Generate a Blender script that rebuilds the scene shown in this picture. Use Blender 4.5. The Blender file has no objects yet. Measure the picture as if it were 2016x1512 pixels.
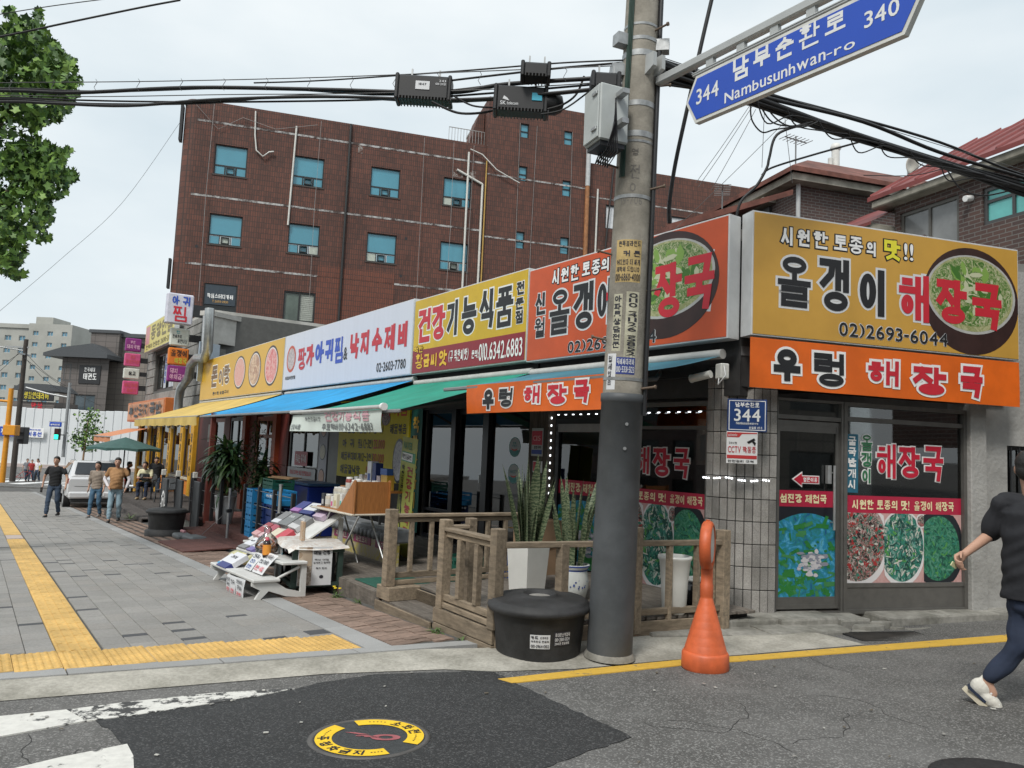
import bpy, math, random
import numpy as np
from mathutils import Vector, Matrix
random.seed(7)
SC = bpy.context.scene; COL = SC.collection
V = Vector; T = Matrix.Translation
def RZ(a): return Matrix.Rotation(math.radians(a), 4, 'Z')
def RX(a): return Matrix.Rotation(math.radians(a), 4, 'X')
def RY(a): return Matrix.Rotation(math.radians(a), 4, 'Y')

# -- camera
F = 1514.0; CX, CY = 1008.0, 756.0
ROLL = math.atan(.0435); PITCH = math.atan(132.9 / 1514)
CAMP = np.array([0, 0, 1.62])
fw = np.array([0, math.cos(PITCH), math.sin(PITCH)]); up0 = np.array([0, -math.sin(PITCH), math.cos(PITCH)]); rt0 = np.array([1., 0, 0])
cr = math.cos(ROLL) * rt0 + math.sin(ROLL) * up0
cu = -math.sin(ROLL) * rt0 + math.cos(ROLL) * up0
cam = bpy.data.cameras.new('camera'); cam_o = bpy.data.objects.new('camera', cam); COL.objects.link(cam_o)
cam.sensor_width = 36; cam.lens = 36 * F / 2016; cam.clip_end = 3000; cam.clip_start = .05
cam_o.matrix_world = Matrix(((cr[0], cu[0], -fw[0], 0), (cr[1], cu[1], -fw[1], 0), (cr[2], cu[2], -fw[2], 1.62), (0, 0, 0, 1)))
SC.camera = cam_o
# -- sky, sun, exposure
SUN_EL, SUN_AZ = 50.0, 205.0
w = bpy.data.worlds.new('World'); SC.world = w; w.use_nodes = True
nt = w.node_tree; bg = nt.nodes['Background']
sky = nt.nodes.new('ShaderNodeTexSky'); sky.sky_type = 'NISHITA'; sky.sun_disc = False
sky.sun_elevation = math.radians(SUN_EL); sky.sun_rotation = math.radians(SUN_AZ)
sky.air_density = 1.3; sky.dust_density = 4.0; sky.ozone_density = 1.5
sat = nt.nodes.new('ShaderNodeHueSaturation'); sat.inputs['Saturation'].default_value = .35
nt.links.new(sky.outputs[0], sat.inputs['Color'])
tc = nt.nodes.new('ShaderNodeTexCoord'); mp = nt.nodes.new('ShaderNodeMapping'); mp.inputs['Scale'].default_value = (1.2, 1.2, 3.2)
no = nt.nodes.new('ShaderNodeTexNoise'); no.inputs['Scale'].default_value = 1.7; no.inputs['Detail'].default_value = 5; no.inputs['Roughness'].default_value = .52
rp = nt.nodes.new('ShaderNodeValToRGB'); e = rp.color_ramp.elements
e[0].position = .32; e[0].color = (4.75, 5.45, 5.85, 1); e[1].position = .72; e[1].color = (6.6, 6.95, 7.05, 1)
nt.links.new(tc.outputs['Generated'], mp.inputs[0]); nt.links.new(mp.outputs[0], no.inputs['Vector']); nt.links.new(no.outputs[0], rp.inputs[0])
mx = nt.nodes.new('ShaderNodeMix'); mx.data_type = 'RGBA'; mx.inputs[0].default_value = .86
nt.links.new(sat.outputs[0], mx.inputs[6]); nt.links.new(rp.outputs[0], mx.inputs[7]); nt.links.new(mx.outputs[2], bg.inputs[0])
bg.inputs[1].default_value = .089
sl = bpy.data.lights.new('sun', 'SUN'); so = bpy.data.objects.new('sun', sl); COL.objects.link(so)
sl.energy = 1.5; sl.angle = math.radians(14); sl.color = (1, .965, .91)
az = math.radians(SUN_AZ); el = math.radians(SUN_EL)
sd = V((math.sin(az) * math.cos(el), math.cos(az) * math.cos(el), math.sin(el)))
so.rotation_euler = sd.to_track_quat('Z', 'Y').to_euler(); so.location = (0, 0, 30)
vs = SC.view_settings; vs.view_transform = 'Standard'; vs.look = 'None'; vs.exposure = .8; vs.gamma = 1; vs.use_curve_mapping = False
SC.cycles.max_bounces = 6; SC.cycles.transparent_max_bounces = 16; SC.cycles.use_denoising = True

# -- measuring frames
def ray(x, y):
    d = (x - CX) / F * cr - (y - CY) / F * cu + fw
    return d / np.linalg.norm(d)
def at(x, y, depth):
    d = (x - CX) / F * cr - (y - CY) / F * cu + fw
    return V(CAMP + d * depth)
def _hp(x, y, z):
    d = ray(x, y); return CAMP + d * ((z - CAMP[2]) / d[2])
def _unit(x, y):
    d = ray(x, y); d = np.array([d[0], d[1], 0]); return d / np.linalg.norm(d)
u1 = _unit(-45, 843); u2 = _unit(6100, 1110)
nA = np.array([-u1[1], u1[0], 0]); nB = np.array([u2[1], -u2[0], 0])
POLE = _hp(1200, 1285, 0); PB = _hp(1527, 1205, .06); G = .039
def _vp(x, y, P0, n):
    d = ray(x, y); return CAMP + d * (((P0 - CAMP)[:2] @ n[:2]) / (d[:2] @ n[:2]))
O = _vp(1457, 800, PB, nB); O[2] = 0
def mat4(o, X, Y, Z):
    return Matrix(((X[0], Y[0], Z[0], o[0]), (X[1], Y[1], Z[1], o[1]), (X[2], Y[2], Z[2], o[2]), (0, 0, 0, 1)))
UP = np.array([0, 0, 1.])
FA = mat4(O, -u1, -nA, UP)                               # main front: x to the viewer's right, y into the shops, z up
FB = mat4(O, u2, -nB, UP)
XG = np.append(-u1[:2], G); XG /= np.linalg.norm(XG)
OG = O + np.array([0, 0, -G * .45])
FG = mat4(OG, XG, -nA, np.cross(XG, -nA))
def A(x, y, t=0):
    P = _vp(x, y, O + nA * t, nA); return -(P - O) @ u1, P[2]
def B(x, y, t=0):
    P = _vp(x, y, O + nB * t, nB); return (P - O) @ u2, P[2]
def gz(s): return -G * (s + .45)
def pA(s, t, z): return V(O + u1 * s + nA * t + UP * z)
def pB(s, t, z): return V(O + u2 * s + nB * t + UP * z)
def b2a(sB, tB):
    P = O + u2 * sB + nB * tB - O; return P @ u1, P @ nA
AIN = FA.inverted()
def onG(x, y, dz=0):
    d = ray(x, y); t = (-G * ((CAMP - POLE)[:2] @ u1[:2]) + dz - CAMP[2]) / (d[2] + G * (d[:2] @ u1[:2]))
    P = CAMP + d * t - O; return P @ u1, P @ nA
def gA(s, t, dz=0, rz=0): return T(pA(s, t, gz(s) + dz)) @ FA.to_3x3().to_4x4() @ RZ(rz)
def fA(s, t, z, rz=0): return T(pA(s, t, z)) @ FA.to_3x3().to_4x4() @ RZ(rz)
def fB(s, t, z, rz=0): return T(pB(s, t, z)) @ FB.to_3x3().to_4x4() @ RZ(rz)

# -- mesh builder
class MB:
    def __init__(s): s.v = []; s.f = []; s.m = []; s.sm = []
    def add(s, vs, fs, mi=0, smooth=False, M=None):
        n = len(s.v)
        if M is not None: vs = [M @ V(p) for p in vs]
        s.v += [tuple(p) for p in vs]
        for f in fs: s.f.append(tuple(i + n for i in f)); s.m.append(mi); s.sm.append(smooth)
        return s
    def box(s, x0, y0, z0, x1, y1, z1, mi=0, c=0, M=None):
        x0, x1 = min(x0, x1), max(x0, x1); y0, y1 = min(y0, y1), max(y0, y1); z0, z1 = min(z0, z1), max(z0, z1)
        if not c:
            vs = [(x0,y0,z0),(x1,y0,z0),(x1,y1,z0),(x0,y1,z0),(x0,y0,z1),(x1,y0,z1),(x1,y1,z1),(x0,y1,z1)]
            return s.add(vs, [(3,2,1,0),(4,5,6,7),(0,1,5,4),(1,2,6,5),(2,3,7,6),(3,0,4,7)], mi, False, M)
        c = min(c, (x1-x0)*.45, (y1-y0)*.45, (z1-z0)*.45)
        vs = []; idx = {}
        for i, x in enumerate((x0, x1)):
            for j, y in enumerate((y0, y1)):
                for k, z in enumerate((z0, z1)):
                    ix, iy, iz = x + (c if i == 0 else -c), y + (c if j == 0 else -c), z + (c if k == 0 else -c)
                    idx[i,j,k,0] = len(vs); vs.append((x, iy, iz))
                    idx[i,j,k,1] = len(vs); vs.append((ix, y, iz))
                    idx[i,j,k,2] = len(vs); vs.append((ix, iy, z))
        g = lambda i, j, k, a: idx[i, j, k, a]
        fs = []
        fs += [(g(0,0,0,0),g(0,0,1,0),g(0,1,1,0),g(0,1,0,0)), (g(1,0,0,0),g(1,1,0,0),g(1,1,1,0),g(1,0,1,0))]
        fs += [(g(0,0,0,1),g(1,0,0,1),g(1,0,1,1),g(0,0,1,1)), (g(0,1,0,1),g(0,1,1,1),g(1,1,1,1),g(1,1,0,1))]
        fs += [(g(0,0,0,2),g(0,1,0,2),g(1,1,0,2),g(1,0,0,2)), (g(0,0,1,2),g(1,0,1,2),g(1,1,1,2),g(0,1,1,2))]
        for i in (0, 1):
            for j in (0, 1):
                q = (g(i,j,0,0),g(i,j,0,1),g(i,j,1,1),g(i,j,1,0)); fs.append(q if i == j else q[::-1])
                q = (g(i,0,j,0),g(i,1,j,0),g(i,1,j,2),g(i,0,j,2)); fs.append(q if i == j else q[::-1])
                q = (g(0,i,j,1),g(0,i,j,2),g(1,i,j,2),g(1,i,j,1)); fs.append(q if i == j else q[::-1])
                for k in (0, 1):
                    q = (g(i,j,k,0),g(i,j,k,2),g(i,j,k,1)); fs.append(q if (i+j+k) % 2 == 0 else q[::-1])
        return s.add(vs, fs, mi, False, M)
    def cyl(s, p0, p1, r0, r1=None, n=12, mi=0, caps=True, M=None, smooth=True):
        r1 = r0 if r1 is None else r1
        p0, p1 = V(p0), V(p1); d = (p1 - p0).normalized()
        a = d.orthogonal().normalized(); b = d.cross(a)
        vs = [p0 + (a * math.cos(q) + b * math.sin(q)) * r0 for q in (2*math.pi*i/n for i in range(n))]
        vs += [p1 + (a * math.cos(q) + b * math.sin(q)) * r1 for q in (2*math.pi*i/n for i in range(n))]
        s.add(vs, [(i, (i+1) % n, n + (i+1) % n, n + i) for i in range(n)], mi, smooth, M)
        if caps:
            if r0: s.add(vs[:n], [tuple(range(n))[::-1]], mi, False, M)
            if r1: s.add(vs[n:], [tuple(range(n))], mi, False, M)
        return s
    def tube(s, pts, r, n=6, mi=0, M=None):
        pts = [V(p) for p in pts]; vs = []; a = None
        for i, p in enumerate(pts):
            d = (pts[min(i+1, len(pts)-1)] - pts[max(i-1, 0)]).normalized()
            a = d.orthogonal().normalized() if a is None else (a - d * a.dot(d)).normalized()
            b = d.cross(a); rr = r(i / (len(pts)-1)) if callable(r) else r
            vs += [p + (a * math.cos(q) + b * math.sin(q)) * rr for q in (2*math.pi*k/n for k in range(n))]
        fs = [(i*n+k, i*n+(k+1) % n, (i+1)*n+(k+1) % n, (i+1)*n+k) for i in range(len(pts)-1) for k in range(n)]
        s.add(vs, fs, mi, True, M)
        s.add(vs[:n], [tuple(range(n))[::-1]], mi, False, M); return s.add(vs[-n:], [tuple(range(n))], mi, False, M)
    def lathe(s, prof, n=24, mi=0, M=None, smooth=True, cap=True):
        vs = [(r*math.cos(2*math.pi*k/n), r*math.sin(2*math.pi*k/n), z) for r, z in prof for k in range(n)]
        fs = [(i*n+k, i*n+(k+1) % n, (i+1)*n+(k+1) % n, (i+1)*n+k) for i in range(len(prof)-1) for k in range(n)]
        s.add(vs, fs, mi, smooth, M)
        if cap: s.add(vs[-n:], [tuple(range(n))], mi, False, M); s.add(vs[:n], [tuple(range(n))[::-1]], mi, False, M)
        return s
    def grid(s, fn, nu, nv, mi=0, smooth=True, M=None):
        vs = [fn(i / nu, j / nv) for j in range(nv+1) for i in range(nu+1)]
        fs = [(j*(nu+1)+i, j*(nu+1)+i+1, (j+1)*(nu+1)+i+1, (j+1)*(nu+1)+i) for j in range(nv) for i in range(nu)]
        return s.add(vs, fs, mi, smooth, M)
    def poly(s, pts, mi=0, M=None): return s.add(pts, [tuple(range(len(pts)))], mi, False, M)
    def prism(s, pts, y0, y1, mi=0, M=None):
        n = len(pts)
        s.add([(x, y0, z) for x, z in pts] + [(x, y1, z) for x, z in pts],
              [tuple(range(n)), tuple(range(2*n-1, n-1, -1))] + [(i, n+i, n+(i+1) % n, (i+1) % n) for i in range(n)], mi, False, M)
        return s
    def slab(s, pts, z0, z1, mi=0, M=None):
        n = len(pts)
        return s.add([(x, y, z1) for x, y in pts] + [(x, y, z0) for x, y in pts],
              [tuple(range(n)), tuple(range(2*n-1, n-1, -1))] + [(i, n+i, n+(i+1) % n, (i+1) % n) for i in range(n)], mi, False, M)
    def disc(s, x, z, rx, rz, y, n=32, mi=0, M=None, r0=0):
        if r0: return s.add([(x+rx*k*math.cos(q), y, z+rz*k*math.sin(q)) for k in (1, r0) for q in (2*math.pi*i/n for i in range(n))], [(i, (i+1) % n, n+(i+1) % n, n+i) for i in range(n)], mi, False, M)
        return s.poly([(x + rx*math.cos(2*math.pi*i/n), y, z + rz*math.sin(2*math.pi*i/n)) for i in range(n)], mi, M)
    def mesh(s, name):
        me = bpy.data.meshes.new(name); me.from_pydata(s.v, [], s.f)
        me.polygons.foreach_set('material_index', s.m); me.polygons.foreach_set('use_smooth', s.sm); me.update(); return me
def ob(name, g, mats, par=None, M=None, label=None, cat=None, group=None, kind=None):
    me = g.mesh(name) if isinstance(g, MB) else g
    if not me.materials:
        for m in (mats if isinstance(mats, (list, tuple)) else [mats]): me.materials.append(m)
    o = bpy.data.objects.new(name, me); COL.objects.link(o)
    if par is not None: o.parent = par
    if M is not None: o.matrix_basis = M
    return tag(o, label, cat, group, kind)
def tag(o, label=None, cat=None, group=None, kind=None):
    for k, v in (('label', label), ('category', cat), ('group', group), ('kind', kind)):
        if v: o[k] = v
    return o
def thing(name, label, cat, M, group=None):
    o = bpy.data.objects.new(name, None); COL.objects.link(o); o.matrix_basis = M; o.empty_display_size = .1
    return tag(o, label, cat, group)
def ctree(o, par=None, M=None, label=None):
    c = o.copy(); COL.objects.link(c); c.parent = par
    if M is not None: c.matrix_basis = M
    if label: c['label'] = label
    for ch in list(o.children): ctree(ch, c)
    return c

CONS = {'ㄱ': [[(0, 1), (1, 1), (.9, 0)]], 'ㄱv': [[(0, 1), (.95, 1), (.82, .45), (.1, 0)]], 'ㄴ': [[(0, 1), (0, 0), (1, 0)]], 'ㄷ': [[(1, 1), (0, 1), (0, 0), (1, 0)]],
    'ㄹ': [[(0, 1), (1, 1), (1, .5), (0, .5), (0, 0), (1, 0)]], 'ㅁ': [[(0, 0), (0, 1), (1, 1), (1, 0), (0, 0)]], 'ㅂ': [[(0, 1), (0, 0), (1, 0), (1, 1)], [(0, .5), (1, .5)]],
    'ㅅ': [[(.5, 1), (.44, .55), (0, 0)], [(.48, .58), (1, 0)]], 'ㅇ': ['o'], 'ㅈ': [[(0, 1), (1, 1)], [(.5, 1), (.42, .5), (0, 0)], [(.47, .5), (1, 0)]],
    'ㅊ': [[(.3, 1), (.7, 1)], [(0, .74), (1, .74)], [(.5, .74), (.42, .38), (0, 0)], [(.47, .38), (1, 0)]], 'ㅋ': [[(0, 1), (1, 1), (.9, 0)], [(.05, .52), (.95, .52)]],
    'ㅌ': [[(1, 1), (0, 1), (0, 0), (1, 0)], [(0, .5), (1, .5)]], 'ㅍ': [[(0, 1), (1, 1)], [(.28, 1), (.28, 0)], [(.72, 1), (.72, 0)], [(0, 0), (1, 0)]], 'ㅎ': [[(.28, 1), (.72, 1)], [(0, .72), (1, .72)], 'h']}
INI = 'ㄱㄲㄴㄷㄸㄹㅁㅂㅃㅅㅆㅇㅈㅉㅊㅋㅌㅍㅎ'; MED = 'ㅏㅐㅑㅒㅓㅔㅕㅖㅗㅘㅙㅚㅛㅜㅝㅞㅟㅠㅡㅢㅣ'
FIN = ['', 'ㄱ', 'ㄲ', 'ㄱㅅ', 'ㄴ', 'ㄴㅈ', 'ㄴㅎ', 'ㄷ', 'ㄹ', 'ㄹㄱ', 'ㄹㅁ', 'ㄹㅂ', 'ㄹㅅ', 'ㄹㅌ', 'ㄹㅍ', 'ㄹㅎ', 'ㅁ', 'ㅂ', 'ㅂㅅ', 'ㅅ', 'ㅆ', 'ㅇ', 'ㅈ', 'ㅊ', 'ㅋ', 'ㅌ', 'ㅍ', 'ㅎ']
DBL = {'ㄲ': 'ㄱ', 'ㄸ': 'ㄷ', 'ㅃ': 'ㅂ', 'ㅆ': 'ㅅ', 'ㅉ': 'ㅈ'}
VERT = {'ㅏ': [[(.3, 0), (.3, 1)], [(.3, .5), (1, .5)]], 'ㅑ': [[(.3, 0), (.3, 1)], [(.3, .64), (1, .64)], [(.3, .36), (1, .36)]], 'ㅣ': [[(.6, 0), (.6, 1)]], 'ㅓ': [[(.85, 0), (.85, 1)], [(0, .5), (.85, .5)]],
    'ㅕ': [[(.85, 0), (.85, 1)], [(0, .64), (.85, .64)], [(0, .36), (.85, .36)]], 'ㅐ': [[(.2, .04), (.2, .96)], [(.92, 0), (.92, 1)], [(.2, .5), (.92, .5)]], 'ㅔ': [[(.45, .04), (.45, .96)], [(.98, 0), (.98, 1)], [(-.1, .5), (.45, .5)]],
    'ㅖ': [[(.45, .04), (.45, .96)], [(.98, 0), (.98, 1)], [(-.1, .62), (.45, .62)], [(-.1, .4), (.45, .4)]], 'ㅒ': [[(.2, .04), (.2, .96)], [(.92, 0), (.92, 1)], [(.2, .62), (.92, .62)], [(.2, .4), (.92, .4)]]}
HORZ = {'ㅗ': [[(0, 0), (1, 0)], [(.5, 0), (.5, 1)]], 'ㅛ': [[(0, 0), (1, 0)], [(.32, 0), (.32, 1)], [(.68, 0), (.68, 1)]], 'ㅜ': [[(0, .9), (1, .9)], [(.5, .9), (.5, 0)]], 'ㅠ': [[(0, .9), (1, .9)], [(.32, .9), (.32, 0)], [(.68, .9), (.68, 0)]], 'ㅡ': [[(0, .4), (1, .4)]]}
COMP = {'ㅘ': 'ㅗㅏ', 'ㅙ': 'ㅗㅐ', 'ㅚ': 'ㅗㅣ', 'ㅝ': 'ㅜㅓ', 'ㅞ': 'ㅜㅔ', 'ㅟ': 'ㅜㅣ', 'ㅢ': 'ㅡㅣ'}
def _put(strokes, bx):
    x0, y0, x1, y1 = bx; out = []
    for st in strokes:
        if st == 'o': out.append(('o', (x0+x1)/2, (y0+y1)/2, (x1-x0)/2, (y1-y0)/2))
        elif st == 'h': out.append(('o', (x0+x1)/2, y0 + (y1-y0)*.23, (x1-x0)*.36, (y1-y0)*.23))
        else: out.append([(x0 + (x1-x0)*x, y0 + (y1-y0)*y) for x, y in st])
    return out
def _cons(c, bx, v=False):
    x0, y0, x1, y1 = bx; m = (x0+x1)/2
    if c in DBL: c = DBL[c]; return _cons(c, (x0, y0, m - .04, y1), v) + _cons(c, (m + .04, y0, x1, y1), v)
    if len(c) == 2: return _cons(c[0], (x0, y0, m - .05, y1)) + _cons(c[1], (m + .05, y0, x1, y1))
    return _put(CONS['ㄱv' if c == 'ㄱ' and v else c], bx)
_SY = {}
def syllable(ch):
    if ch in _SY: return _SY[ch]
    k = ord(ch) - 0xAC00; i, m, f = INI[k // 588], MED[k // 28 % 21], FIN[k % 28]
    wd_ = .07 if m in 'ㅐㅔㅒㅖ' else 0
    if m in VERT:
        st = _cons(i, (.0, .52, .5 - wd_, .98) if f else (.0, .16, .5 - wd_, .9), True) + _put(VERT[m], (.6 - wd_*.7, .44, 1, 1) if f else (.6 - wd_*.7, 0, 1, 1)); fb = (.16, 0, .95, .30)
    elif m in HORZ:
        st = _cons(i, (.14, .73, .86, 1) if f else (.14, .52, .86, 1)) + _put(HORZ[m], (0, .47, 1, .62) if f else (0, .04, 1, .40)); fb = (.12, 0, .88, .33)
    else:
        a, b = COMP[m]; st = _cons(i, (.04, .70, .54, 1) if f else (.04, .54, .54, .98)) + _put(HORZ[a], (0, .42, .62, .58) if f else (0, .16, .62, .42)) + _put(VERT[b], (.72, .38, 1, 1) if f else (.72, 0, 1, 1)); fb = (.18, 0, .95, .27)
    if f: st = st + _cons(f, fb)
    bars = {'ㄱ': 1, 'ㄴ': 1, 'ㄹ': 3, 'ㅅ': 1.5, 'ㅆ': 2, 'ㅊ': 3, 'ㅌ': 3, 'ㅎ': 3.5, 'ㄲ': 1.5, 'ㅉ': 3}
    nb_ = bars.get(i, 2) + (0 if m in VERT else 1) + (bars.get(f[0], 2) if f else 0)
    _SY[ch] = (st, min(1.0, 3.9 / nb_) * (.86 if (m in 'ㅐㅔㅖㅒㅙㅞ' or i in DBL) else 1)); return _SY[ch]
_TC = {}
_tcu = bpy.data.curves.new('lettering', 'FONT'); _tob = bpy.data.objects.new('lettering', _tcu)
_tsc = bpy.data.scenes.new('lettering'); _tsc.collection.objects.link(_tob); _tvl = _tsc.view_layers[0]; _tcu.resolution_u = 3
def latin(c):
    if c not in _TC:
        _tcu.body = c; _tvl.update(); me = bpy.data.meshes.new_from_object(_tob.evaluated_get(_tvl.depsgraph))
        vs = np.array([v.co[:2] for v in me.vertices]).reshape(-1, 2); fs = [tuple(p.vertices) for p in me.polygons]; bpy.data.meshes.remove(me); _TC[c] = (vs, fs)
    return _TC[c]
def _strip(mb, P, w, y, mi, M):
    P = [V((a, b)) for a, b in P]; n = len(P); closed = (P[0] - P[-1]).length < 1e-6
    if closed: P = P[:-1]; n -= 1
    vs = []
    for i in range(n):
        a = P[i-1] if (i or closed) else None; b = P[(i+1) % n] if (i < n-1 or closed) else None
        d1 = (P[i] - a).normalized() if a is not None else None; d2 = (b - P[i]).normalized() if b is not None else None
        p = P[i]
        if d1 is None: d1 = d2; p = p - d2 * w * .5
        if d2 is None: d2 = d1; p = p + d1 * w * .5
        n1 = V((-d1.y, d1.x)); n2 = V((-d2.y, d2.x)); mm = (n1 + n2); mm = mm.normalized() if mm.length > 1e-4 else n1
        k = w * .5 / max(.42, mm.dot(n1)); vs += [(p.x + mm.x*k, y, p.y + mm.y*k), (p.x - mm.x*k, y, p.y - mm.y*k)]
    m = n if closed else n - 1
    mb.add(vs, [(2*i, 2*i+1, (2*i+3) % (2*n), (2*i+2) % (2*n)) for i in range(m)], mi, False, M)
def text(mb, body, x0, z0, x1, z1, y=0, bold=0, mi=0, M=None, slant=0, vert=False, out=0, wt=.115):
    if vert:
        h = (z1 - z0) / len(body)
        for i, c in enumerate(body):
            if c != ' ': text(mb, c, x0, z1 - (i + .9) * h, x1, z1 - (i + .06) * h, y, bold, mi, M, slant, False, out, wt)
        return mb
    adv = []; x = 0
    for c in body:
        if c == ' ': x += .38; continue
        if 0xAC00 <= ord(c) <= 0xD7A3: adv.append((c, x, 1.0)); x += 1.14
        else:
            vs = latin(c)[0]
            if not len(vs): x += .3; continue
            wd = (vs[:, 0].max() - vs[:, 0].min()) * 1.18; adv.append((c, x, wd)); x += wd + .13
    if not adv: return mb
    tot = adv[-1][1] + adv[-1][2]; sx = (x1 - x0) / tot; H = z1 - z0; bd = min(bold, .032 * H, .03 * sx); ns = 0
    for ci, (c, ax, wd) in enumerate(adv):
        ns = (ci % 2) * .5
        cx0 = x0 + ax * sx; cw = wd * sx
        if 0xAC00 <= ord(c) <= 0xD7A3:
            st, k = syllable(c); w0 = wt * min(H, cw * 1.15) * k; ww = w0 + 2 * bd * k + 2 * out; i_ = w0 * .5 + bd * k
            fx = lambda u: cx0 + i_ + u * (cw - 2*i_); fz = lambda v: z0 + i_ + v * (H - 2*i_)
            for q in st:
                yy = y - ns * .00014; ns += 1
                if q[0] == 'o':
                    n = 20; X, Z = fx(q[1]), fz(q[2]); RX_, RZ_ = q[3]*(cw-2*i_), q[4]*(H-2*i_); pts = []
                    for e_ in (1, -1): pts += [(X + (max(.002, RX_ - w0*.15) + e_*ww*.5)*math.cos(2*math.pi*j/n), Z + (max(.002, RZ_ - w0*.15) + e_*ww*.5)*math.sin(2*math.pi*j/n)) for j in range(n)] if e_ > 0 else [(X + max(0, RX_ - w0*.15 - ww*.5)*math.cos(2*math.pi*j/n), Z + max(0, RZ_ - w0*.15 - ww*.5)*math.sin(2*math.pi*j/n)) for j in range(n)]
                    mb.add([(a + (b - z0)*slant, yy, b) for a, b in pts], [(j, (j+1) % n, n + (j+1) % n, n + j) for j in range(n)], mi, False, M)
                else: _strip(mb, [(fx(a) + (fz(b) - z0)*slant, fz(b)) for a, b in q], ww, yy, mi, M)
        else:
            vs, fs = latin(c); lo, hi = vs.min(0), vs.max(0); r = bd * .6 + out
            hh = H if (c.isalnum() or c in '()!&☆') else H * min(1, (hi[1] - lo[1]) / .72); zb = z0 if c != '-' and c != '~' else z0 + H*.42
            if c.islower() and c not in 'bdfhkltipqgyj': hh = H * .76
            p = (vs - lo) / np.maximum(hi - lo, 1e-6) * np.array([cw, hh]) + np.array([cx0, zb])
            offs = [(0, 0)] + ([(r*math.cos(2*math.pi*j/8 + .4), r*math.sin(2*math.pi*j/8 + .4)) for j in range(8)] if r > 0 else [])
            if r > .05 * H: offs += [(a*.5, b*.5) for a, b in offs[1:]]
            for dx, dz in offs: mb.add([(a + dx + (b - z0)*slant, y - ns*.00014, b + dz) for a, b in p], fs, mi, False, M); ns += 1
    return mb

# -- materials
def _n(nt, t, **k):
    n = nt.nodes.new('ShaderNode' + t)
    for a, b in k.items():
        if a in n.inputs: n.inputs[a].default_value = b
        else: setattr(n, a, b)
    return n
MATS = {}
def mat(name, col, rough=.6, metal=0, var=.12, scale=6, bump=0, bscale=60, rnd=0, dirt=0, dscale=1.2, spec=.5, emit=0, coat=0, wood=None, streak=0, obj=False):
    if name in MATS: return MATS[name]
    m = bpy.data.materials.new(name); m.use_nodes = True; nt = m.node_tree; L = nt.links.new
    p = nt.nodes['Principled BSDF']; p.inputs['Roughness'].default_value = rough; p.inputs['Metallic'].default_value = metal
    p.inputs['Specular IOR Level'].default_value = spec; p.inputs['Coat Weight'].default_value = coat
    if emit: p.inputs['Emission Color'].default_value = (*col, 1); p.inputs['Emission Strength'].default_value = emit
    geo = nt.nodes.new('ShaderNodeTexCoord' if obj else 'ShaderNodeNewGeometry'); pos = geo.outputs['Object' if obj else 'Position']
    if wood or streak:
        mp = _n(nt, 'Mapping'); mp.inputs['Scale'].default_value = wood or (6, 6, .5); L(pos, mp.inputs[0]); pos2 = mp.outputs[0]
    else: pos2 = pos
    no = _n(nt, 'TexNoise', Scale=scale, Detail=4.0, Roughness=.6); L(pos2, no.inputs['Vector'])
    rp = _n(nt, 'ValToRGB'); el = rp.color_ramp.elements
    el[0].position = .3; el[1].position = .7
    el[0].color = (*[max(0, c * (1 - var)) for c in col], 1); el[1].color = (*[min(1, c * (1 + var)) for c in col], 1)
    L(no.outputs[0], rp.inputs[0]); out = rp.outputs[0]
    if rnd:
        oi = _n(nt, 'ObjectInfo'); mr = _n(nt, 'MapRange'); mr.inputs['To Min'].default_value = 1 - rnd; mr.inputs['To Max'].default_value = 1 + rnd
        L(oi.outputs['Random'], mr.inputs['Value']); mm = _n(nt, 'Mix', data_type='RGBA', blend_type='MULTIPLY'); mm.inputs[0].default_value = 1
        cb = _n(nt, 'CombineColor'); [L(mr.outputs[0], cb.inputs[i]) for i in range(3)]
        L(out, mm.inputs[6]); L(cb.outputs[0], mm.inputs[7]); out = mm.outputs[2]
    if dirt:
        n2 = _n(nt, 'TexNoise', Scale=dscale, Detail=5.0, Roughness=.65); L(pos, n2.inputs['Vector'])
        r2 = _n(nt, 'ValToRGB'); r2.color_ramp.elements[0].position = .38; r2.color_ramp.elements[1].position = .62
        r2.color_ramp.elements[0].color = (1 - dirt, 1 - dirt, 1 - dirt * 1.05, 1); r2.color_ramp.elements[1].color = (1, 1, 1, 1)
        L(n2.outputs[0], r2.inputs[0]); mm = _n(nt, 'Mix', data_type='RGBA', blend_type='MULTIPLY'); mm.inputs[0].default_value = 1
        L(out, mm.inputs[6]); L(r2.outputs[0], mm.inputs[7]); out = mm.outputs[2]
    L(out, p.inputs['Base Color'])
    if bump:
        nb = _n(nt, 'TexNoise', Scale=bscale, Detail=3.0); L(pos2, nb.inputs['Vector'])
        bp = _n(nt, 'Bump', Strength=bump, Distance=.01); L(nb.outputs[0], bp.inputs['Height']); L(bp.outputs[0], p.inputs['Normal'])
    MATS[name] = m; return m
def ink(name, col, rough=.45, var=.04): return mat('ink_' + name, col, rough, var=var, scale=3)
def glass(name, tint=(.9, .95, .95), refl=1.45, alpha=.25):
    if name in MATS: return MATS[name]
    m = bpy.data.materials.new(name); m.use_nodes = True; nt = m.node_tree; nt.nodes.clear(); L = nt.links.new
    o = _n(nt, 'OutputMaterial'); tr = _n(nt, 'BsdfTransparent', Color=(*tint, 1)); gl = _n(nt, 'BsdfGlossy', Roughness=.02)
    fr = _n(nt, 'Fresnel', IOR=refl); mr = _n(nt, 'MapRange'); mr.inputs['To Min'].default_value = alpha * .3; mr.inputs['To Max'].default_value = 1
    mxs = _n(nt, 'MixShader'); L(fr.outputs[0], mr.inputs['Value']); L(mr.outputs[0], mxs.inputs[0]); L(tr.outputs[0], mxs.inputs[1]); L(gl.outputs[0], mxs.inputs[2]); L(mxs.outputs[0], o.inputs[0])
    MATS[name] = m; return m
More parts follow.
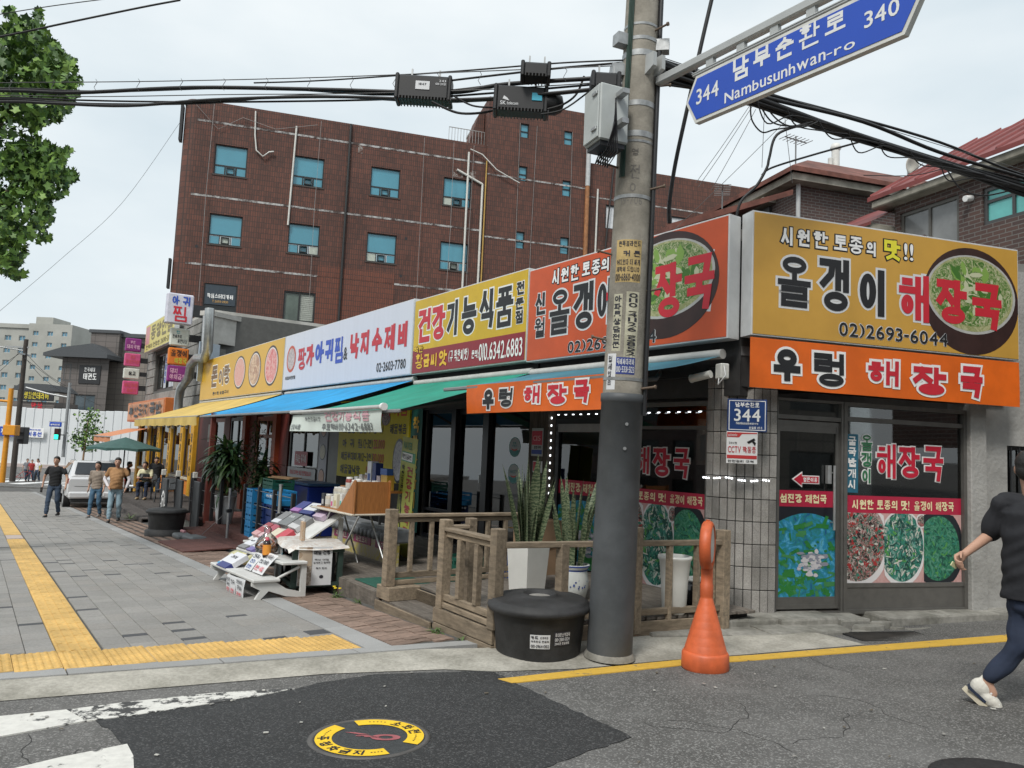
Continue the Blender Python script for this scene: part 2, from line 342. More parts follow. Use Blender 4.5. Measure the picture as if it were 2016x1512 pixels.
def photo(name, cols, scale=30, kind='noise', rough=.35, stretch=(1, 1, 1), dist=2.0):
    if name in MATS: return MATS[name]
    m = bpy.data.materials.new(name); m.use_nodes = True; nt = m.node_tree; L = nt.links.new; p = nt.nodes['Principled BSDF']; p.inputs['Roughness'].default_value = rough
    tcn = _n(nt, 'TexCoord'); mp = _n(nt, 'Mapping'); mp.inputs['Scale'].default_value = stretch; L(tcn.outputs['Object'], mp.inputs[0])
    if kind == 'cell':
        no = _n(nt, 'TexVoronoi', Scale=scale); nz = _n(nt, 'TexNoise', Scale=scale * .7, Detail=3.0); L(mp.outputs[0], nz.inputs['Vector'])
        ad = _n(nt, 'Mix', data_type='VECTOR'); ad.inputs[0].default_value = .12; L(mp.outputs[0], ad.inputs[4]); L(nz.outputs['Color'], ad.inputs[5]); L(ad.outputs[1], no.inputs['Vector'])
        sp = _n(nt, 'SeparateColor'); L(no.outputs['Color'], sp.inputs[0]); val = sp.outputs[0]
    else:
        no = _n(nt, 'TexNoise', Scale=scale, Detail=6.0, Roughness=.7, Distortion=dist); L(mp.outputs[0], no.inputs['Vector']); val = no.outputs[0]
    rp = _n(nt, 'ValToRGB'); r = rp.color_ramp; k = len(cols)
    lo, hi = (.05, .95) if kind == 'cell' else (.3, .72)
    while len(r.elements) < k: r.elements.new(.5)
    for i, c in enumerate(cols): r.elements[i].position = lo + (hi - lo) * i / (k - 1); r.elements[i].color = (*c, 1)
    L(val, rp.inputs[0]); L(rp.outputs[0], p.inputs['Base Color']); MATS[name] = m; return m
def bricks(name, c1, c2, mortar, bw, bh, ms=.012, vertical=False, off=.5, bump=.25, M=None, rough=.75, dirt=.3):
    if name in MATS: return MATS[name]
    m = bpy.data.materials.new(name); m.use_nodes = True; nt = m.node_tree; L = nt.links.new; p = nt.nodes['Principled BSDF']; p.inputs['Roughness'].default_value = rough
    tcn = _n(nt, 'TexCoord'); sx = _n(nt, 'SeparateXYZ'); L(tcn.outputs['Object'], sx.inputs[0]); ad = _n(nt, 'Math', operation='ADD'); L(sx.outputs[0], ad.inputs[0]); L(sx.outputs[1], ad.inputs[1])
    cb = _n(nt, 'CombineXYZ'); a, b = (ad.outputs[0], sx.outputs[2])
    if vertical: L(b, cb.inputs[0]); L(a, cb.inputs[1])
    else: L(a, cb.inputs[0]); L(b, cb.inputs[1])
    br = _n(nt, 'TexBrick', Scale=1.0); br.offset = off
    for k, v in (('Color1', c1), ('Color2', c2), ('Mortar', mortar)): br.inputs[k].default_value = (*v, 1)
    br.inputs['Mortar Size'].default_value = ms; br.inputs['Brick Width'].default_value = bw; br.inputs['Row Height'].default_value = bh; br.inputs['Bias'].default_value = -.1
    L(cb.outputs[0], br.inputs['Vector'])
    n2 = _n(nt, 'TexNoise', Scale=.5, Detail=6.0, Roughness=.7); L(tcn.outputs['Object'], n2.inputs['Vector']); r2 = _n(nt, 'ValToRGB'); r2.color_ramp.elements[0].position = .35; r2.color_ramp.elements[1].position = .68
    r2.color_ramp.elements[0].color = (1 - dirt,) * 3 + (1,); L(n2.outputs[0], r2.inputs[0])
    mm = _n(nt, 'Mix', data_type='RGBA', blend_type='MULTIPLY'); mm.inputs[0].default_value = 1; L(br.outputs['Color'], mm.inputs[6]); L(r2.outputs[0], mm.inputs[7]); L(mm.outputs[2], p.inputs['Base Color'])
    bp = _n(nt, 'Bump', Strength=bump, Distance=.01, invert=True); L(br.outputs['Fac'], bp.inputs['Height']); L(bp.outputs[0], p.inputs['Normal'])
    MATS[name] = m; return m
def worn(name, col, under, amt=.5, scale=7, rough=.8, thr=.06):
    if name in MATS: return MATS[name]
    m = mat(name, col, rough, var=.1, scale=20, bump=.2, bscale=200); nt = m.node_tree; L = nt.links.new; p = nt.nodes['Principled BSDF']
    src = p.inputs['Base Color'].links[0].from_socket; geo = _n(nt, 'NewGeometry')
    n1 = _n(nt, 'TexNoise', Scale=scale, Detail=8.0, Roughness=.72); L(geo.outputs['Position'], n1.inputs['Vector'])
    r = _n(nt, 'ValToRGB'); r.color_ramp.elements[0].position = amt - thr; r.color_ramp.elements[1].position = amt + thr; L(n1.outputs[0], r.inputs[0])
    mm = _n(nt, 'Mix', data_type='RGBA'); L(r.outputs[0], mm.inputs[0]); mm.inputs[6].default_value = (*under, 1); L(src, mm.inputs[7]); L(mm.outputs[2], p.inputs['Base Color'])
    return m
BLACK = ink('black', (.012, .012, .014)); WHITE = ink('white', (.78, .78, .77)); RED = ink('red', (.52, .02, .035))
DARK = mat('dark_metal', (.02, .021, .023), .45, var=.2); STEEL = mat('galvanised_steel', (.45, .46, .46), .4, .7, var=.15, scale=15)
# == GROUND
def asphalt(name, c, spk, rough=.85, amt=.6):
    m = mat(name, c, rough, var=.22, scale=2.2, bump=.5, bscale=170, dirt=.3, dscale=.7); nt = m.node_tree; L = nt.links.new; p = nt.nodes['Principled BSDF']
    src = p.inputs['Base Color'].links[0].from_socket; geo = _n(nt, 'NewGeometry')
    vo = _n(nt, 'TexVoronoi', Scale=110.0); L(geo.outputs['Position'], vo.inputs['Vector']); sp = _n(nt, 'SeparateColor'); L(vo.outputs['Color'], sp.inputs[0])
    r = _n(nt, 'ValToRGB'); r.color_ramp.elements[0].position = amt; r.color_ramp.elements[1].position = .98; L(sp.outputs[0], r.inputs[0])
    mm = _n(nt, 'Mix', data_type='RGBA'); L(r.outputs[0], mm.inputs[0]); L(src, mm.inputs[6]); mm.inputs[7].default_value = (*spk, 1); L(mm.outputs[2], p.inputs['Base Color']); return m
M_ROAD = asphalt('worn_asphalt', (.118, .115, .11), (.25, .245, .235), .85, .68); M_PATCH = asphalt('new_asphalt', (.026, .027, .028), (.085, .085, .085), .75, .7)
M_CONC = mat('gutter_concrete', (.42, .40, .35), .85, var=.18, scale=40, bump=.4, bscale=150, dirt=.4, dscale=2.0)
M_STEP = mat('step_concrete', (.30, .29, .26), .85, var=.2, scale=14, bump=.5, bscale=60, dirt=.45, dscale=2.5)
M_GRAN = mat('kerb_granite', (.315, .315, .31), .7, var=.22, scale=160, bump=.15, bscale=300, dirt=.15, rnd=.08)
M_GROUT = mat('paving_joint', (.085, .083, .078), .95, var=.2)
PAVE = [mat('grey_paver_' + k, c, .8, var=.13, scale=45, bump=.25, bscale=120, dirt=.14, dscale=1.4, rnd=.04) for k, c in (('light', (.272, .262, .246)), ('mid', (.252, .244, .23)), ('warm', (.265, .252, .234)), ('dark', (.07, .072, .078)))]
M_TACT = mat('yellow_tactile', (.66, .42, .13), .7, var=.12, scale=30, bump=.15, bscale=90, dirt=.25, dscale=3.0, rnd=.06)
M_BRK = mat('red_block_paver', (.265, .185, .145), .85, var=.2, scale=25, bump=.4, bscale=120, dirt=.3, dscale=2.2, rnd=.16)
g = MB(); g.grid(lambda u, v: (60 - 360 * u, -140 + 260 * v, -.06), 12, 10); road = ob('road', g, M_ROAD, None, FG, kind='structure')
def gpoly(name, px, dz, m, par=road, lift=.004, kind=None):
    pts = [(-s, -t) for s, t in (onG(x, y, dz) for x, y in px)]
    if name == 'repair_patch':
        rj = random.Random(1); q = []
        for a, b in zip(pts, pts[1:] + pts[:1]):
            k = max(1, int(math.hypot(b[0]-a[0], b[1]-a[1]) / .06)); q += [(a[0] + (b[0]-a[0])*j/k + rj.gauss(0, .007), a[1] + (b[1]-a[1])*j/k + rj.gauss(0, .007)) for j in range(k)]
        pts = q
    return ob(name, MB().slab(pts, dz - .02, dz + lift), m, par, kind=kind)
gpoly('repair_patch', [(175,1413),(240,1404),(330,1392),(420,1374),(500,1366),(580,1358),(620,1346),(660,1340),(740,1328),(850,1325),(965,1320),(1030,1352),(1100,1385),(1245,1452),(1130,1490),(1000,1540),(900,1700),(320,1700),(262,1512),(240,1470),(222,1440)], -.06, M_PATCH)
M_XW = worn('crossing_paint', (.62, .61, .57), (.075, .074, .072), .40, 6, thr=.03)
M_XW2 = worn('crossing_paint_flaked', (.62, .61, .57), (.05, .05, .05), .49, 9, thr=.025)
gpoly('crossing_stripe', [(-300,1475),(-300,1530),(0,1452),(170,1421),(130,1399),(0,1412)], -.06, M_XW, lift=.008)
gpoly('crossing_stripe', [(172,1421),(132,1399),(250,1384),(420,1366),(580,1357),(500,1374),(380,1392),(250,1412)], -.06, M_XW2, lift=.008)
gpoly('crossing_stripe', [(-300,1620),(0,1522),(120,1493),(250,1467),(262,1490),(264,1530),(0,1640),(-300,1760)], -.06, M_XW, lift=.008)
M_YL = worn('yellow_line_paint', (.60, .37, .05), (.11, .105, .1), .37, 9, thr=.04)
gpoly('yellow_line', [(980,1338),(1160,1318),(1340,1300),(1480,1291),(1700,1273),(2016,1248),(2200,1233),(2200,1246),(2016,1261),(1700,1284),(1480,1301),(1340,1311),(1160,1330),(1008,1346)], -.06, M_YL, lift=.007)
# -- concrete apron between the road and the kerb, ramping up; runs on past the pole to the steps
kb = lambda t: .32 + .1925 * (t - 2.86)
kt = lambda t: kb(t) + .17
outer = [(1.9, 12), (.65, 6.34), (.27, 4.33), (-.05, 3.5), (-.30, 3.2), (-.55, 2.6), (-.72, 1.7), (-.9, 1.0), (-1.05, .3), (-1.2, -.35)]
inner = [(kb(12), 12), (kb(6.3), 6.3), (kb(4.3), 4.3), (kb(3.4), 3.4), (.22, 2.95), (.1, 2.3), (-.02, 1.6), (-.12, .9), (-.25, .35), (-.45, -.2)]
g = MB(); n = len(outer)
g.add([(-s, -t, -.055) for s, t in outer] + [(-s*.55-i*.45, -t*.5-j*.5, -.022) for (s, t), (i, j) in zip(outer, inner)] + [(-s, -t, -.004) for s, t in inner],
      [(i, i+1, n+i+1, n+i) for i in range(n-1)] + [(n+i, n+i+1, 2*n+i+1, 2*n+i) for i in range(n-1)], 0, True)
ob('gutter', g, M_CONC, None, FG, kind='structure')
rc_ = random.Random(17)
for x, y, a, n in ((1450, 1380, 10, 26), (1700, 1330, 170, 22), (1300, 1420, 60, 18), (1850, 1440, 200, 20), (150, 1470, 30, 16), (60, 1440, -20, 12), (1560, 1470, 120, 20)):
    s, t = onG(x, y, -.06); L_, R_ = [], []; a = math.radians(a); px_, py_ = -s, -t
    for i in range(n):
        a += rc_.gauss(0, .35); px_ += .05*math.cos(a); py_ += .05*math.sin(a); w_ = rc_.uniform(.0015, .004); L_.append((px_ - w_*math.sin(a), py_ + w_*math.cos(a), -.0585)); R_.append((px_ + w_*math.sin(a), py_ - w_*math.cos(a), -.0585))
    ob('crack', MB().add(L_ + R_, [(i, n+i, n+i+1, i+1) for i in range(n-1)]), mat('crack_dark', (.035, .034, .033), .95), road)
for i in range(46):
    s, t = onG(rc_.uniform(0, 2000), rc_.uniform(1300, 1505), -.06); k = rc_.uniform(.006, .016)
    ob('scrap', MB().box(-k, -k*.6, 0, k, k*.6, .004), ink('scrap%d' % (i % 3), ((.5, .49, .45), (.3, .29, .27), (.14, .12, .09))[i % 3]), road, T((-s, -t, -.05)) @ RZ(rc_.uniform(0, 180)))
s, t = onG(1985, 1545, -.06); ob('round_cover', MB().lathe([(.36, -.02), (.36, .004), (.001, .006)], 40, cap=False), mat('cover_iron', (.05, .05, .052), .6, .4, var=.3, scale=30, bump=.5, bscale=70), road, T((-s, -t, -.058)))
# -- sidewalk
side = ob('sidewalk', MB().slab([(-kt(3.6), -3.6), (-kt(12), -12), (-80, -12), (-80, -3.6)], -.15, -.012), M_GROUT, None, FG, kind='structure')
sb = lambda t: .68 + (t - 3.91) * .21
def tile_mesh(dots):
    g = MB().box(-.148, -.148, -.03, .148, .148, .004, c=.003)
    if dots:
        for i in range(6):
            for j in range(6): g.lathe([(.017, .004), (.013, .0095)], 6, 0, T((-.125 + .05*i, -.125 + .05*j, 0)))
    else:
        for j in range(4): g.box(-.14, -.128 + .074*j, .004, .14, -.094 + .074*j, .0095)
    return g.mesh('tactile_tile')
TD, TBm = tile_mesh(True), tile_mesh(False)
for k in range(-1, 16):
    tcn = 5.8 - .3 * (k - 8)
    if tcn < 3.9 or tcn > 8.2: continue
    for r in range(2): ob('tactile_tile', TD, M_TACT, side, T((-(sb(tcn) + .15 + .3*r), -tcn, 0)))
s0 = sb(5.8) + .75
for i in range(41):
    if 12.9 < s0 + .3*i < 13.9: continue
    ob('tactile_tile', TBm, M_TACT, side, T((-(s0 + .3*i), -5.8, 0)))
g = MB()
for i in range(41, 110): g.box(-(s0 + .3*i) - .147, -5.947, -.02, -(s0 + .3*i) + .147, -5.653, .003)
tag(ob('tactile_tile', g, M_TACT, side), kind='stuff')
ob('inlay_slab', MB().box(-13.9, -5.94, -.02, -12.95, -5.66, .002), mat('pink_granite', (.42, .35, .31), .8, var=.1, scale=60), side)
PM = {}
def paver_mesh(L, mi):
    if (L, mi) not in PM:
        me = MB().box(-L/2 + .003, -.0975, -.05, L/2 - .003, .0975, 0, c=.004).mesh('paver'); me.materials.append(PAVE[mi]); PM[L, mi] = me
    return PM[L, mi]
rng = random.Random(3); allp = []
for tcol in [3.93 + .2*k for k in range(9)] + [6.05 + .2*k for k in range(14)]:
    s = kt(tcol)
    first = sb(5.8 - .3*round((5.8 - tcol)/.3))
    if first - s > .06 and tcol < 8.2: allp.append((s + (first-s)/2, tcol, round(first - s, 2), rng.randrange(3))); s = first + .6
    while s < 46:
        d = rng.random() < .075; L = .1 if d else rng.choice((.2, .3, .3, .4))
        allp.append((s + L/2, tcol, L, 3 if d else rng.choice((0, 0, 1, 1, 2)))); s += L
allp.sort(key=lambda p: p[0] + abs(p[1] - 5) * .6)
for s, t, L, mi in allp[:300]: ob('paver', paver_mesh(L, mi), PAVE[mi], side, T((-s, -t, rng.uniform(-.0012, .0008))))
g = MB()
for s, t, L, mi in allp[300:]:
    x0, x1, y0, y1, z = -s - L/2 + .003, -s + L/2 - .003, -t - .0972, -t + .0972, rng.uniform(-.0015, .0005)
    g.add([(x0,y0,z),(x1,y0,z),(x1,y1,z),(x0,y1,z),(x0,y0,-.03),(x1,y0,-.03),(x1,y1,-.03),(x0,y1,-.03)], [(0,1,2,3),(0,4,5,1),(1,5,6,2),(3,7,4,0)], mi)
ob('paver', g, PAVE, side, kind='stuff')
for i in range(26): ob('edging_stone', MB().box(-(i + .62 + .995), -3.82, -.1, -(i + .62), -3.6, .003, c=.004), M_GRAN, side)
ob('edging_stone', MB().box(-46, -3.82, -.1, -26.7, -3.6, .003), M_GRAN, side)
t = 2.95
while t < 12:
    t2 = t + .99; ob('kerb_stone', MB().slab([(-kb(t), -t), (-kb(t2), -t2), (-kt(t2), -t2), (-kt(t), -t)], -.16, .005), M_GRAN, side); t += 1.0
# -- wavy block paving between the edging and the decks
bp = ob('block_paving', MB().slab([(-.42, -2.6), (-.52, -3.6), (-40, -3.6), (-40, -1.2), (-4, -1.2)], -.15, -.014), M_GROUT, None, FG, kind='structure')
def block_outline(L=.2, W=.1, gpp=.004, d=.011):
    a = [(-L/2 + L*i/8, d * math.sin(2*math.pi*i/8*1.0)) for i in range(9)]
    return [(x*(1-gpp/L*2), y - W/2 + gpp) for x, y in a] + [(x*(1-gpp/L*2), y + W/2 - gpp) for x, y in a[::-1]]
BO = [(y, x) for x, y in block_outline()][::-1]
BMm = MB().slab(BO, -.05, 0).mesh('paving_block'); blocks = []
for i in range(300):
    for j in range(4):
        s = .3 + .1*i + (.05 if j % 2 else 0); t = 3.49 - .2*j
        if s < kt(t) + .08 or (t < 2.95 and s < 4): continue
        blocks.append((s, t))
for s, t in blocks[:300]: ob('paving_block', BMm, M_BRK, bp, T((-s, -t, rng.uniform(-.004, .003))) @ RZ(rng.uniform(-1.5, 1.5)))
g = MB()
for s, t in blocks[300:]: g.add([(x - s, y - t, rng.uniform(-.003, .003)) for x, y in BO[::3]], [tuple(range(len(BO[::3])))])
ob('paving_block', g, M_BRK, bp, kind='stuff')
# -- worn steps along the side street front
def chunk(name, pts, z0, z1, par, sd, M=None):
    r = random.Random(sd); q = []
    for i in range(len(pts)):
        a, b = V((*pts[i], 0)), V((*pts[(i+1) % len(pts)], 0)); k = max(1, int((b - a).length / .14))
        q += [tuple((a.lerp(b, j/k) + V((r.uniform(-.008, .008), r.uniform(-.008, .008), 0)))[:2]) for j in range(k)]
    c = V((sum(x for x, y in q)/len(q), sum(y for x, y in q)/len(q))); n = len(q)
    top = [(x + (c.x-x)*.012, y + (c.y-y)*.03, z1 + r.uniform(-.006, .004)) for x, y in q]; mid = [(x, y, z1 - .018) for x, y in q]; bot = [(x, y, z0) for x, y in q]
    g = MB().add(top + mid + bot, [tuple(range(n))] + [(i, n+i, n+(i+1) % n, (i+1) % n) for i in range(n)] + [(n+i, 2*n+i, 2*n+(i+1) % n, n+(i+1) % n) for i in range(n)])
    return ob(name, g, M_STEP, par, M)
steps = ob('footing', MB().slab([(-1.15, -.4), (1.5, -.25), (4.6, -.1), (4.6, .3), (-1.0, .3)], -.2, -.045), M_STEP, None, FB, kind='structure')
for i, (x0, x1, f0, f1, z) in enumerate(((-1.25, -.45, .56, .62, .012), (-.44, -.05, .63, .66, -.004), (-.04, .52, .66, .63, .002), (.53, .98, .62, .55, -.008))):
    chunk('kerb_block', [(x0, -f0), (x1, -f1), (x1, -.2), (x0, -.15)], -.2, z, steps, i)
for i, (x0, x1, z) in enumerate(((-.42, .3, .058), (.31, 1.02, .054), (1.03, 1.42, .035))): chunk('step_slab', [(x0, -.33), (x1, -.30), (x1, .12), (x0, .12)], -.1, z, steps, 10 + i)
for i, (x0, x1) in enumerate(((1.62, 2.5), (2.51, 3.4), (3.41, 4.5))): chunk('kerb_block', [(x0, -.32 + .06*i), (x1, -.27 + .06*i), (x1, .1), (x0, .1)], -.2, .045, steps, 20 + i)
for i, (x, y, r, z) in enumerate(((1.28, -.42, .16, .0), (1.5, -.36, .1, .02), (1.1, -.52, .1, -.03), (1.62, -.45, .07, -.02))):
    chunk('broken_piece', [(x + r*math.cos(q + i)*1.3, y + r*.6*math.sin(q + i)) for q in (0, 1.2, 2.1, 3.3, 4.4, 5.4)], -.1, z, steps, 30 + i)
chunk('broken_piece', [(1.75, -.66), (2.3, -.56), (2.25, -.42), (1.7, -.44)], -.1, -.038, steps, 41)
gr = thing('drain_grate', 'rusty steel drain grate set in the gutter in front of the door', 'drain grate', fB(1.25, .74, -.036, -4))
for i in range(11): ob('bar', MB().box(-.4, -.16 + .03*i, -.02, .4, -.15 + .03*i, .006), mat('rusty_steel', (.06, .055, .05), .7, .4, var=.3), gr)
ob('grate_frame', MB().box(-.42, -.18, -.05, .42, -.17, .008).box(-.42, .16, -.05, .42, .17, .008).box(-.43, -.18, -.05, -.42, .17, .008).box(.42, -.18, -.05, .43, .17, .008).box(-.42, -.17, -.06, .42, .16, -.045), DARK, gr)
# -- fire hydrant manhole
mh = thing('manhole_cover', 'round hydrant manhole cover with yellow ring on fresh asphalt', 'manhole cover', T(V(FG @ V((1.18, -4.63, -.06)))) @ Matrix.Rotation(0, 4, 'Z') @ (FG.to_3x3().to_4x4() @ FA.to_3x3().to_4x4().inverted()) @ RZ(0))
M_MH = mat('cast_iron', (.055, .06, .062), .6, .3, var=.25, scale=40, bump=.4, bscale=220)
ob('rim', MB().lathe([(.33, -.03), (.345, .006), (.315, .009), (.312, .004)], 56, cap=False), mat('rim_iron', (.11, .105, .10), .6, .3, var=.2), mh)
ob('cover', MB().lathe([(.001, .006), (.312, .006)][::-1], 56, cap=False), M_MH, mh)
def arc(a0, a1, r0, r1, z, n=20): return [(r*math.cos(math.radians(q)), r*math.sin(math.radians(q)), z) for r, q in [(r0, a0 + (a1-a0)*i/n) for i in range(n+1)] + [(r1, a1 - (a1-a0)*i/n) for i in range(n+1)]]
g = MB()
for a0, a1 in ((-22, 118), (142, 300)): g.poly(arc(a0, a1, .305, .212, .0095, 30)[::-1])
ob('yellow_ring', g, worn('ring_paint', (.80, .52, .02), (.05, .05, .05), .3, 12, thr=.05), mh)
g = MB()
def ring_char(c, a, face): # face: +1 reads with its top outward
    rot = a - 90 if face > 0 else a + 90
    text(g, c, -.032, -.034, .032, .034, 0, .0025, 0, RZ(a) @ T((.259, 0, .0105)) @ RZ(-a) @ RZ(rot) @ RX(-90))
for c, a in zip('소화전', (62, 42, 22)): ring_char(c, a, 1)
for c, a in zip('주정차금지', (190, 212, 232, 250, 268)): ring_char(c, a, -1)
for a in [100 - 5*i for i in range(5)] + [8 - 5*i for i in range(5)] + [160 + 5*i for i in range(5)] + [282 + 4*i for i in range(4)]:
    g.lathe([(.006, .0105), (.001, .0108)], 6, 0, RZ(a) @ T((.259, 0, 0)))
ob('lettering', g, BLACK, mh)
g = MB()
for k in (0, 1): g.poly([(x + .075*k, y - .045*k, .0085) for x, y in ((-.16, .07), (-.10, .07), (-.005, .035), (-.065, .035))])
g.disc(.09, -.005, .085, .05, 0, 24, 0, T((0, 0, .0085)) @ RX(-90), r0=.5)
for k in range(3): g.poly([(-.02 + .05*k - .06, -.055 - .01*k + .07, .0085), (.01 + .05*k - .06, -.06 - .01*k + .07, .0085), (.005 + .05*k - .06, -.068 - .01*k + .07, .0085), (-.025 + .05*k - .06, -.063 - .01*k + .07, .0085)])
ob('emblem', g, mat('faded_red', (.34, .10, .11), .7, var=.2), mh)
g = MB()
for i in range(-9, 10):
    for j in range(-9, 10):
        x, y = i*.024 + (.012 if j % 2 else 0), j*.022
        if x*x + y*y < .19**2 and not (abs(x - .03) < .16 and abs(y) < .05): g.lathe([(.004, .006), (.002, .009)], 5, 0, T((x, y, 0)))
ob('stud', g, M_MH, mh, kind='stuff')
# == BUILDINGS
def wall(mb, x0, x1, z0, z1, holes, y, d, mi=0, mr=None):
    xs = sorted({x0, x1, *[h[0] for h in holes], *[h[1] for h in holes]}); zs = sorted({z0, z1, *[h[2] for h in holes], *[h[3] for h in holes]})
    for a, b in zip(xs, xs[1:]):
        for c, e in zip(zs, zs[1:]):
            m, k = (a+b)/2, (c+e)/2
            if any(h[0] < m < h[1] and h[2] < k < h[3] for h in holes): continue
            mb.add([(a,y,c),(b,y,c),(b,y,e),(a,y,e)], [(0,1,2,3)], mi)
    for a, b, c, e in holes:
        mb.add([(a,y,c),(b,y,c),(b,y,e),(a,y,e),(a,y+d,c),(b,y+d,c),(b,y+d,e),(a,y+d,e)], [(0,4,5,1),(1,5,6,2),(2,6,7,3),(3,7,4,0)], mi if mr is None else mr)
    return mb
def fr(x0, x1, z0, z1, w, y0, y1, c=0):
    return MB().box(x0, y0, z0, x1, y1, z0+w, c=c).box(x0, y0, z1-w, x1, y1, z1, c=c).box(x0, y0+.001, z0+w, x0+w, y1-.001, z1-w, c=c).box(x1-w, y0+.001, z0+w, x1, y1-.001, z1-w, c=c)
def win(par, x0, x1, z0, z1, y, fm, gm, w=.05, mull=(), trans=(), d=.06, name='window'):
    g = fr(x0, x1, z0, z1, w, y, y+d)
    for m in mull: g.box(m-w*.4, y+.002, z0+w, m+w*.4, y+d-.002, z1-w)
    for m in trans: g.box(x0+w, y+.003, m-w*.4, x1-w, y+d-.003, m+w*.4)
    f = ob(name, g, fm, par)
    xs = [x0+w, *mull, x1-w]; zs = [z0+w, *trans, z1-w]
    for a, b in zip(xs, xs[1:]):
        for c, e in zip(zs, zs[1:]): ob('pane', MB().box(a, y+d*.5, c, b, y+d*.5+.006, e), gm if not isinstance(gm, dict) else gm.get((c, e), list(gm.values())[0]), f)
    return f
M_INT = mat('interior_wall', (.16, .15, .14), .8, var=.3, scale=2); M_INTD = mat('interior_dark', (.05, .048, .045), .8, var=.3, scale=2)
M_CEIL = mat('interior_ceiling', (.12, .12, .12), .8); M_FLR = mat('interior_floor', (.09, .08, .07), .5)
G_SHOP = glass('shop_glass', (.62, .66, .66), 1.5, .3); G_DK = glass('tinted_shop_glass', (.35, .39, .40), 1.55, .4)
M_ALU = mat('grey_aluminium_frame', (.155, .15, .14), .45, .5, var=.12, scale=8); M_BLKF = mat('black_door_frame', (.012, .012, .014), .35, var=.2)
M_HEAD = mat('header_panel', (.035, .035, .035), .6, var=.3); M_PLAS = mat('rough_plaster', (.36, .355, .34), .9, var=.12, scale=3, bump=1.0, bscale=22, dirt=.25, dscale=1.0)
M_ROOFC = mat('roof_concrete', (.25, .245, .23), .9, var=.2, scale=3)
def lamp(nm, st=8, col=(1, .98, .95)): return mat(nm, col, .4, emit=st)
LED = lamp('led_light', 2.2, (.92, .96, 1)); CEILAMP = lamp('ceiling_lamp', 4)
# -- corner restaurant
cs = thing('corner_restaurant', 'low corner restaurant with a rounded granite tiled pillar and photo covered glass', 'restaurant', FA)
def loc(p): return AIN @ p
def bl(sB, tB, z): return loc(pB(sB, tB, z))
FBl = AIN @ FB                                                # side front seen from the shop's own frame
foot = [bl(.02, -.02, 0), bl(3.3, -.1, 0), bl(3.3, -3.4, 0), V((-3.6, 3.9, 0)), V((-3.6, .1, 0))]
fp = [(p.x, p.y) for p in foot]
ob('floor', MB().slab(fp, -.1, .05), M_FLR, cs); ob('ceiling', MB().slab(fp, 2.75, 2.85), M_CEIL, cs)
ob('roof', MB().slab([(p.x, p.y) for p in (bl(.0, .02, 0), bl(3.66, .02, 0), bl(3.66, -6, 0), V((-7.2, 5.5, 0)), V((-7.2, -.02, 0)))], 4.0, 4.12), M_ROOFC, cs)
for i in range(1, 4):
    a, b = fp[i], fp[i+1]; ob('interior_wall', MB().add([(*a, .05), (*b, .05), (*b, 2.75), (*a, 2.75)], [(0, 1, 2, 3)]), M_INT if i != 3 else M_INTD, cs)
ob('header', MB().box(-3.6, .02, 2.32, -.02, .22, 4.05), M_HEAD, cs); ob('header', MB().box(.02, .03, 2.42, 3.66, .22, 4.05, M=FBl), M_HEAD, cs)
M_GTILE = mat('granite_tile', (.32, .305, .285), .7, var=.35, scale=130, bump=.3, bscale=200, rnd=.22, dirt=.25, dscale=4); M_TJ = mat('tile_joint', (.05, .05, .05), .9)
pa, pb2 = V((-.44, 0, 0)), bl(.46, 0, 0); path = []
for i in range(41):
    u = i / 40; p = pa * (1-u)**2 + V((0, 0, 0)) * 2*u*(1-u) + pb2 * u*u; path.append(p)
cum = [0]
for i in range(40): cum.append(cum[-1] + (path[i+1] - path[i]).length)
def along(q):
    q = max(0, min(cum[-1] - 1e-6, q)); i = max(k for k in range(41) if cum[k] <= q); i = min(i, 39); u = (q - cum[i]) / (cum[i+1] - cum[i]); return path[i].lerp(path[i+1], u)
core = [(p.x, p.y) for p in path] + [(bl(.46, -.22, 0).x, bl(.46, -.22, 0).y), (-.44, .22)]
pil = ob('pillar', MB().slab([(p.x*.99+.0, p.y+.012) for p in path] + core[-2:], -.08, 2.9), M_TJ, cs)
nt_ = 9; tw = cum[-1] / nt_; tz = [.045 + .236*k for k in range(12)]
for k in range(11):
    for i in range(nt_):
        a, b = along(i*tw + .004), along((i+1)*tw - .004); d = (b - a).normalized(); nn = V((d.y, -d.x, 0)); z0, z1 = tz[k] + .004, tz[k+1] - .004
        c = (a + b) / 2; L = (b - a).length; jit = random.uniform(0, .004)
        Mx = Matrix(((d.x, -nn.x, 0, c.x + nn.x*(.006+jit)), (d.y, -nn.y, 0, c.y + nn.y*(.006+jit)), (0, 0, 1, (z0+z1)/2), (0, 0, 0, 1)))
        ob('tile', MB().box(-L/2, 0, -(z1-z0)/2, L/2, .02, (z1-z0)/2, c=.004), M_GTILE, pil, Mx)
wz = lambda y, x=1300: A(x, y)[1]
win(cs, -1.98, -.46, .07, 2.28, .06, M_ALU, G_SHOP, .05, (), (1.98,))
ob('led_strip', MB().tube([(-.46, .03, 2.17), (-3.26, .03, 2.17)], .004, 4), DARK, cs)
for i in range(17): ob('led', MB().box(-.55 - .16*i - .035, .02, 2.152, -.55 - .16*i, .03, 2.163), LED, cs)
for i in range(15): ob('led', MB().box(-3.281, .015, 2.1 - .105*i, -3.268, .025, 2.128 - .105*i), LED, cs)
dr = win(cs, -3.2, -2.05, .06, 2.1, .05, M_BLKF, G_SHOP, .07, name='door'); ob('door_closer_rail', MB().box(-3.13, .03, 1.92, -2.12, .05, 2.03), mat('grey_rail', (.33, .33, .33), .5), dr)
ob('handle', MB().tube([(-2.22, .0, .75), (-2.22, .0, 1.45)], .014, 8).cyl((-2.22, 0, .85), (-2.22, .06, .85), .008).cyl((-2.22, 0, 1.35), (-2.22, .06, 1.35), .008), STEEL, dr)
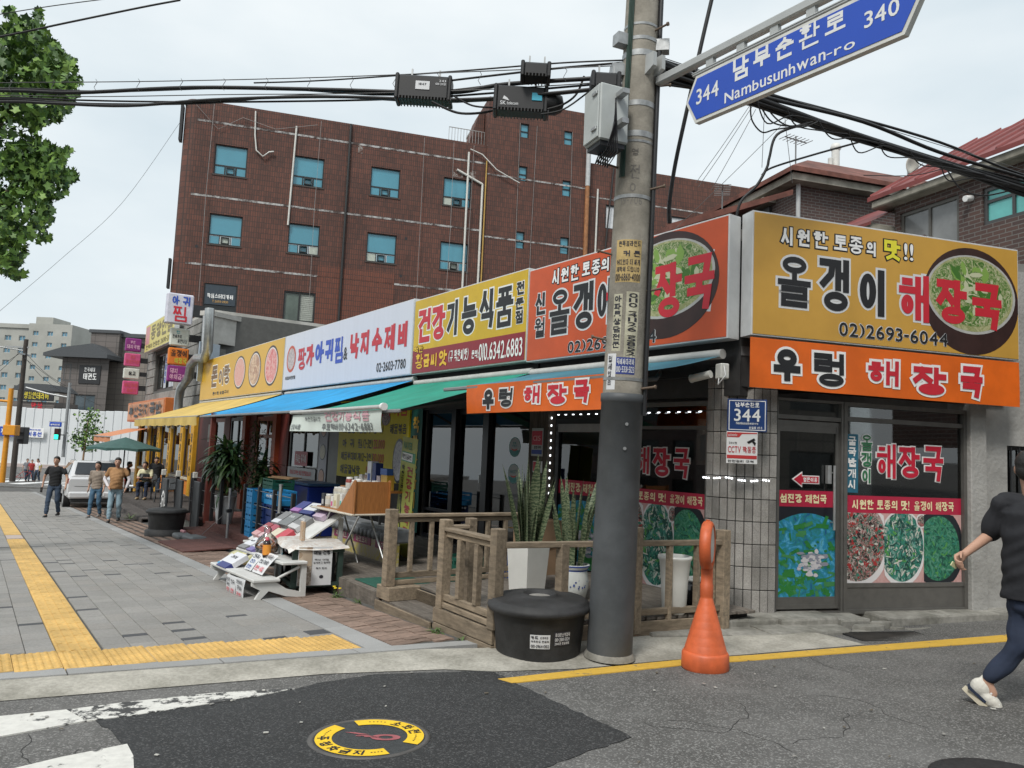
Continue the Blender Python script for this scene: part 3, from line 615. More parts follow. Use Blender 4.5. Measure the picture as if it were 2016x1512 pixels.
M_RUS = mat('rustic_boards', (.085, .07, .058), .85, var=.5, scale=3, wood=(12, 12, 1.2), bump=.6, bscale=14)
for i in range(4): ob('board', MB().box(-3.76 + .115*i, -.01 - .006*(i % 2), .05, -3.76 + .115*i + .11, .12, 2.32, c=.006), M_RUS, cs)
RB = mat('red_window_film', (.42, .015, .05), .35, var=.05); M_DKF = mat('dark_window_film', (.012, .013, .02), .3)
CREAM = ink('cream', (.80, .70, .42))
SOUP = photo('soup_print', [(.01,.03,.08), (.01,.12,.10), (.03,.22,.05), (.05,.30,.38), (.08,.33,.60), (.25,.50,.66)], 7, dist=1.2)
SOUPB = photo('soup_broth_print', [(.004,.05,.16), (.01,.12,.30), (.02,.22,.20), (.02,.24,.46), (.12,.45,.62), (.01,.14,.10)], 6, dist=1.5)
LEAF = photo('leek_print', [(.01,.07,.02), (.02,.20,.04), (.03,.20,.04), (.05,.27,.06)], 18); CLAM = photo('clam_print', [(.20,.18,.19), (.45,.45,.50), (.62,.60,.62), (.30,.32,.38)], 26)
P1 = photo('salad_print_red', [(.02,.035,.03), (.03,.12,.07), (.34,.29,.27), (.30,.025,.03), (.55,.50,.47), (.10,.05,.04)], 52, 'cell'); P2 = photo('salad_print_green', [(.01,.05,.045), (.02,.16,.13), (.07,.30,.24), (.50,.55,.48), (.02,.09,.08)], 46, 'cell', stretch=(1, 1, .5)); P3 = photo('soup_print_dark', [(.006,.02,.02), (.01,.09,.06), (.03,.20,.10), (.10,.27,.20), (.25,.34,.28)], 12)
PBOWL = mat('print_bowl_black', (.012, .016, .022), .35); PWOOD = photo('print_table', [(.45,.22,.20), (.58,.36,.34), (.50,.30,.28)], 4, stretch=(4, 1, .5)); PWH = ink('dish', (.70, .68, .68))
def soup_photo(par, x0, x1, z0, z1, y, M=None, sd=1):
    r = random.Random(sd); g = MB(); w_, h_ = x1-x0, z1-z0
    g.add([(x0,y,z0),(x1,y,z0),(x1,y,z1),(x0,y,z1)], [(0,1,2,3)], 0, M=M)
    n = 24; top = [(x0 + w_*i/n, y-.0015, z1 - h_*(.17 - .10*math.sin(math.pi*i/n)) ) for i in range(n+1)]
    g.poly([(x0, y-.0015, z0), (x1, y-.0015, z0)] + top[::-1], 1, M)
    def blob(cx, cz, rx, rz, mi, yy, k=11): g.poly([(min(x1, max(x0, cx + rx*math.cos(2*math.pi*i/k)*r.uniform(.75, 1.1))), yy, min(z1, max(z0, cz + rz*math.sin(2*math.pi*i/k)*r.uniform(.75, 1.1)))) for i in range(k)], mi, M)
    for i in range(90):
        a = r.uniform(0, 3.1); cx, cz = x0 + w_*r.uniform(.03, .97), z0 + h_*(r.uniform(.02, .22) if i < 45 else r.uniform(.2, .85)); l, ww = w_*r.uniform(.04, .12), w_*r.uniform(.012, .035)
        dx, dz = math.cos(a)*l, math.sin(a)*l*.6; px_, pz_ = -math.sin(a)*ww, math.cos(a)*ww
        q = [(cx+dx+px_, cz+dz+pz_), (cx-dx+px_, cz-dz+pz_), (cx-dx-px_, cz-dz-pz_), (cx+dx-px_, cz+dz-pz_)]
        g.poly([(min(x1, max(x0, p[0])), y-.0025 - i*.00003, min(z1, max(z0, p[1]))) for p in q][::-1], 2 if i % 3 else 4, M)
    for i in range(55): blob(x0 + w_*(.62 + .24*r.gauss(0, .5)), z0 + h_*(.40 + .15*r.gauss(0, .55)), w_*r.uniform(.03, .085), h_*r.uniform(.012, .035), r.choice((3, 5, 5, 6)), y-.0045 - i*.00004, 7)
    for i in range(9): blob(x0 + w_*(.62 + .2*r.gauss(0, .5)), z0 + h_*(.5 + .1*r.gauss(0, .6)), w_*r.uniform(.02, .04), h_*r.uniform(.008, .018), 2, y-.0062 - i*.00004, 7)
    return ob('photo_print', g, [M_DKF, SOUPB, LEAF, CLAM, ink('leek_pale', (.05, .24, .08)), ink('clam_pale', (.60, .58, .60)), ink('clam_grey', (.26, .27, .33))], par)
def dish_photo(par, x0, x1, z0, z1, y, M=None, three=True):
    g = MB().add([(x0,y,z0),(x1,y,z0),(x1,y,z1),(x0,y,z1)], [(0,1,2,3)], 0, M=M); a, b = x0 + (x1-x0)*.325, x0 + (x1-x0)*.665; h_ = z1-z0
    def clip(cx, cz, rx, rz, mi, yy, l, r_, n=40): g.poly([(min(r_, max(l, cx + rx*math.cos(2*math.pi*i/n))), yy, min(z1, max(z0, cz + rz*math.sin(2*math.pi*i/n)))) for i in range(n)], mi, M)
    clip(x0 + (a-x0)*.30, z0+h_*.58, (a-x0)*.84, h_*.66, 1, y-.002, x0, a); clip(x0 + (a-x0)*.30, z0+h_*.60, (a-x0)*.74, h_*.58, 2, y-.003, x0, a)
    clip((a+b)/2 - (b-a)*.06, z0+h_*.50, (b-a)*.60, h_*.56, 1, y-.002, a, b); clip((a+b)/2 - (b-a)*.06, z0+h_*.52, (b-a)*.55, h_*.51, 3, y-.003, a, b); clip(b - (b-a)*.06, z0+h_*.9, (b-a)*.14, h_*.11, 1, y-.004, a, b); clip(b - (b-a)*.06, z0+h_*.9, (b-a)*.11, h_*.085, 2, y-.005, a, b)
    clip((b+x1)/2 - (x1-b)*.12, z0+h_*.5, (x1-b)*.68, h_*.60, 4, y-.002, b, x1); clip((b+x1)/2 - (x1-b)*.12, z0+h_*.5, (x1-b)*.56, h_*.48, 5, y-.003, b, x1)
    r = random.Random(7)
    def bits(l, r_, cx, cz, rx, rz, n, mis, s0, s1, asp):
        for i in range(n):
            a, q = r.uniform(0, 6.28), math.sqrt(r.random()); x, z = cx + rx*q*math.cos(a), cz + rz*q*math.sin(a); th, L = r.uniform(0, 3.14), r.uniform(s0, s1)*h_; W_ = L*asp*r.uniform(.6, 1.4)
            g.poly([(min(r_, max(l, x + dx*math.cos(th)*L - dz*math.sin(th)*W_)), y - .0035 - i*.00001, min(z1, max(z0, z + dx*math.sin(th)*L + dz*math.cos(th)*W_))) for dx, dz in ((1, .2), (.5, 1), (-.7, .8), (-1, -.3), (-.3, -1), (.6, -.7))], r.choice(mis), M)
    bits(x0, a, x0 + (a-x0)*.30, z0+h_*.60, (a-x0)*.70, h_*.54, 260, (6, 6, 7, 8, 9, 9, 10), .012, .04, .5)
    bits(a, b, (a+b)/2 - (b-a)*.06, z0+h_*.52, (b-a)*.52, h_*.48, 300, (7, 7, 8, 8, 10, 11), .02, .06, .28)
    bits(b, x1, (b+x1)/2 - (x1-b)*.12, z0+h_*.5, (x1-b)*.52, h_*.44, 150, (7, 8, 8, 11), .012, .05, .3)
    return ob('photo_print', g, [PWOOD, PWH, P1, P2, PBOWL, P3] + [ink('bit_' + k, c) for k, c in (('black', (.03, .02, .02)), ('deep', (.01, .07, .055)), ('teal', (.03, .20, .14)), ('red', (.36, .03, .03)), ('white', (.56, .56, .50)), ('leaf', (.08, .28, .07)))], par)
def sticker(par, M, x0, x1, z0, z1, y, m, name='window_film'): return ob(name, MB().add([(x0,y,z0),(x1,y,z0),(x1,y,z1),(x0,y,z1)], [(0,1,2,3)], 0, M=M), m, par)
def words(par, items, m, M=None, name='lettering'):
    if len(items) > 1 and max(abs(i[4] - i[2]) for i in items) > .095: return [words(par, [i], m, M, 'letter' if name == 'lettering' else 'letter_outline') for i in items][-1]
    g = MB()
    for it in items: text(g, *it[:7], M=M, **(it[7] if len(it) > 7 else {}))
    return ob(name, g, m, par)
I4 = Matrix.Identity(4)
sticker(cs, I4, -1.96, -.48, 1.07, 1.24, .0875, RB)
words(cs, [('시원한 토종의 맛!', -1.93, 1.105, -1.12, 1.205, .086, .006), ('올갱이 해장국', -1.05, 1.105, -.56, 1.205, .086, .006)], CREAM)
dish_photo(cs, -1.96, -.48, .12, 1.07, .0885)
def outlined(par, items, m, mo, ob_=.02, M=None):
    words(par, [(it[0], *it[1:5], it[5] + .008, it[6], dict(it[7] if len(it) > 7 else {}, out=ob_)) for it in items], mo, M, 'lettering_outline'); return words(par, items, m, M)
WRED = ink('window_red', (.50, .01, .035))
outlined(cs, [('해', -1.62, 1.42, -1.39, 1.75, .076, .012), ('장', -1.33, 1.40, -1.06, 1.74, .076, .012), ('국', -1.0, 1.40, -.76, 1.74, .076, .012)], WRED, WHITE, .014)
sticker(cs, I4, -3.13, -2.12, 1.08, 1.27, .0775, RB); words(cs, [('섬진강 제첩국', -2.98, 1.115, -2.3, 1.235, .076, .006)], CREAM)
soup_photo(cs, -3.13, -2.12, .1, 1.08, .079, None, 4)
DZ = [.06, 2.09]
dB = ob('door', fr(.49, 1.31, .075, 2.09, .045, .05, .10).box(.535, .055, .12, 1.265, .095, .20).box(.535, .055, 1.97, 1.265, .095, 2.045), M_ALU, cs, FBl)
ob('pane', MB().box(.535, .07, .2, 1.265, .076, 1.97), G_SHOP, dB)
ob('handle', MB().tube([(1.2, .0, .92), (1.2, .0, 1.62)], .014, 8).cyl((1.2, 0, 1.0), (1.2, .06, 1.0), .008).cyl((1.2, 0, 1.54), (1.2, .06, 1.54), .008).box(1.13, .02, 1.42, 1.18, .06, 1.62), STEEL, dB)
ob('door_frame', fr(.465, 1.335, .02, 2.33, .028, .02, .11).box(.493, .03, 2.105, 1.307, .1, 2.15), M_ALU, cs, FBl)
ob('transom_pane', MB().box(.49, .07, 2.15, 1.31, .076, 2.31), G_SHOP, cs, FBl)
wB = ob('window', fr(1.34, 3.06, .02, 2.33, .045, .015, .11).box(1.385, .03, .30, 3.015, .1, .345).box(1.385, .03, 2.12, 3.015, .1, 2.17).box(1.385, .04, .065, 3.015, .09, .30), M_ALU, cs, FBl)
ob('pane', MB().box(1.385, .06, .345, 3.015, .066, 2.12), G_SHOP, wB); ob('pane', MB().box(1.385, .06, 2.17, 3.015, .066, 2.285), G_SHOP, wB)
FBs = FBl
sticker(cs, FBs, .5, 1.3, 1.16, 1.335, .066, RB); words(cs, [('섬진강 제첩국', .555, 1.2, 1.15, 1.295, .063, .006)], CREAM, FBs)
soup_photo(cs, .536, 1.264, .2, 1.16, .0668, FBs, 9)
sticker(cs, FBs, 1.39, 3.01, 1.11, 1.30, .056, RB); words(cs, [('시원한 토종의 맛!', 1.48, 1.15, 2.26, 1.255, .053, .006), ('올갱이 해장국', 2.33, 1.15, 2.9, 1.255, .053, .006)], CREAM, FBs)
dish_photo(cs, 1.39, 3.01, .345, 1.11, .0565, FBs)
TEAL = mat('teal_film', (.02, .13, .20), .4); sticker(cs, FBs, 1.395, 1.56, 1.33, 1.98, .056, TEAL); words(cs, [('굴국밥개시', 1.425, 1.36, 1.53, 1.96, .052, .005, dict(vert=True))], WHITE, FBs)
GRN = ink('green_outline', (.03, .16, .07))
outlined(cs, [('올', 1.60, 1.80, 1.75, 1.98, .051, .004), ('갱', 1.60, 1.62, 1.74, 1.78, .05, .004), ('이', 1.61, 1.44, 1.74, 1.60, .05, .004)], GRN, WHITE, .012, FBs)
outlined(cs, [('해', 1.81, 1.50, 2.08, 1.89, .05, .014), ('장', 2.12, 1.51, 2.41, 1.87, .05, .014), ('국', 2.46, 1.49, 2.75, 1.89, .05, .014)], WRED, WHITE, .014, FBs)
g = MB().prism([(.70, 1.455), (.83, 1.54), (.83, 1.50), (1.05, 1.50), (1.05, 1.41), (.83, 1.41), (.83, 1.37)], .06, .066, 0, FBs); ob('arrow_sticker', g, WHITE, cs)
g = MB().prism([(.72, 1.455), (.823, 1.522), (.823, 1.49), (1.04, 1.49), (1.04, 1.42), (.823, 1.42), (.823, 1.388)], .057, .0595, 0, FBs); ob('arrow_sticker', g, WRED, cs); words(cs, [('옆문이용', .84, 1.43, 1.02, 1.48, .055, .002)], WHITE, FBs)
for i, (x, y) in enumerate(((1.0, 1.0), (2.2, 1.1), (1.6, 2.2))):
    ob('dining_table', MB().box(x-.3, y-.3, .72, x+.3, y+.3, .75, c=.01).box(x-.03, y-.03, .05, x+.03, y+.03, .72), mat('table_wood', (.25, .15, .08), .5), cs, FBl)
ob('menu_poster', MB().box(.62, 2.6, 1.55, 1.25, 2.62, 2.2), photo('menu_poster_print', [(.3, .05, .05), (.6, .5, .4), (.2, .1, .08)], 9), cs, FBl)
for i in range(5): ob('calendar', MB().box(-1.9 + .3*i, 1.2, 1.55 + .06*(i % 2), -1.68 + .3*i, 1.21, 1.95), mat('paper_dim', (.5, .5, .47), .8), cs)
for x, y in ((.9, 1.2), (2.1, 1.2), (1.6, 2.4)): ob('ceiling_light', MB().box(x-.25, y-.04, 2.70, x+.25, y+.04, 2.745), CEILAMP, cs, FBl)
for x, y in ((-1.2, 1.0), (-2.6, 1.0)): ob('ceiling_light', MB().box(x-.25, y-.04, 2.70, x+.25, y+.04, 2.745), CEILAMP, cs)
nb = thing('plastered_building', 'grey roughcast building beside the corner restaurant window', 'building', FB)
ob('pier', MB().box(3.065, -.04, -.05, 3.30, .3, 2.6, c=.01), M_PLAS, nb)
ob('wall', wall(MB(), 3.30, 9.5, -.1, 4.1, [(3.72, 4.6, .9, 1.95)], .06, .1), M_PLAS, nb); win(nb, 3.72, 4.6, .9, 1.95, .12, DARK, G_DK, .05, (4.16,))
for i in range(6): ob('window_bar', MB().box(3.79 + .13*i, .07, .92, 3.81 + .13*i, .085, 1.93), DARK, nb)
ob('roof', MB().box(3.67, .06, 4.1, 9.5, 5, 4.2), M_ROOFC, nb)
# -- health food shop (glass sliding doors)
hs = thing('health_food_shop', 'dark glass fronted health food shop behind the wooden deck', 'shop', FA)
ob('floor', MB().box(-7.1, .02, -.2, -3.62, 3.8, .05), M_FLR, hs); ob('ceiling', MB().box(-7.1, .1, 2.7, -3.62, 3.8, 2.8), M_CEIL, hs); ob('interior_wall', MB().box(-7.1, 3.7, .05, -3.62, 3.8, 2.7), M_INT, hs); ob('interior_wall', MB().box(-7.14, .1, .05, -7.1, 3.7, 2.7), M_INT, hs)
ob('header', MB().box(-7.14, .0, 2.3, -3.62, .22, 4.05), M_HEAD, hs)
win(hs, -4.95, -3.78, .06, 2.3, .06, M_BLKF, G_DK, .06, name='door'); win(hs, -6.0, -5.02, .06, 2.3, .1, M_BLKF, G_DK, .09, name='door'); win(hs, -7.0, -6.02, .06, 2.3, .06, M_BLKF, G_DK, .06, trans=(.55,), name='door')
ob('door_post', MB().box(-5.06, .02, .06, -4.9, .12, 2.3).box(-6.08, .03, .06, -5.94, .13, 2.3), M_BLKF, hs)
ob('handle', MB().box(-5.22, .08, 1.1, -5.19, .1, 1.22), STEEL, hs)
M_SHELF = mat('white_shelf', (.5, .52, .52), .5)
for k in range(6):
    ob('shelf', MB().box(-4.9, .9, .25 + .36*k, -3.7, 1.25, .27 + .36*k), M_SHELF, hs)
    for i in range(6):
        hh = random.uniform(.12, .26); x = -4.8 + .19*i
        ob('packet', MB().box(x, .95, .272 + .36*k, x + random.uniform(.08, .15), 1.1, .272 + .36*k + hh), ink('packet%d' % ((i*7+k*3) % 5), [(.5, .5, .48), (.35, .05, .05), (.05, .2, .3), (.5, .4, .1), (.12, .3, .2)][(i*7+k*3) % 5]), hs)
ob('shelf_upright', MB().box(-4.92, .9, .06, -4.9, 1.25, 2.3).box(-4.3, .9, .06, -4.28, 1.25, 2.3).box(-3.7, .9, .06, -3.68, 1.25, 2.3), M_SHELF, hs)
for y in (1.6, 2.6): ob('ceiling_light', MB().box(-5.6, y, 2.65, -4.4, y + .08, 2.695), CEILAMP, hs)
CERT = [ink('cert_grey', (.40, .42, .43)), ink('cert_teal', (.02, .22, .22)), ink('cert_red', (.5, .06, .03))]
for zc, tx in ((1.69, '전북\n이야기'), (1.29, 'HACCP')):
    x = -4.25; g = MB().disc(x, zc, .15, .15, .088, 36, 0).disc(x, zc, .138, .138, .0865, 36, 2).disc(x, zc, .15, .15, .0875, 36, 1, r0=.93)
    g.poly([(x + .138*math.cos(q), .085, zc + .138*math.sin(q)) for q in [math.radians(200 + 14*i) for i in range(11)]], 1)
    g.poly([(x + .085*math.cos(math.radians(205 + 13*i)), .084, zc - .01 + .05*math.sin(math.radians(205 + 13*i))) for i in range(11)] + [(x + .085*math.cos(math.radians(335 - 13*i)), .084, zc - .005 + .03*math.sin(math.radians(335 - 13*i))) for i in range(11)], 3)
    if tx == 'HACCP': text(g, tx, x - .09, zc + .005, x + .09, zc + .055, .083, .003, 1)
    else: text(g, '전북', x - .04, zc + .04, x + .04, zc + .075, .083, .002, 1); text(g, '이야기', x - .06, zc, x + .06, zc + .035, .083, .002, 1)
    ob('certificate_sticker', g, [ink('cert_rim', (.62, .62, .62)), CERT[1], CERT[0], CERT[2]], hs)
GB = mat('dark_green_film', (.004, .10, .075), .5); GOLD = ink('gold', (.62, .38, .03))
sticker(hs, I4, -7.46, -7.03, .1, 2.45, -.02, GB, 'vertical_banner'); words(hs, [('착한황금씨앗', -7.36, .15, -7.13, 2.2, -.03, .01, dict(vert=True))], GOLD)
sp_ = thing('security_plate', 'red and blue security company plate on the rustic boards', 'sign', fA(3.53, .03, 1.77))
ob('plate', MB().box(-.135, 0, -.2, .135, .012, .2, c=.01), ink('plate_grey', (.4, .42, .42)), sp_); ob('red_panel', MB().box(-.12, -.004, -.04, .12, 0, .16), ink('plate_red', (.5, .025, .05)), sp_); ob('blue_panel', MB().box(-.12, -.004, -.17, .12, 0, -.11), ink('plate_blue', (.02, .05, .28)), sp_)
words(sp_, [('C', -.09, .02, -.02, .09, -.006, .008), ('1', -.01, .02, .01, .09, -.006, .008), ('S', .025, .02, .09, .09, -.006, .008)], ink('plate_pink', (.65, .3, .3))); words(sp_, [('보안구역', -.06, -.095, .1, -.055, -.006, .003)], BLACK)
sp2 = thing('notice_card', 'small white card with red corner below the security plate', 'sign', fA(3.5, .03, 1.42)); ob('card', MB().box(-.11, 0, -.08, .11, .008, .08), WHITE, sp2); ob('red_panel', MB().box(-.1, -.003, -.06, -.03, 0, .07), ink('plate_red', (.5, .025, .05)), sp2)
# -- seafood restaurant
M_REDW = mat('dark_red_wall', (.13, .018, .014), .6, var=.2, scale=4, dirt=.3); M_ORF = mat('orange_door_frame', (.27, .055, .02), .5, var=.15); M_GRYP = mat('grey_metal_panel', (.24, .25, .24), .5, var=.1)
sf = thing('seafood_restaurant', 'seafood restaurant front with yellow menu board and grey shutters', 'restaurant', FA)
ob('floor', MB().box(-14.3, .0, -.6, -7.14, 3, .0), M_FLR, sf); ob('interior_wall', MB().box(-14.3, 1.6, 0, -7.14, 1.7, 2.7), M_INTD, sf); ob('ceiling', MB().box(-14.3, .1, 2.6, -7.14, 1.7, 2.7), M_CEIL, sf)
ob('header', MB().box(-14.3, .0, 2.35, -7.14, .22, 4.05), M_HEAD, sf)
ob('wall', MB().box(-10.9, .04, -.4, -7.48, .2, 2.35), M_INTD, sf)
ob('panel', MB().box(-11.5, .0, -.3, -10.95, .15, 2.35), M_GRYP, sf)
win(sf, -14.25, -12.2, .9, 2.3, .03, mat('grey_sash', (.22, .24, .24), .5), G_DK, .06, (-13.2,)); ob('wall', MB().box(-14.25, .04, -.4, -12.2, .14, .9), M_GRYP, sf)
sticker(sf, I4, -14.2, -12.25, .75, 1.0, .0, ink('strip_white', (.45, .48, .5)), 'notice_strip'); words(sf, [('정성을 다하는 해물 전문점입니다', -14.0, .82, -12.5, .93, -.01, .004)], RED)
sticker(sf, I4, -13.7, -12.8, 1.05, 1.4, -.01, ink('notice_red', (.4, .03, .06)), 'notice_board'); words(sf, [('주차는 뒤쪽에', -13.6, 1.12, -12.9, 1.32, -.016, .006)], WHITE)
fp_ = ob('menu_strip', MB().box(-12.05, -.02, .2, -11.55, 0, 2.2), ink('strip_pale', (.42, .43, .48)), sf)
for k, z in enumerate((1.95, 1.42, .85, .4)):
    ob('dish_print', MB().disc(-11.8, z, .19, .19, -.024, 24, 0).disc(-11.8, z, .16, .16, -.027, 24, 1), [PBOWL, photo('dish%d' % (k % 2), [[(.4, .05, .03), (.5, .3, .2), (.3, .1, .05)], [(.5, .45, .3), (.4, .35, .2), (.2, .2, .12)]][k % 2], 14)], fp_)
YB = mat('yellow_board', (.62, .52, .01), .5, var=.05)
mbd = ob('menu_board', MB().box(-10.85, -.04, .93, -7.5, -.005, 2.55), YB, sf)
words(mbd, [('☆점심특선(11시~15시)', -10.6, 1.86, -8.6, 2.08, -.045, .014), ('아  귀  찜', -10.6, 1.56, -9.55, 1.74, -.045, .012), ('(2~3인)', -9.5, 1.56, -9.05, 1.74, -.045, .01), ('해물부대찌개(2~3인)', -10.65, 1.29, -9.0, 1.46, -.045, .012), ('해물갈낙탕', -10.65, 1.0, -9.6, 1.19, -.045, .012), ('해물볶음', -8.3, 1.86, -7.6, 2.05, -.045, .01)], BLACK)
words(mbd, [('23.000', -9.0, 1.56, -8.5, 1.74, -.045, .012), ('30.000', -9.0, 1.29, -8.5, 1.46, -.045, .012), ('15.000', -9.3, 1.0, -8.7, 1.19, -.045, .012), ('짱가아귀찜', -9.2, 2.2, -7.6, 2.48, -.045, .02)], RED)
ob('dish_print', MB().disc(-7.85, 1.35, .26, .42, -.045, 28, 0).disc(-7.85, 1.35, .22, .37, -.048, 28, 1).disc(-8.5, 2.15, .2, .13, -.045, 20, 2), [PBOWL, photo('octopus_print', [(.08,.09,.12), (.3,.3,.36), (.5,.5,.5), (.1,.2,.08)], 12), P1], mbd)
# -- pork restaurant (red and orange front)
pk = thing('pork_restaurant', 'dark red restaurant front with orange framed doors under the blue and yellow awnings', 'restaurant', FA)
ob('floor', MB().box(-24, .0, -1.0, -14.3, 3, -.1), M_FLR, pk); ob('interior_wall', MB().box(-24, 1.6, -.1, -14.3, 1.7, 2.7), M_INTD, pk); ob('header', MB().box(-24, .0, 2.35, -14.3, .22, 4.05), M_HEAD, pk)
for x0, x1 in ((-24, -22.0), (-20.6, -20.0), (-18.2, -17.2), (-15.2, -14.32)): ob('wall', MB().box(x0, .0, -.5, x1, .2, 2.35), M_REDW, pk)
win(pk, -17.15, -15.25, -.05, 2.3, .02, M_ORF, G_DK, .12, (-16.2,), (1.75,), name='door'); win(pk, -19.95, -18.25, .0, 2.3, .02, DARK, G_DK, .1, (-19.1,)); win(pk, -21.95, -20.65, -.05, 2.3, .02, M_ORF, G_DK, .12, name='door')
ob('column', MB().box(-15.3, -.12, -.4, -15.0, .0, 2.4), M_ORF, pk); ob('column', MB().box(-18.15, -.12, -.4, -17.85, .0, 2.4), M_ORF, pk)
ob('notice_board', MB().box(-22.6, -.04, 1.5, -22.0, -.005, 2.1), ink('dim_card', (.25, .24, .2)), pk)
# == SIGNS AND AWNINGS
M_SIDE = mat('sign_side_white', (.60, .61, .61), .4, .2, var=.08); M_SBACK = mat('sign_back', (.12, .12, .12), .6)
class Board:
    def __init__(s, name, label, cat, fr_, t, x0, x1, z0, z1, th, face, group=None, side=M_SIDE):
        s.f, s.t, s.x0, s.z0, s.w, s.h = fr_, t, x0, z0, x1 - x0, z1 - z0
        s.o = thing(name, label, cat, (FA if fr_ == 'A' else FB) @ T((x0, -t, z0)), group)
        w_, h_ = s.w, s.h
        ob('sign_box', MB().box(0, .006, 0, w_, th, h_, c=.004), side, s.o)
        ob('face', MB().box(.018, 0, .018, w_ - .018, .0055, h_ - .018), face, s.o)
    def L(s, px, py):
        x, z = (A if s.f == 'A' else B)(px, py, s.t); return x - s.x0, z - s.z0
    def bx(s, l, t_, r, b):
        xm, ym = (l + r) / 2, (t_ + b) / 2
        return s.L(l, ym)[0], s.L(xm, b)[1], s.L(r, ym)[0], s.L(xm, t_)[1]
    def put(s, items, crop, m, mo=None, out=.03, bold=.03, y=-.006, wt=.125, shadow=None):
        ox, oy, k = crop; its = []
        for c, l, t_, r, b in items:
            q = s.bx(ox + l*k, oy + t_*k, ox + r*k, oy + b*k); its.append((c, *q, y, bold, dict(wt=wt)))
        if mo: words(s.o, [(*i[:5], y + .005, bold, dict(wt=wt, out=out)) for i in its], mo, None, 'lettering_outline')
        return words(s.o, its, m)
C4 = (1260, 400, .375); C3 = (800, 450, 520/1966); C2 = (300, 550, 550/1848)
GREENS = photo('greens_print', [(.012,.05,.01), (.04,.13,.02), (.09,.19,.035), (.33,.35,.18), (.55,.56,.40), (.06,.17,.03)], 12, dist=3); BROTH = photo('broth_print', [(.34,.34,.16), (.42,.42,.24), (.22,.25,.08), (.55,.55,.42)], 9, dist=2)
BWL = mat('print_bowl_brown', (.035, .016, .014), .4, var=.3, scale=3)
def bowl(bd, cx, cz, rx, rz, y=-.002, n=48):
    g = MB(); cl = lambda a: min(bd.w - .02, max(.02, a))
    def el(x, z, a, b, yy, mi, keep=None): g.poly([(cl(x + a*math.cos(2*math.pi*i/n)), yy, max(.02, z + b*math.sin(2*math.pi*i/n))) for i in range(n)], mi)
    el(cx, cz, rx, rz, y, 0); el(cx, cz + rz*.12, rx*.93, rz*.74, y-.0012, 3); el(cx, cz + rz*.13, rx*.88, rz*.70, y-.0018, 2); el(cx, cz + rz*.16, rx*.84, rz*.63, y-.0024, 1)
    r = random.Random(5)
    for i in range(60):
        a, q = r.uniform(0, 6.28), r.uniform(.1, .8); x, z = cx + rx*.8*q*math.cos(a), cz + rz*.16 + rz*.6*q*math.sin(a); k = 6; s_ = r.uniform(.04, .10)*rx*2; th_ = r.uniform(0, 3.1)
        g.poly([(x + s_*math.cos(th_)*math.cos(2*math.pi*j/k) - s_*.35*math.sin(th_)*math.sin(2*math.pi*j/k), y - .0028 - i*.00002, z + (s_*math.sin(th_)*math.cos(2*math.pi*j/k) + s_*.35*math.cos(th_)*math.sin(2*math.pi*j/k))*.8) for j in range(k)], 4 + i % 3)
    return ob('bowl_print', g, [BWL, GREENS, BROTH, mat('print_rim', (.42, .42, .40), .4), ink('leaf_light', (.20, .34, .07)), ink('leaf_mid', (.05, .15, .02)), ink('leaf_pale', (.48, .50, .33))], bd.o)
OCH = mat('ochre_sign_face', (.56, .315, .055), .4, var=.06, scale=1.5, dirt=.1, dscale=1.0)
sb_ = Board('shop_sign', 'ochre lightbox sign with bowl photo above the side street door', 'shop sign', 'B', .25, -.045, 3.57, 2.93, 4.255, .2, OCH, 'fascia signs')
cx, cz = sb_.L(*[a for a in (1260 + 1740*.375, 400 + 515*.375)]); bowl(sb_, cx, cz, sb_.L(1260+1985*.375, 590)[0] - cx, .62)
sb_.put([('시',740,125,808,222),('원',825,140,890,228),('한',910,150,985,240),('토',1017,170,1085,250),('종',1097,178,1168,268),('의',1188,205,1240,280)], C4, WHITE, BLACK, .014, .004)
sb_.put([('맛',1280,195,1365,300)], C4, ink('lime', (.72, .66, .04)), BLACK, .014, .006); sb_.put([('!!',1385,215,1432,300)], C4, WHITE, BLACK, .014, .004)
SHAD = ink('pale_grey', (.62, .63, .64))
sb_.put([('올',722,278,895,545),('갱',940,292,1100,570),('이',1148,348,1300,592)], C4, BLACK, SHAD, .026, .03, wt=.15)
sb_.put([('해',1358,376,1520,622),('장',1556,402,1714,638),('국',1742,424,1896,664)], C4, RED, SHAD, .026, .022, wt=.14)
sb_.put([('02)2693-6044',1045,655,1612,722)], C4, BLACK, SHAD, .008, .006)
ORG = mat('red_orange_sign_face', (.56, .085, .022), .4, var=.06, scale=1.5, dirt=.14, dscale=1.6)
sa = Board('shop_sign', 'red orange lightbox sign with bowl photo, crossed by the utility pole', 'shop sign', 'A', .25, -3.58, .02, 2.9, 4.235, .19, ORG, 'fascia signs')
bowl(sa, sa.w - .92, .70, .80, .62)
sa.put([('시',1090,300,1145,415),('원',1155,290,1210,395),('한',1225,270,1285,385),('토',1312,250,1370,350),('종',1382,232,1445,340),('의',1455,220,1515,318)], C3, WHITE, BLACK, .014, .004)
sa.put([('신',965,480,1040,640),('월',958,665,1030,810)], C3, BLACK, SHAD, .016, .012)
sa.put([('올',1070,452,1215,785),('갱',1245,402,1395,750),('이',1422,372,1545,700)], C3, BLACK, SHAD, .026, .03, wt=.15)
text_ = [('해', sa.L(1262, 610)[0] - .62, .30, sa.L(1262, 610)[0] - .08, .92, -.006, .02, dict(wt=.14))]
words(sa.o, [(*i[:5], -.001, .02, dict(wt=.14, out=.026)) for i in text_], SHAD, None, 'lettering_outline'); words(sa.o, text_, RED)
sa.put([('장',80,316,220,604),('국',236,272,392,560)], C4, RED, SHAD, .026, .022, wt=.14)
x0, _ = sa.L(800+1205*.2645, 450+860*.2645); x1, _ = sa.L(1260+85*.375, 400+675*.375)
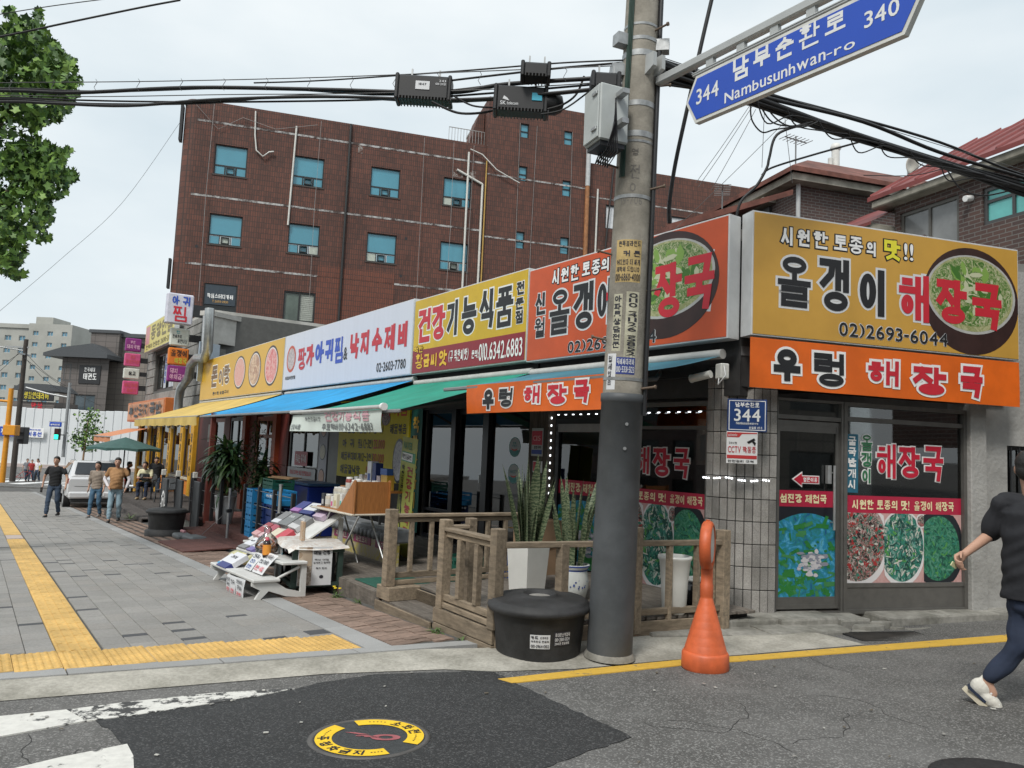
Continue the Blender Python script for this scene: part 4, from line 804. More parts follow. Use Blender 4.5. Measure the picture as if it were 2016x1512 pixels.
words(sa.o, [('02)2693-6044', x0, .055, x1, .20, -.001, .01, dict(out=.009))], SHAD, None, 'lettering_outline'); words(sa.o, [('02)2693-6044', x0, .055, x1, .20, -.006, .01)], BLACK)
YEL = mat('yellow_sign_face', (.62, .40, .012), .4, var=.06, scale=1.5, dirt=.12, dscale=1.6); MAR = mat('maroon_sign_band', (.24, .012, .022), .4, var=.05)
sy = Board('shop_sign', 'yellow and maroon lightbox sign above the health food shop', 'shop sign', 'A', .25, -7.12, -3.6, 2.92, 4.28, .19, YEL, 'fascia signs')
ob('band', MB().box(.02, -.004, .02, sy.w - .02, -.0005, .43), MAR, sy.o)
sy.put([('건',92,600,182,846),('강',194,575,288,830)], C3, RED, WHITE, .026, .02, wt=.14)
sy.put([('기',305,535,392,795),('능',415,505,522,790),('식',550,455,656,740),('품',670,435,796,730)], C3, BLACK, WHITE, .026, .02, wt=.14)
sy.put([('전',825,395,880,490),('문',815,515,875,600),('점',815,610,870,705)], C3, BLACK, WHITE, .012, .008)
sy.put([('착',62,882,92,928),('한',96,876,126,922)], C3, ink('sign_gold', (.75, .45, .03)), BLACK, .008, .004, y=-.010)
sy.put([('황',72,935,125,1045),('금',132,935,175,1030),('씨',185,928,235,1025),('앗',245,905,305,1020)], C3, ink('sign_gold', (.75, .45, .03)), None, 0, .006, y=-.010)
sy.put([('(구 착한씨앗)',320,900,465,985),('문의:',490,905,540,965),('010.6342.6883',545,835,865,965)], C3, WHITE, None, 0, .012, y=-.010)
WHF = mat('white_sign_face', (.60, .615, .68), .4, var=.03, scale=1.2, streak=1)
sw = Board('shop_sign', 'long white lightbox sign with red and blue lettering above the blue awning', 'shop sign', 'A', .25, -14.3, -7.16, 2.93, 4.33, .19, WHF, 'fascia signs')
BLU = ink('royal_blue', (.02, .07, .42))
sw.put([('짱',965,455,1015,600),('가',1020,432,1070,575)], C2, RED, None, 0, .03, wt=.15); sw.put([('아',1078,412,1135,555),('귀',1145,398,1200,542),('찜',1208,383,1265,552)], C2, BLU, None, 0, .03, wt=.15)
sw.put([('&',1267,450,1290,530),('02-2603-7780',1485,540,1675,600)], C2, BLACK, None, 0, .008); sw.put([('낙',1310,358,1365,525),('지',1380,338,1440,497),('수',1455,322,1520,480),('제',1537,300,1605,470),('비',1627,280,1695,447)], C2, RED, None, 0, .03, wt=.15)
sw.put([('해물요리전문점',880,640,945,662)], C2, BLACK, None, 0, .004)
lx, lz = sw.L(300+919*C2[2], 550+527*C2[2]); ob('round_logo', MB().disc(lx, lz, .34, .34, -.002, 36, 0).disc(lx, lz, .27, .27, -.004, 36, 1), [ink('logo_red', (.5, .08, .04)), photo('logo_print', [(.6,.6,.62), (.3,.25,.25), (.6,.5,.48), (.4,.08,.06)], 5)], sw.o)
YE2 = mat('golden_sign_face', (.60, .36, .03), .4, var=.06, scale=1.0)
sp3 = Board('shop_sign', 'golden lightbox sign with three round meat photos', 'shop sign', 'A', .25, -23.3, -14.34, 2.93, 4.33, .19, YE2, 'fascia signs')
sp3.put([('돈',392,572,430,712),('이',440,590,475,700),('랑',476,566,512,690)], C2, ink('brown', (.16, .09, .03)), WHITE, .03, .02)
sp3.put([('돈이랑 숯불구이',400,738,505,760)], C2, BLACK, None, 0, .004)
MEAT = [photo('meat%d' % i, c, 4, dist=2) for i, c in enumerate(([(.5,.12,.1), (.65,.4,.35), (.6,.25,.2), (.7,.6,.55)], [(.5,.25,.08), (.65,.5,.35), (.3,.12,.05), (.7,.6,.5)], [(.42,.03,.04), (.6,.15,.15), (.7,.45,.42), (.5,.08,.08)]))]
for i, (px_, py_, rx, rz) in enumerate(((577, 615, .62, .50), (676, 595, .60, .52), (787, 570, .60, .55))):
    lx, lz = sp3.L(300+px_*C2[2], 550+py_*C2[2]); ob('dish_print', MB().disc(lx, lz, rx, rz, -.002, 36, 0).disc(lx, lz, rx*.9, rz*.9, -.004, 36, 1).disc(lx, lz, rx*.84, rz*.84, -.006, 36, 2), [BWL, PWH, MEAT[i]], sp3.o)
ORB = mat('orange_vinyl', (.72, .13, .008), .45, var=.06, scale=2, bump=.2, bscale=4, dirt=.12, dscale=2)
def banner(name, label, M, w_, h_, m, sag=.02, wave=.02, nx=30, nz=6, sd=0, corner=None):
    r = random.Random(sd); ph = [r.uniform(0, 6.28) for _ in range(4)]
    o = thing(name, label, 'banner', M)
    def fn(u, v):
        y = -wave*(1-v)*(.6*math.sin(9*u + ph[0]) + .4*math.sin(21*u + ph[1])) - wave*.5*math.sin(3*v + ph[2] + 5*u)*(1-v)
        return (u*w_, y, v*h_ - sag*math.sin(math.pi*u)*(v*.6) + (corner[0]*(1-u)*v + corner[1]*u*(1-v)*0 if corner else 0))
    ob('sheet', MB().grid(fn, nx, nz), m, o); return o, fn
def bwords(o, fn, w_, h_, items, m, mo=None, out=.02, slant=0):
    def wrap(g, off):
        g.v = [(lambda p: (x, p[1] - off + y, z))(fn(max(0, min(1, x/w_)), max(0, min(1, z/h_)))) for x, y, z in g.v]; return g
    if mo:
        for it in items: ob('letter_outline', wrap(text(MB(), *it[:5], 0, it[5], wt=it[6], out=out, slant=slant), .005), mo, o)
    for it in items: ob('letter', wrap(text(MB(), *it[:5], 0, it[5], wt=it[6], slant=slant), .011), m, o)
bo, bf = banner('vinyl_banner', 'wide orange vinyl banner under the ochre sign on the side street', FB @ T((-.07, -.27, 2.385)), 3.6, .52, ORB, .0, .010, sd=2)
BC = lambda l, t_, r, b: (lambda q: (q[0] + .07, q[1] - 2.385, q[2] + .07, q[3] - 2.385))((B(1260+l*.375, 400+(t_+b)/2*.375, .27)[0], B(1260+(l+r)/2*.375, 400+b*.375, .27)[1], B(1260+r*.375, 400+(t_+b)/2*.375, .27)[0], B(1260+(l+r)/2*.375, 400+t_*.375, .27)[1]))
bwords(bo, bf, 3.6, .52, [('우', *BC(697, 762, 838, 940), .02, .16), ('렁', *BC(910, 788, 1075, 965), .02, .15)], BLACK, WHITE, .028)
bwords(bo, bf, 3.6, .52, [('해', *BC(1195, 825, 1362, 958), .018, .15), ('장', *BC(1435, 860, 1605, 1010), .018, .15), ('국', *BC(1680, 858, 1795, 1020), .018, .15)], RED, WHITE, .028)
X0 = A(918, 780, 1.6)[0]; X1 = .0
bo2, bf2 = banner('vinyl_banner', 'orange vinyl banner hanging from the teal awning beside the pole', FA @ T((X0, -1.6, 2.07)), -.3 - X0, .35, ORB, .0, .016, sd=5)
AC = lambda l, t_, r, b: (lambda f: (f(l, (t_+b)/2)[0] - X0, f((l+r)/2, b)[1] - 2.07, f(r, (t_+b)/2)[0] - X0, f((l+r)/2, t_)[1] - 2.07))(lambda a, b: A(800+a*.2645, 450+b*.2645, 1.6))
bwords(bo2, bf2, -.3 - X0, .35, [('우', *AC(575, 1195, 655, 1350), .012, .16), ('렁', *AC(695, 1190, 800, 1330), .012, .15)], BLACK, WHITE, .02)
bwords(bo2, bf2, -.3 - X0, .35, [('해', *AC(885, 1170, 1000, 1300), .012, .15), ('장', *AC(1055, 1160, 1195, 1310), .012, .15), ('국', *AC(1250, 1125, 1360, 1295), .012, .15)], RED, WHITE, .02)
def awning(name, label, x0, x1, t1, z0, z1, col, drop=0, scallop=False, t0=.22, arms=3):
    o = thing(name, label, 'awning', FA @ T((x0, -t0, z0)), 'awnings over the shop fronts'); w_ = x1 - x0; d = t1 - t0; h_ = z0 - z1
    cm = mat('awning_cloth_' + col[0], col[1], .75, var=.1, scale=2, bump=.25, bscale=5, dirt=.2, dscale=1.3); dm = cm
    f = lambda u, v: (u*w_, -v*d, -v*h_ - .025*math.sin(math.pi*v) + .010*math.sin(u*w_*9)*math.sin(math.pi*v))
    ob('cloth', MB().grid(f, max(10, int(w_*5)), 8), cm, o)
    ob('front_bar', MB().box(0, -d - .04, -h_ - .05, w_, -d, -h_ - .002, c=.012), mat('awning_front_bar', (.22, .22, .22), .4, .3), o)
    ob('cassette', MB().cyl((0, .05, .03), (w_, .05, .03), .055, n=10), mat('awning_roller', (.45, .45, .43), .5), o)
    for i in range(arms):
        x = w_ * (i + .5) / arms; k = .35*w_/arms
        a = ob('arm', MB().box(-.03, -.03, -.03, .03, .03, .03), DARK, o)
        a.data = MB().tube([(x, 0, -.12), (x + k, -d*.5, -h_*.5 - .14), (x - .1*k, -d + .02, -h_ - .03)], .028, 6).mesh('arm'); a.data.materials.append(mat('awning_arm', (.10, .10, .10), .5, .3))
    ob('rafter', MB().box(0, .0, -.2, w_, .04, -.12), DARK, o)
    if drop:
        n = int(w_ * 4); g = MB()
        g.grid(lambda u, v: (u*w_, -d - .055 - .02*math.sin(u*n*1.2)*v, -h_ - .03 - v*drop*(1 + (.12*abs(math.sin(u*n*math.pi*.25)) if scallop else 0))), n*2, 3); ob('valance', g, dm, o)
    return o
awning('awning', 'teal blue awning over the restaurant deck', -3.55, -.1, 1.56, 2.72, 2.42, ('teal', (.05, .20, .27)), arms=2)
aw = awning('awning', 'emerald green awning over the health food shop', -7.08, -3.52, 2.2, 2.74, 2.10, ('green', (.008, .27, .19)))
awning('awning', 'bright sky blue awning over the seafood restaurant', -14.2, -7.12, 2.2, 2.82, 2.16, ('blue', (.01, .30, .62)), arms=4)
awning('awning', 'pale yellow awning with valance over the pork restaurant', -23.4, -14.45, 2.2, 2.84, 2.17, ('yellow', (.60, .43, .12)), drop=.2, scallop=True, arms=4)
fo, ff = banner('cloth_banner', 'torn faded white cloth banner tied along the green awning edge', FA @ T((-7.4, -2.27, 1.80)), 3.45, .30, mat('faded_white_cloth', (.56, .62, .58), .8, var=.08, scale=3, bump=.3, bscale=6), .02, .05, sd=8, corner=(-.03, 0))
bwords(fo, ff, 3.45, .3, [('건강기능식품', 1.45, .15, 3.1, .29, .008, .12)], ink('faded_pink', (.55, .30, .34)), slant=-.2)
bwords(fo, ff, 3.45, .3, [('무료택배', 1.35, .02, 1.95, .12, .006, .12), ('010-6342-6883', 2.0, .02, 3.2, .12, .01, .12), ('착한황금씨앗', .6, .16, 1.25, .23, .002, .1), ('건강식품', .1, .03, .5, .11, .004, .12)], ink('faded_black', (.14, .15, .15)), slant=-.15)
ob('rail', MB().tube([(-.05, -.02, .31), (3.5, -.02, .33)], .03, 10), mat('awning_bar', (.5, .5, .48), .4, .3), fo); ob('end_cap', MB().cyl((3.5, -.02, .33), (3.56, -.02, .33), .05, n=14), WHITE, fo)
fl = thing('floodlight', 'lit white floodlight under the teal awning beside the pole', 'floodlight', fA(1.2, .95, 2.28))
ob('housing', MB().box(-.13, 0, -.07, .13, .08, .09, c=.01), DARK, fl); ob('lens', MB().box(-.11, -.012, -.06, .11, -.001, .06), lamp('flood_lens', 12), fl); ob('bracket', MB().tube([(0, .05, .08), (0, .12, .3)], .012), DARK, fl)
cc = thing('security_camera', 'white bullet security camera on the corner under the signs', 'security camera', fA(.12, .28, 2.52, -20))
ob('mount', MB().box(.02, 0, -.05, .14, .1, .11, c=.01), mat('camera_white', (.62, .62, .58), .4), cc); ob('camera_body', MB().cyl((.02, -.05, .0), (-.2, -.16, -.04), .042, n=14).cyl((-.19, -.155, -.038), (-.2, -.16, -.04), .046, n=14), mat('camera_white', (.62, .62, .58), .4), cc); ob('lens', MB().cyl((-.2, -.16, -.04), (-.206, -.163, -.041), .034, n=14), BLACK, cc)
ob('cable', MB().tube([(.1, .0, -.05), (.16, -.04, -.12), (.2, .02, -.02), (.15, .03, .08)], .006), WHITE, cc)
def pill(px, py): return B(px, py, .02)
np_ = thing('address_plate', 'dark blue street number plate on the tiled pillar', 'sign', FB @ T((-.005, -.14, 2.10)) @ RZ(-26)); NAVY = mat('plate_navy', (.012, .045, .17), .4)
ob('plate', MB().box(-.20, 0, -.17, .20, .012, .17, c=.015), NAVY, np_); ob('border', fr(-.185, .185, -.155, .155, .008, -.003, -.0005), WHITE, np_)
words(np_, [('남부순환로', -.12, .085, .12, .135, -.004, .004), ('344', -.13, -.06, .13, .065, -.004, .008), ('Nambusunhwan-ro', -.11, -.095, .11, -.07, -.004, .001), ('신월동 49-9', .02, -.14, .15, -.115, -.004, .001)], WHITE)
n2 = thing('cctv_notice', 'white and red surveillance notice below the blue number plate', 'sign', FB @ T((-.055, -.13, 1.765)) @ RZ(-26))
ob('plate', MB().box(-.155, 0, -.165, .155, .008, .165), WHITE, n2); ob('red_band', MB().prism([(-.15, .105), (-.15, .155), (.15, .155), (.15, .145), (.0, .14), (-.03, .105)], -.003, -.0005).box(-.15, -.003, -.115, .15, -.0005, -.08), ink('notice_red2', (.52, .04, .04)), n2)
words(n2, [('CCTV 작동중', -.14, -.055, .14, .01, -.004, .003)], RED); words(n2, [('cctvcctv', -.14, .115, -.05, .14, -.005, .001)], WHITE); words(n2, [('24시간', -.13, .035, -.05, .055, -.004, .001), ('안전관리 구역', -.14, -.155, .12, -.13, -.004, .001)], BLACK)
ob('camera_mark', MB().prism([(.05, .06), (.12, .10), (.135, .08), (.065, .04)], -.004, -.001).prism([(.10, .06), (.13, .02), (.14, .05), (.12, .07)], -.004, -.001), BLACK, n2)
ls = thing('light_string', 'string of small white lights sagging across the tiled pillar', 'light string', FA)
pts = [along(cum[-1]*i/12) for i in range(13)]; pts = [V((p.x - .02 - .0*i, p.y - .045, 1.44 - .02*i/12 - .01*math.sin(i))) for i, p in enumerate(pts)]
ob('wire', MB().tube(pts, .004, 5), mat('clear_wire', (.5, .5, .5), .4), ls)
for i in range(1, 12, 2):
    for k in (-.03, 0, .03): p = pts[i] + (pts[i+1] - pts[i]).normalized()*k; ob('led', MB().box(p.x - .006, p.y - .02, p.z - .008, p.x + .006, p.y - .005, p.z + .008), LED, ls)
# -- brick building behind (five storeys, vertical brown tiles)
PC = at(345, 575, 38.0); KB = 38 / 33; FC = mat4((PC.x, PC.y, 1.62 * (1 - KB)), u2, -nB, UP) @ Matrix.Scale(KB, 4)
def Cc(px, py):
    P = _vp(px, py, np.array(PC), nB); return (P - np.array(PC)) @ u2, P[2]
BRK = bricks('brown_tile_cladding', (.158, .058, .038), (.092, .040, .029), (.052, .030, .024), .24, .10, .012, True, .0, .4, dirt=.38)
BRK2 = bricks('repaired_tile_cladding', (.18, .058, .034), (.135, .046, .029), (.05, .03, .025), .24, .10, .010, True, .0, .5, dirt=.15)
M_BAND = worn('whitewashed_band', (.42, .41, .40), (.06, .04, .035), .5, 2.5, thr=.08)
BGL = mat('blue_film_glass', (.075, .26, .34), .12, var=.08, scale=.6, spec=.7); DGL = mat('dark_glass', (.012, .016, .016), .06, var=.1); WFR = mat('bronze_window_frame', (.018, .02, .02), .4)
bb = thing('brick_building', 'five storey brown tiled building behind the shops with blue windows', 'building', FC)
rows = (14.58, 11.44, 8.34); colx = (1.13, 4.46, 7.95, 11.4); holes = []
for r, z in enumerate(rows):
    for i, x in enumerate(colx):
        if r < 2 or i < 3: holes.append((x, x + 1.37, z - 1.36, z))
tw_h = [(15.08, 15.52, 17.1, 17.82), (17.38, 17.85, 17.1, 17.82), (15.08, 15.52, 14.9, 15.65), (17.38, 17.85, 14.45, 15.25), (15.08, 15.52, 11.5, 12.35), (17.38, 17.85, 11.5, 12.35)]
ob('wall', wall(MB(), .28, 13.45, -2.5, 16.45, holes, 0, .16), BRK, bb)
g = MB(); n = 8
g.add([p for i in range(n+1) for p in ((.28 - .55*math.sin(math.pi/2*i/n), .55 - .55*math.cos(math.pi/2*i/n), -2.5), (.28 - .55*math.sin(math.pi/2*i/n), .55 - .55*math.cos(math.pi/2*i/n), 16.45))], [(2*i+2, 2*i, 2*i+1, 2*i+3) for i in range(n)], 0, True)
g.add([(-.27, .55, -2.5), (-.27, 12, -2.5), (-.27, 12, 16.45), (-.27, .55, 16.45)], [(1, 0, 3, 2)]); ob('corner_wall', g, BRK, bb)
ob('wall', wall(MB(), 13.45, 18.8, -2.5, 18.9, tw_h, -.12, .2).box(13.44, -.119, 0, 13.45, 3, 18.9).box(18.8, -.119, 0, 18.81, 3, 18.9), BRK, bb)
ob('wall', wall(MB(), 18.8, 30, -2.5, 16.45, [(19.85, 20.75, 13.15, 14.4), (23.6, 24.7, 13.3, 14.3)], .1, .2), BRK, bb)
ob('repaired_wall', MB().box(5.85, -.012, 6.0, 9.32, 0, 9.65), BRK2, bb)
ob('roof', MB().box(-.25, .2, 16.2, 30, 12, 16.3), M_ROOFC, bb); ob('roof', MB().box(13.46, 0, 18.7, 18.79, 5, 18.8), M_ROOFC, bb)
for z in (15.55, 12.2, 9.15): ob('string_course', MB().box(.3, -.012, z - .06, 13.4, .0, z + .03), M_BAND, bb)
for z in (15.0, 11.9): ob('string_course', MB().box(13.5, -.135, z - .05, 18.75, -.12, z + .03), M_BAND, bb); ob('string_course', MB().box(18.85, .09, z - .35, 29, .1, z - .28), M_BAND, bb)
def bwin(x, z, film=True, w_=1.37, h_=1.36, sd=0):
    f = ob('window', fr(x, x + w_, z - h_, z, .05, .08, .15).box(x + .05, .085, z - h_*.70, x + w_ - .05, .145, z - h_*.66).box(x + w_*.32, .09, z - h_ + .05, x + w_*.35, .14, z - h_*.7).box(x + w_*.66, .09, z - h_ + .05, x + w_*.69, .14, z - h_*.7), WFR, bb)
    gl = BGL if film else DGL
    ob('pane', MB().box(x + .05, .11, z - h_*.66, x + w_ - .05, .12, z - .05), gl, f)
    for k, (a, b) in enumerate(((.04, .32), (.36, .65), (.70, .96))):
        p = ob('pane', MB().box(x + w_*a, .11, z - h_ + .05, x + w_*b, .12, z - h_*.71), gl if k != (sd % 3) or sd < 3 else mat('pale_blind', (.42, .46, .40), .5), f)
    ob('opening_sash', fr(x + w_*.38, x + w_*.63, z - h_ + .07, z - h_*.73, .04, .04 - .05*(sd % 2), .09), WFR, f); ob('sill', MB().box(x - .04, -.03, z - h_ - .06, x + w_ + .04, .1, z - h_ - .003), mat('sill_dark', (.05, .04, .035), .7), f)
for r, z in enumerate(rows[:2]):
    for i, x in enumerate(colx): bwin(x, z, True, sd=r*4 + i)
f = ob('window', fr(1.13, 2.5, 6.98, 8.34, .06, .05, .15), WFR, bb); ob('pane', MB().box(1.19, .11, 7.04, 2.44, .12, 8.28), DGL, f)
ob('poster', MB().box(1.19, .03, 7.42, 2.44, .045, 8.28), mat('poster_slate', (.03, .045, .06), .5), f); words(f, [('작심스터디카페', 1.28, 7.70, 2.34, 7.90, .02, .01)], WHITE); words(f, [('T.2693-0930', 1.5, 7.52, 2.15, 7.62, .02, .004)], ink('poster_gold', (.5, .3, .1)))
f = ob('window', fr(4.46, 5.83, 6.98, 8.34, .07, .05, .15).box(5.1, .055, 7.05, 5.17, .145, 8.27), WFR, bb); ob('pane', MB().box(4.53, .11, 7.05, 5.1, .12, 8.27), mat('greenish_glass', (.10, .13, .11), .1, var=.3, scale=1), f)
bl_ = ob('blind', MB().box(5.17, .13, 7.05, 5.76, .14, 8.27), mat('blind_grey', (.30, .32, .28), .6), f)
for i in range(14): ob('slat', MB().box(5.18, .115, 7.08 + .085*i, 5.75, .13, 7.14 + .085*i), mat('blind_slat', (.36, .38, .34), .6), f)
f = ob('window', fr(7.95, 9.32, 6.98, 8.34, .06, .05, .15), WFR, bb); ob('pane', MB().box(8.01, .11, 7.04, 9.26, .12, 8.28), DGL, f)
for x0, x1, z0, z1 in tw_h:
    f = ob('window', fr(x0, x1, z0, z1, .045, -.05, .04).box(x0 + .045, -.04, z0 + (z1-z0)*.42, x1 - .045, .03, z0 + (z1-z0)*.5), WFR, bb)
    ob('pane', MB().box(x0 + .045, -.01, z0 + .045, x1 - .045, .0, z0 + (z1-z0)*.42), BGL, f); ob('pane', MB().box(x0 + .045, -.01, z0 + (z1-z0)*.5, x1 - .045, .0, z1 - .045), BGL, f)
f = ob('window', fr(19.85, 20.75, 13.15, 14.4, .06, .15, .25), WFR, bb); ob('pane', MB().box(19.91, .2, 13.21, 20.6, .21, 14.34), mat('white_board', (.62, .63, .64), .5), f); ob('pane', MB().box(20.6, .19, 13.21, 20.7, .2, 14.34), mat('green_strip', (.02, .25, .16), .5), f)
f = ob('window', fr(23.6, 24.7, 13.3, 14.3, .06, .15, .25), WFR, bb); ob('pane', MB().box(23.66, .2, 13.36, 24.64, .21, 14.24), mat('white_board', (.62, .63, .64), .5), f)
WP = mat('white_pipe', (.58, .57, .53), .5, var=.1); YP = mat('yellow_gas_pipe', (.42, .26, .06), .5); CP = mat('rust_pipe', (.30, .13, .05), .7, var=.3, scale=4); GP = mat('grey_duct_pipe', (.42, .43, .43), .5)
def pipe(pts, r, m, nm='pipe', n=6): return ob(nm, MB().tube([(x, y, z) for x, y, z in pts], r, n), m, bb)
pipe([(4.5, -.06, 15.9), (4.42, -.06, 11.3)], .045, WP); pipe([(12.55, -.06, 15.95), (12.55, -.06, 6)], .055, WP); pipe([(13.3, -.06, 14.45), (13.3, -.06, 6)], .06, WP); pipe([(12.0, -.06, 15.0), (13.3, -.06, 14.45)], .06, WP); pipe([(13.42, -.2, 15.6), (13.42, -.2, 5)], .035, YP)
pipe([(18.7, -.2, 19.0), (18.7, -.2, 15.1)], .12, GP, n=10); pipe([(18.7, -.2, 15.1), (18.7, -.2, 6)], .11, CP, n=10); pipe([(19.35, 0, 15.1), (19.3, 0, 9)], .05, WP); pipe([(6.9, -.08, 16.4), (6.9, -.08, 6.2)], .06, mat('drain_black', (.02, .02, .02), .6)); pipe([(20.2, .02, 16.4), (19.7, .02, 10)], .04, mat('drain_black', (.02, .02, .02), .6))
pipe([(2.7, -.06, 16.3), (2.75, -.08, 15.2), (2.85, -.1, 14.5), (3.15, -.12, 14.25), (3.4, -.12, 14.5), (3.6, -.12, 14.55)], .035, WP); pipe([(12.6, -.1, 16.1), (13.2, -.15, 15.9), (13.9, -.3, 15.2), (14.6, -.3, 14.9), (15.1, -.3, 14.7)], .03, WP)
rw = random.Random(4); GW = mat('grey_wire', (.30, .29, .28), .6)
for x in (1.0, 5.6, 10.3, 11.8, 12.8, 15.0, 15.9, 17.8): pipe([(x + rw.uniform(-.05, .05), -.14, 16.3 if x < 13 else 17.8), (x + rw.uniform(-.1, .1), -.16, 12), (x + rw.uniform(-.15, .15), -.14, 7.5)], .010, GW, 'wire', 4)
pipe([(.2, -.1, 16.2), (1.2, -.1, 15.2), (2.2, -.1, 15.9), (3.6, -.1, 15.6), (5.4, -.1, 16.1)], .010, GW, 'wire', 4)
rl = ob('stair_rail', MB().box(11.6, .4, 17.25, 13.4, .43, 17.28).box(11.6, .4, 16.5, 13.4, .43, 16.53), GW, bb)
for i in range(13): ob('baluster', MB().box(11.6 + .148*i, .4, 16.4, 11.62 + .148*i, .42, 17.27), GW, rl)
ob('roof_stair', MB().prism([(12.6, 16.45), (13.4, 16.45), (13.4, 18.4), (13.1, 18.2)], .6, 2.0), BRK, bb)
for x, z in ((9.75, 11.35), (9.6, 9.55), (.7, 9.9)): ob('vent_hole', MB().disc(x, z, .07, .07, -.003, 14), BLACK, bb)
ob('stain', MB().box(11.85, -.008, 14.65, 12.3, -.004, 15.0), worn('efflorescence', (.45, .43, .40), (.08, .035, .025), .56, 5, thr=.1), bb); ob('stain', MB().box(12.5, -.009, 14.6, 12.95, -.005, 15.05), worn('efflorescence', (.45, .43, .40), (.08, .035, .025), .56, 5, thr=.1), bb); ob('stain', MB().box(7.3, -.008, 15.1, 7.5, -.004, 15.5), worn('efflorescence', (.45, .43, .40), (.08, .035, .025), .56, 5, thr=.1), bb)
ob('side_sign', MB().box(-.42, .2, 14.6, -.3, .6, 16.2), BLACK, bb); ob('side_sign', MB().box(-.40, .2, 8.0, -.3, .5, 9.3), BLACK, bb)
# -- brick houses to the right
HB = bricks('house_brick', (.10, .055, .045), (.070, .045, .042), (.16, .15, .14), .21, .07, .008, False, .5, .4, dirt=.25)
M_RT = mat('red_roof_sheet', (.20, .042, .038), .6, var=.25, scale=2, dirt=.3); M_RTB = mat('brown_roof_tile', (.165, .062, .045), .8, var=.3, scale=5, dirt=.4, bump=.5, bscale=10); M_EAV = mat('eave_concrete', (.36, .34, .29), .85, var=.25, scale=3, dirt=.5)
hv = _unit(464, 865); PH = at(2016, 300, 11.7); nH = np.array([-hv[1], hv[0], 0]); FH = mat4((PH.x, PH.y, 0), -hv, -nH, UP)
def Hc(px, py):
    P = _vp(px, py, np.array(PH), nH); return -(P - np.array(PH)) @ hv, P[2]
h1 = thing('red_roofed_house', 'brick house with red roof and open teal window at the upper right', 'house', FH)
xe, ze = Hc(1744, 399); wx0, wz1 = Hc(1934, 372); _, wz0 = Hc(1934, 445); bx0, _ = Hc(1772, 450); bx1, _ = Hc(1888, 450); ZE = PH.z
cxL = Hc(1762, 480)[0]
hl = [(wx0, 3.0, wz0, wz1), (bx0, bx1, wz0 - 1.1, wz1 + .05)]
ob('wall', wall(MB(), cxL, 6, 2, ZE - .02, hl, .0, .12), HB, h1)
wfr = mat('house_window_frame', (.05, .05, .05), .4); TG = mat('teal_film_glass', (.12, .42, .40), .1, var=.15, scale=2)
win(h1, wx0, 3.0, wz0, wz1, .03, wfr, TG, .06, (wx0 + .5, wx0 + 1.3, wx0 + 2.2), (wz0 + (wz1-wz0)*.62,))
win(h1, bx0, bx1, wz0 - 1.1, wz1 + .05, .03, mat('balcony_frame', (.09, .085, .075), .5), mat('reflecting_glass', (.16, .165, .165), .15, var=.3, scale=1.5), .06, ((bx0 + bx1)/2,)); ob('door_leaf', MB().box(bx0 + .1, .02, wz0 - 1.05, (bx0+bx1)/2 - .1, .05, wz0 + .15), mat('dark_red_board', (.06, .022, .018), .6, var=.3), h1)
ob('eave', MB().box(cxL - .3, -.26, ZE - .14, 6, .3, ZE, c=.02), M_EAV, h1)
ob('roof', MB().add([(cxL - .35, -.3, ZE), (6, -.3, ZE), (6, 2.4, ZE + 1.6), (cxL - .35, 2.4, ZE + 1.6), (cxL - .35, -.3, ZE + .08), (6, -.3, ZE + .08), (6, 2.4, ZE + 1.68), (cxL - .35, 2.4, ZE + 1.68)], [(4,5,6,7), (0,1,5,4), (3,0,4,7), (0,3,2,1)]), M_RT, h1)
for i in range(20): ob('roof_seam', MB().add([(cxL - .3 + .5*i, -.3, ZE + .085), (cxL - .27 + .5*i, -.3, ZE + .085), (cxL - .27 + .5*i, 2.4, ZE + 1.685), (cxL - .3 + .5*i, 2.4, ZE + 1.685), (cxL - .285 + .5*i, -.3, ZE + .12), (cxL - .285 + .5*i, 2.4, ZE + 1.72)], [(0, 4, 5, 3), (4, 1, 2, 5)]), M_RT, h1)
ob('lower_eave', MB().box(cxL - 2.2, -.5, ZE - .62, cxL - .05, .3, ZE - .48, c=.02), M_EAV, h1)
ob('lower_roof', MB().add([(cxL - 2.3, -.55, ZE - .48), (cxL, -.55, ZE - .48), (cxL, 1.6, ZE + .6), (cxL - 2.3, 1.6, ZE + .6), (cxL - 2.3, -.55, ZE - .54), (cxL, -.55, ZE - .54)], [(0,1,2,3), (4,5,1,0)]), M_RT, h1)
ob('lower_wall', MB().box(cxL - 2.0, .0, 2, cxL, .1, ZE - .62), HB, h1); ob('side_wall', MB().add([(cxL, 0, 2), (cxL, 6, 2), (cxL, 6, ZE), (cxL, 0, ZE)], [(1, 0, 3, 2)]), HB, h1)
ob('gas_pipe', MB().tube([(bx1 + .1, -.06, wz0 - .55), (bx1 + .55, -.06, wz0 - .5), (bx1 + .55, -.06, wz0 - 1.2)], .025).tube([(bx1 + .3, -.06, wz0 - .5), (bx1 + .3, -.06, wz0 - 1.0)], .025), mat('gas_pipe_red', (.16, .03, .025), .5), h1)
ob('security_camera', MB().cyl((bx1 + .25, -.02, wz1 - .1), (bx1 + .25, -.16, wz1 - .13), .05), WHITE, h1)
P2 = at(1567, 420, 17.5); F2 = mat4((P2.x, P2.y, 0), u2, -nB, UP)
h2 = thing('brown_roofed_house', 'brick house with weathered brown tiled roof and aerials behind the corner sign', 'house', F2)
zt = at(1565, 362, 17.5).z
ob('wall', MB().box(0, 0, 2, 9, 6, zt), HB, h2); ob('corner_pipe', MB().tube([(.02, -.05, zt), (.02, -.05, 3)], .05, 8), GP, h2)
Lx = -(3.2)
ob('eave', MB().box(-.3, -.3, zt, 9, 6, zt + .16), M_EAV, h2)
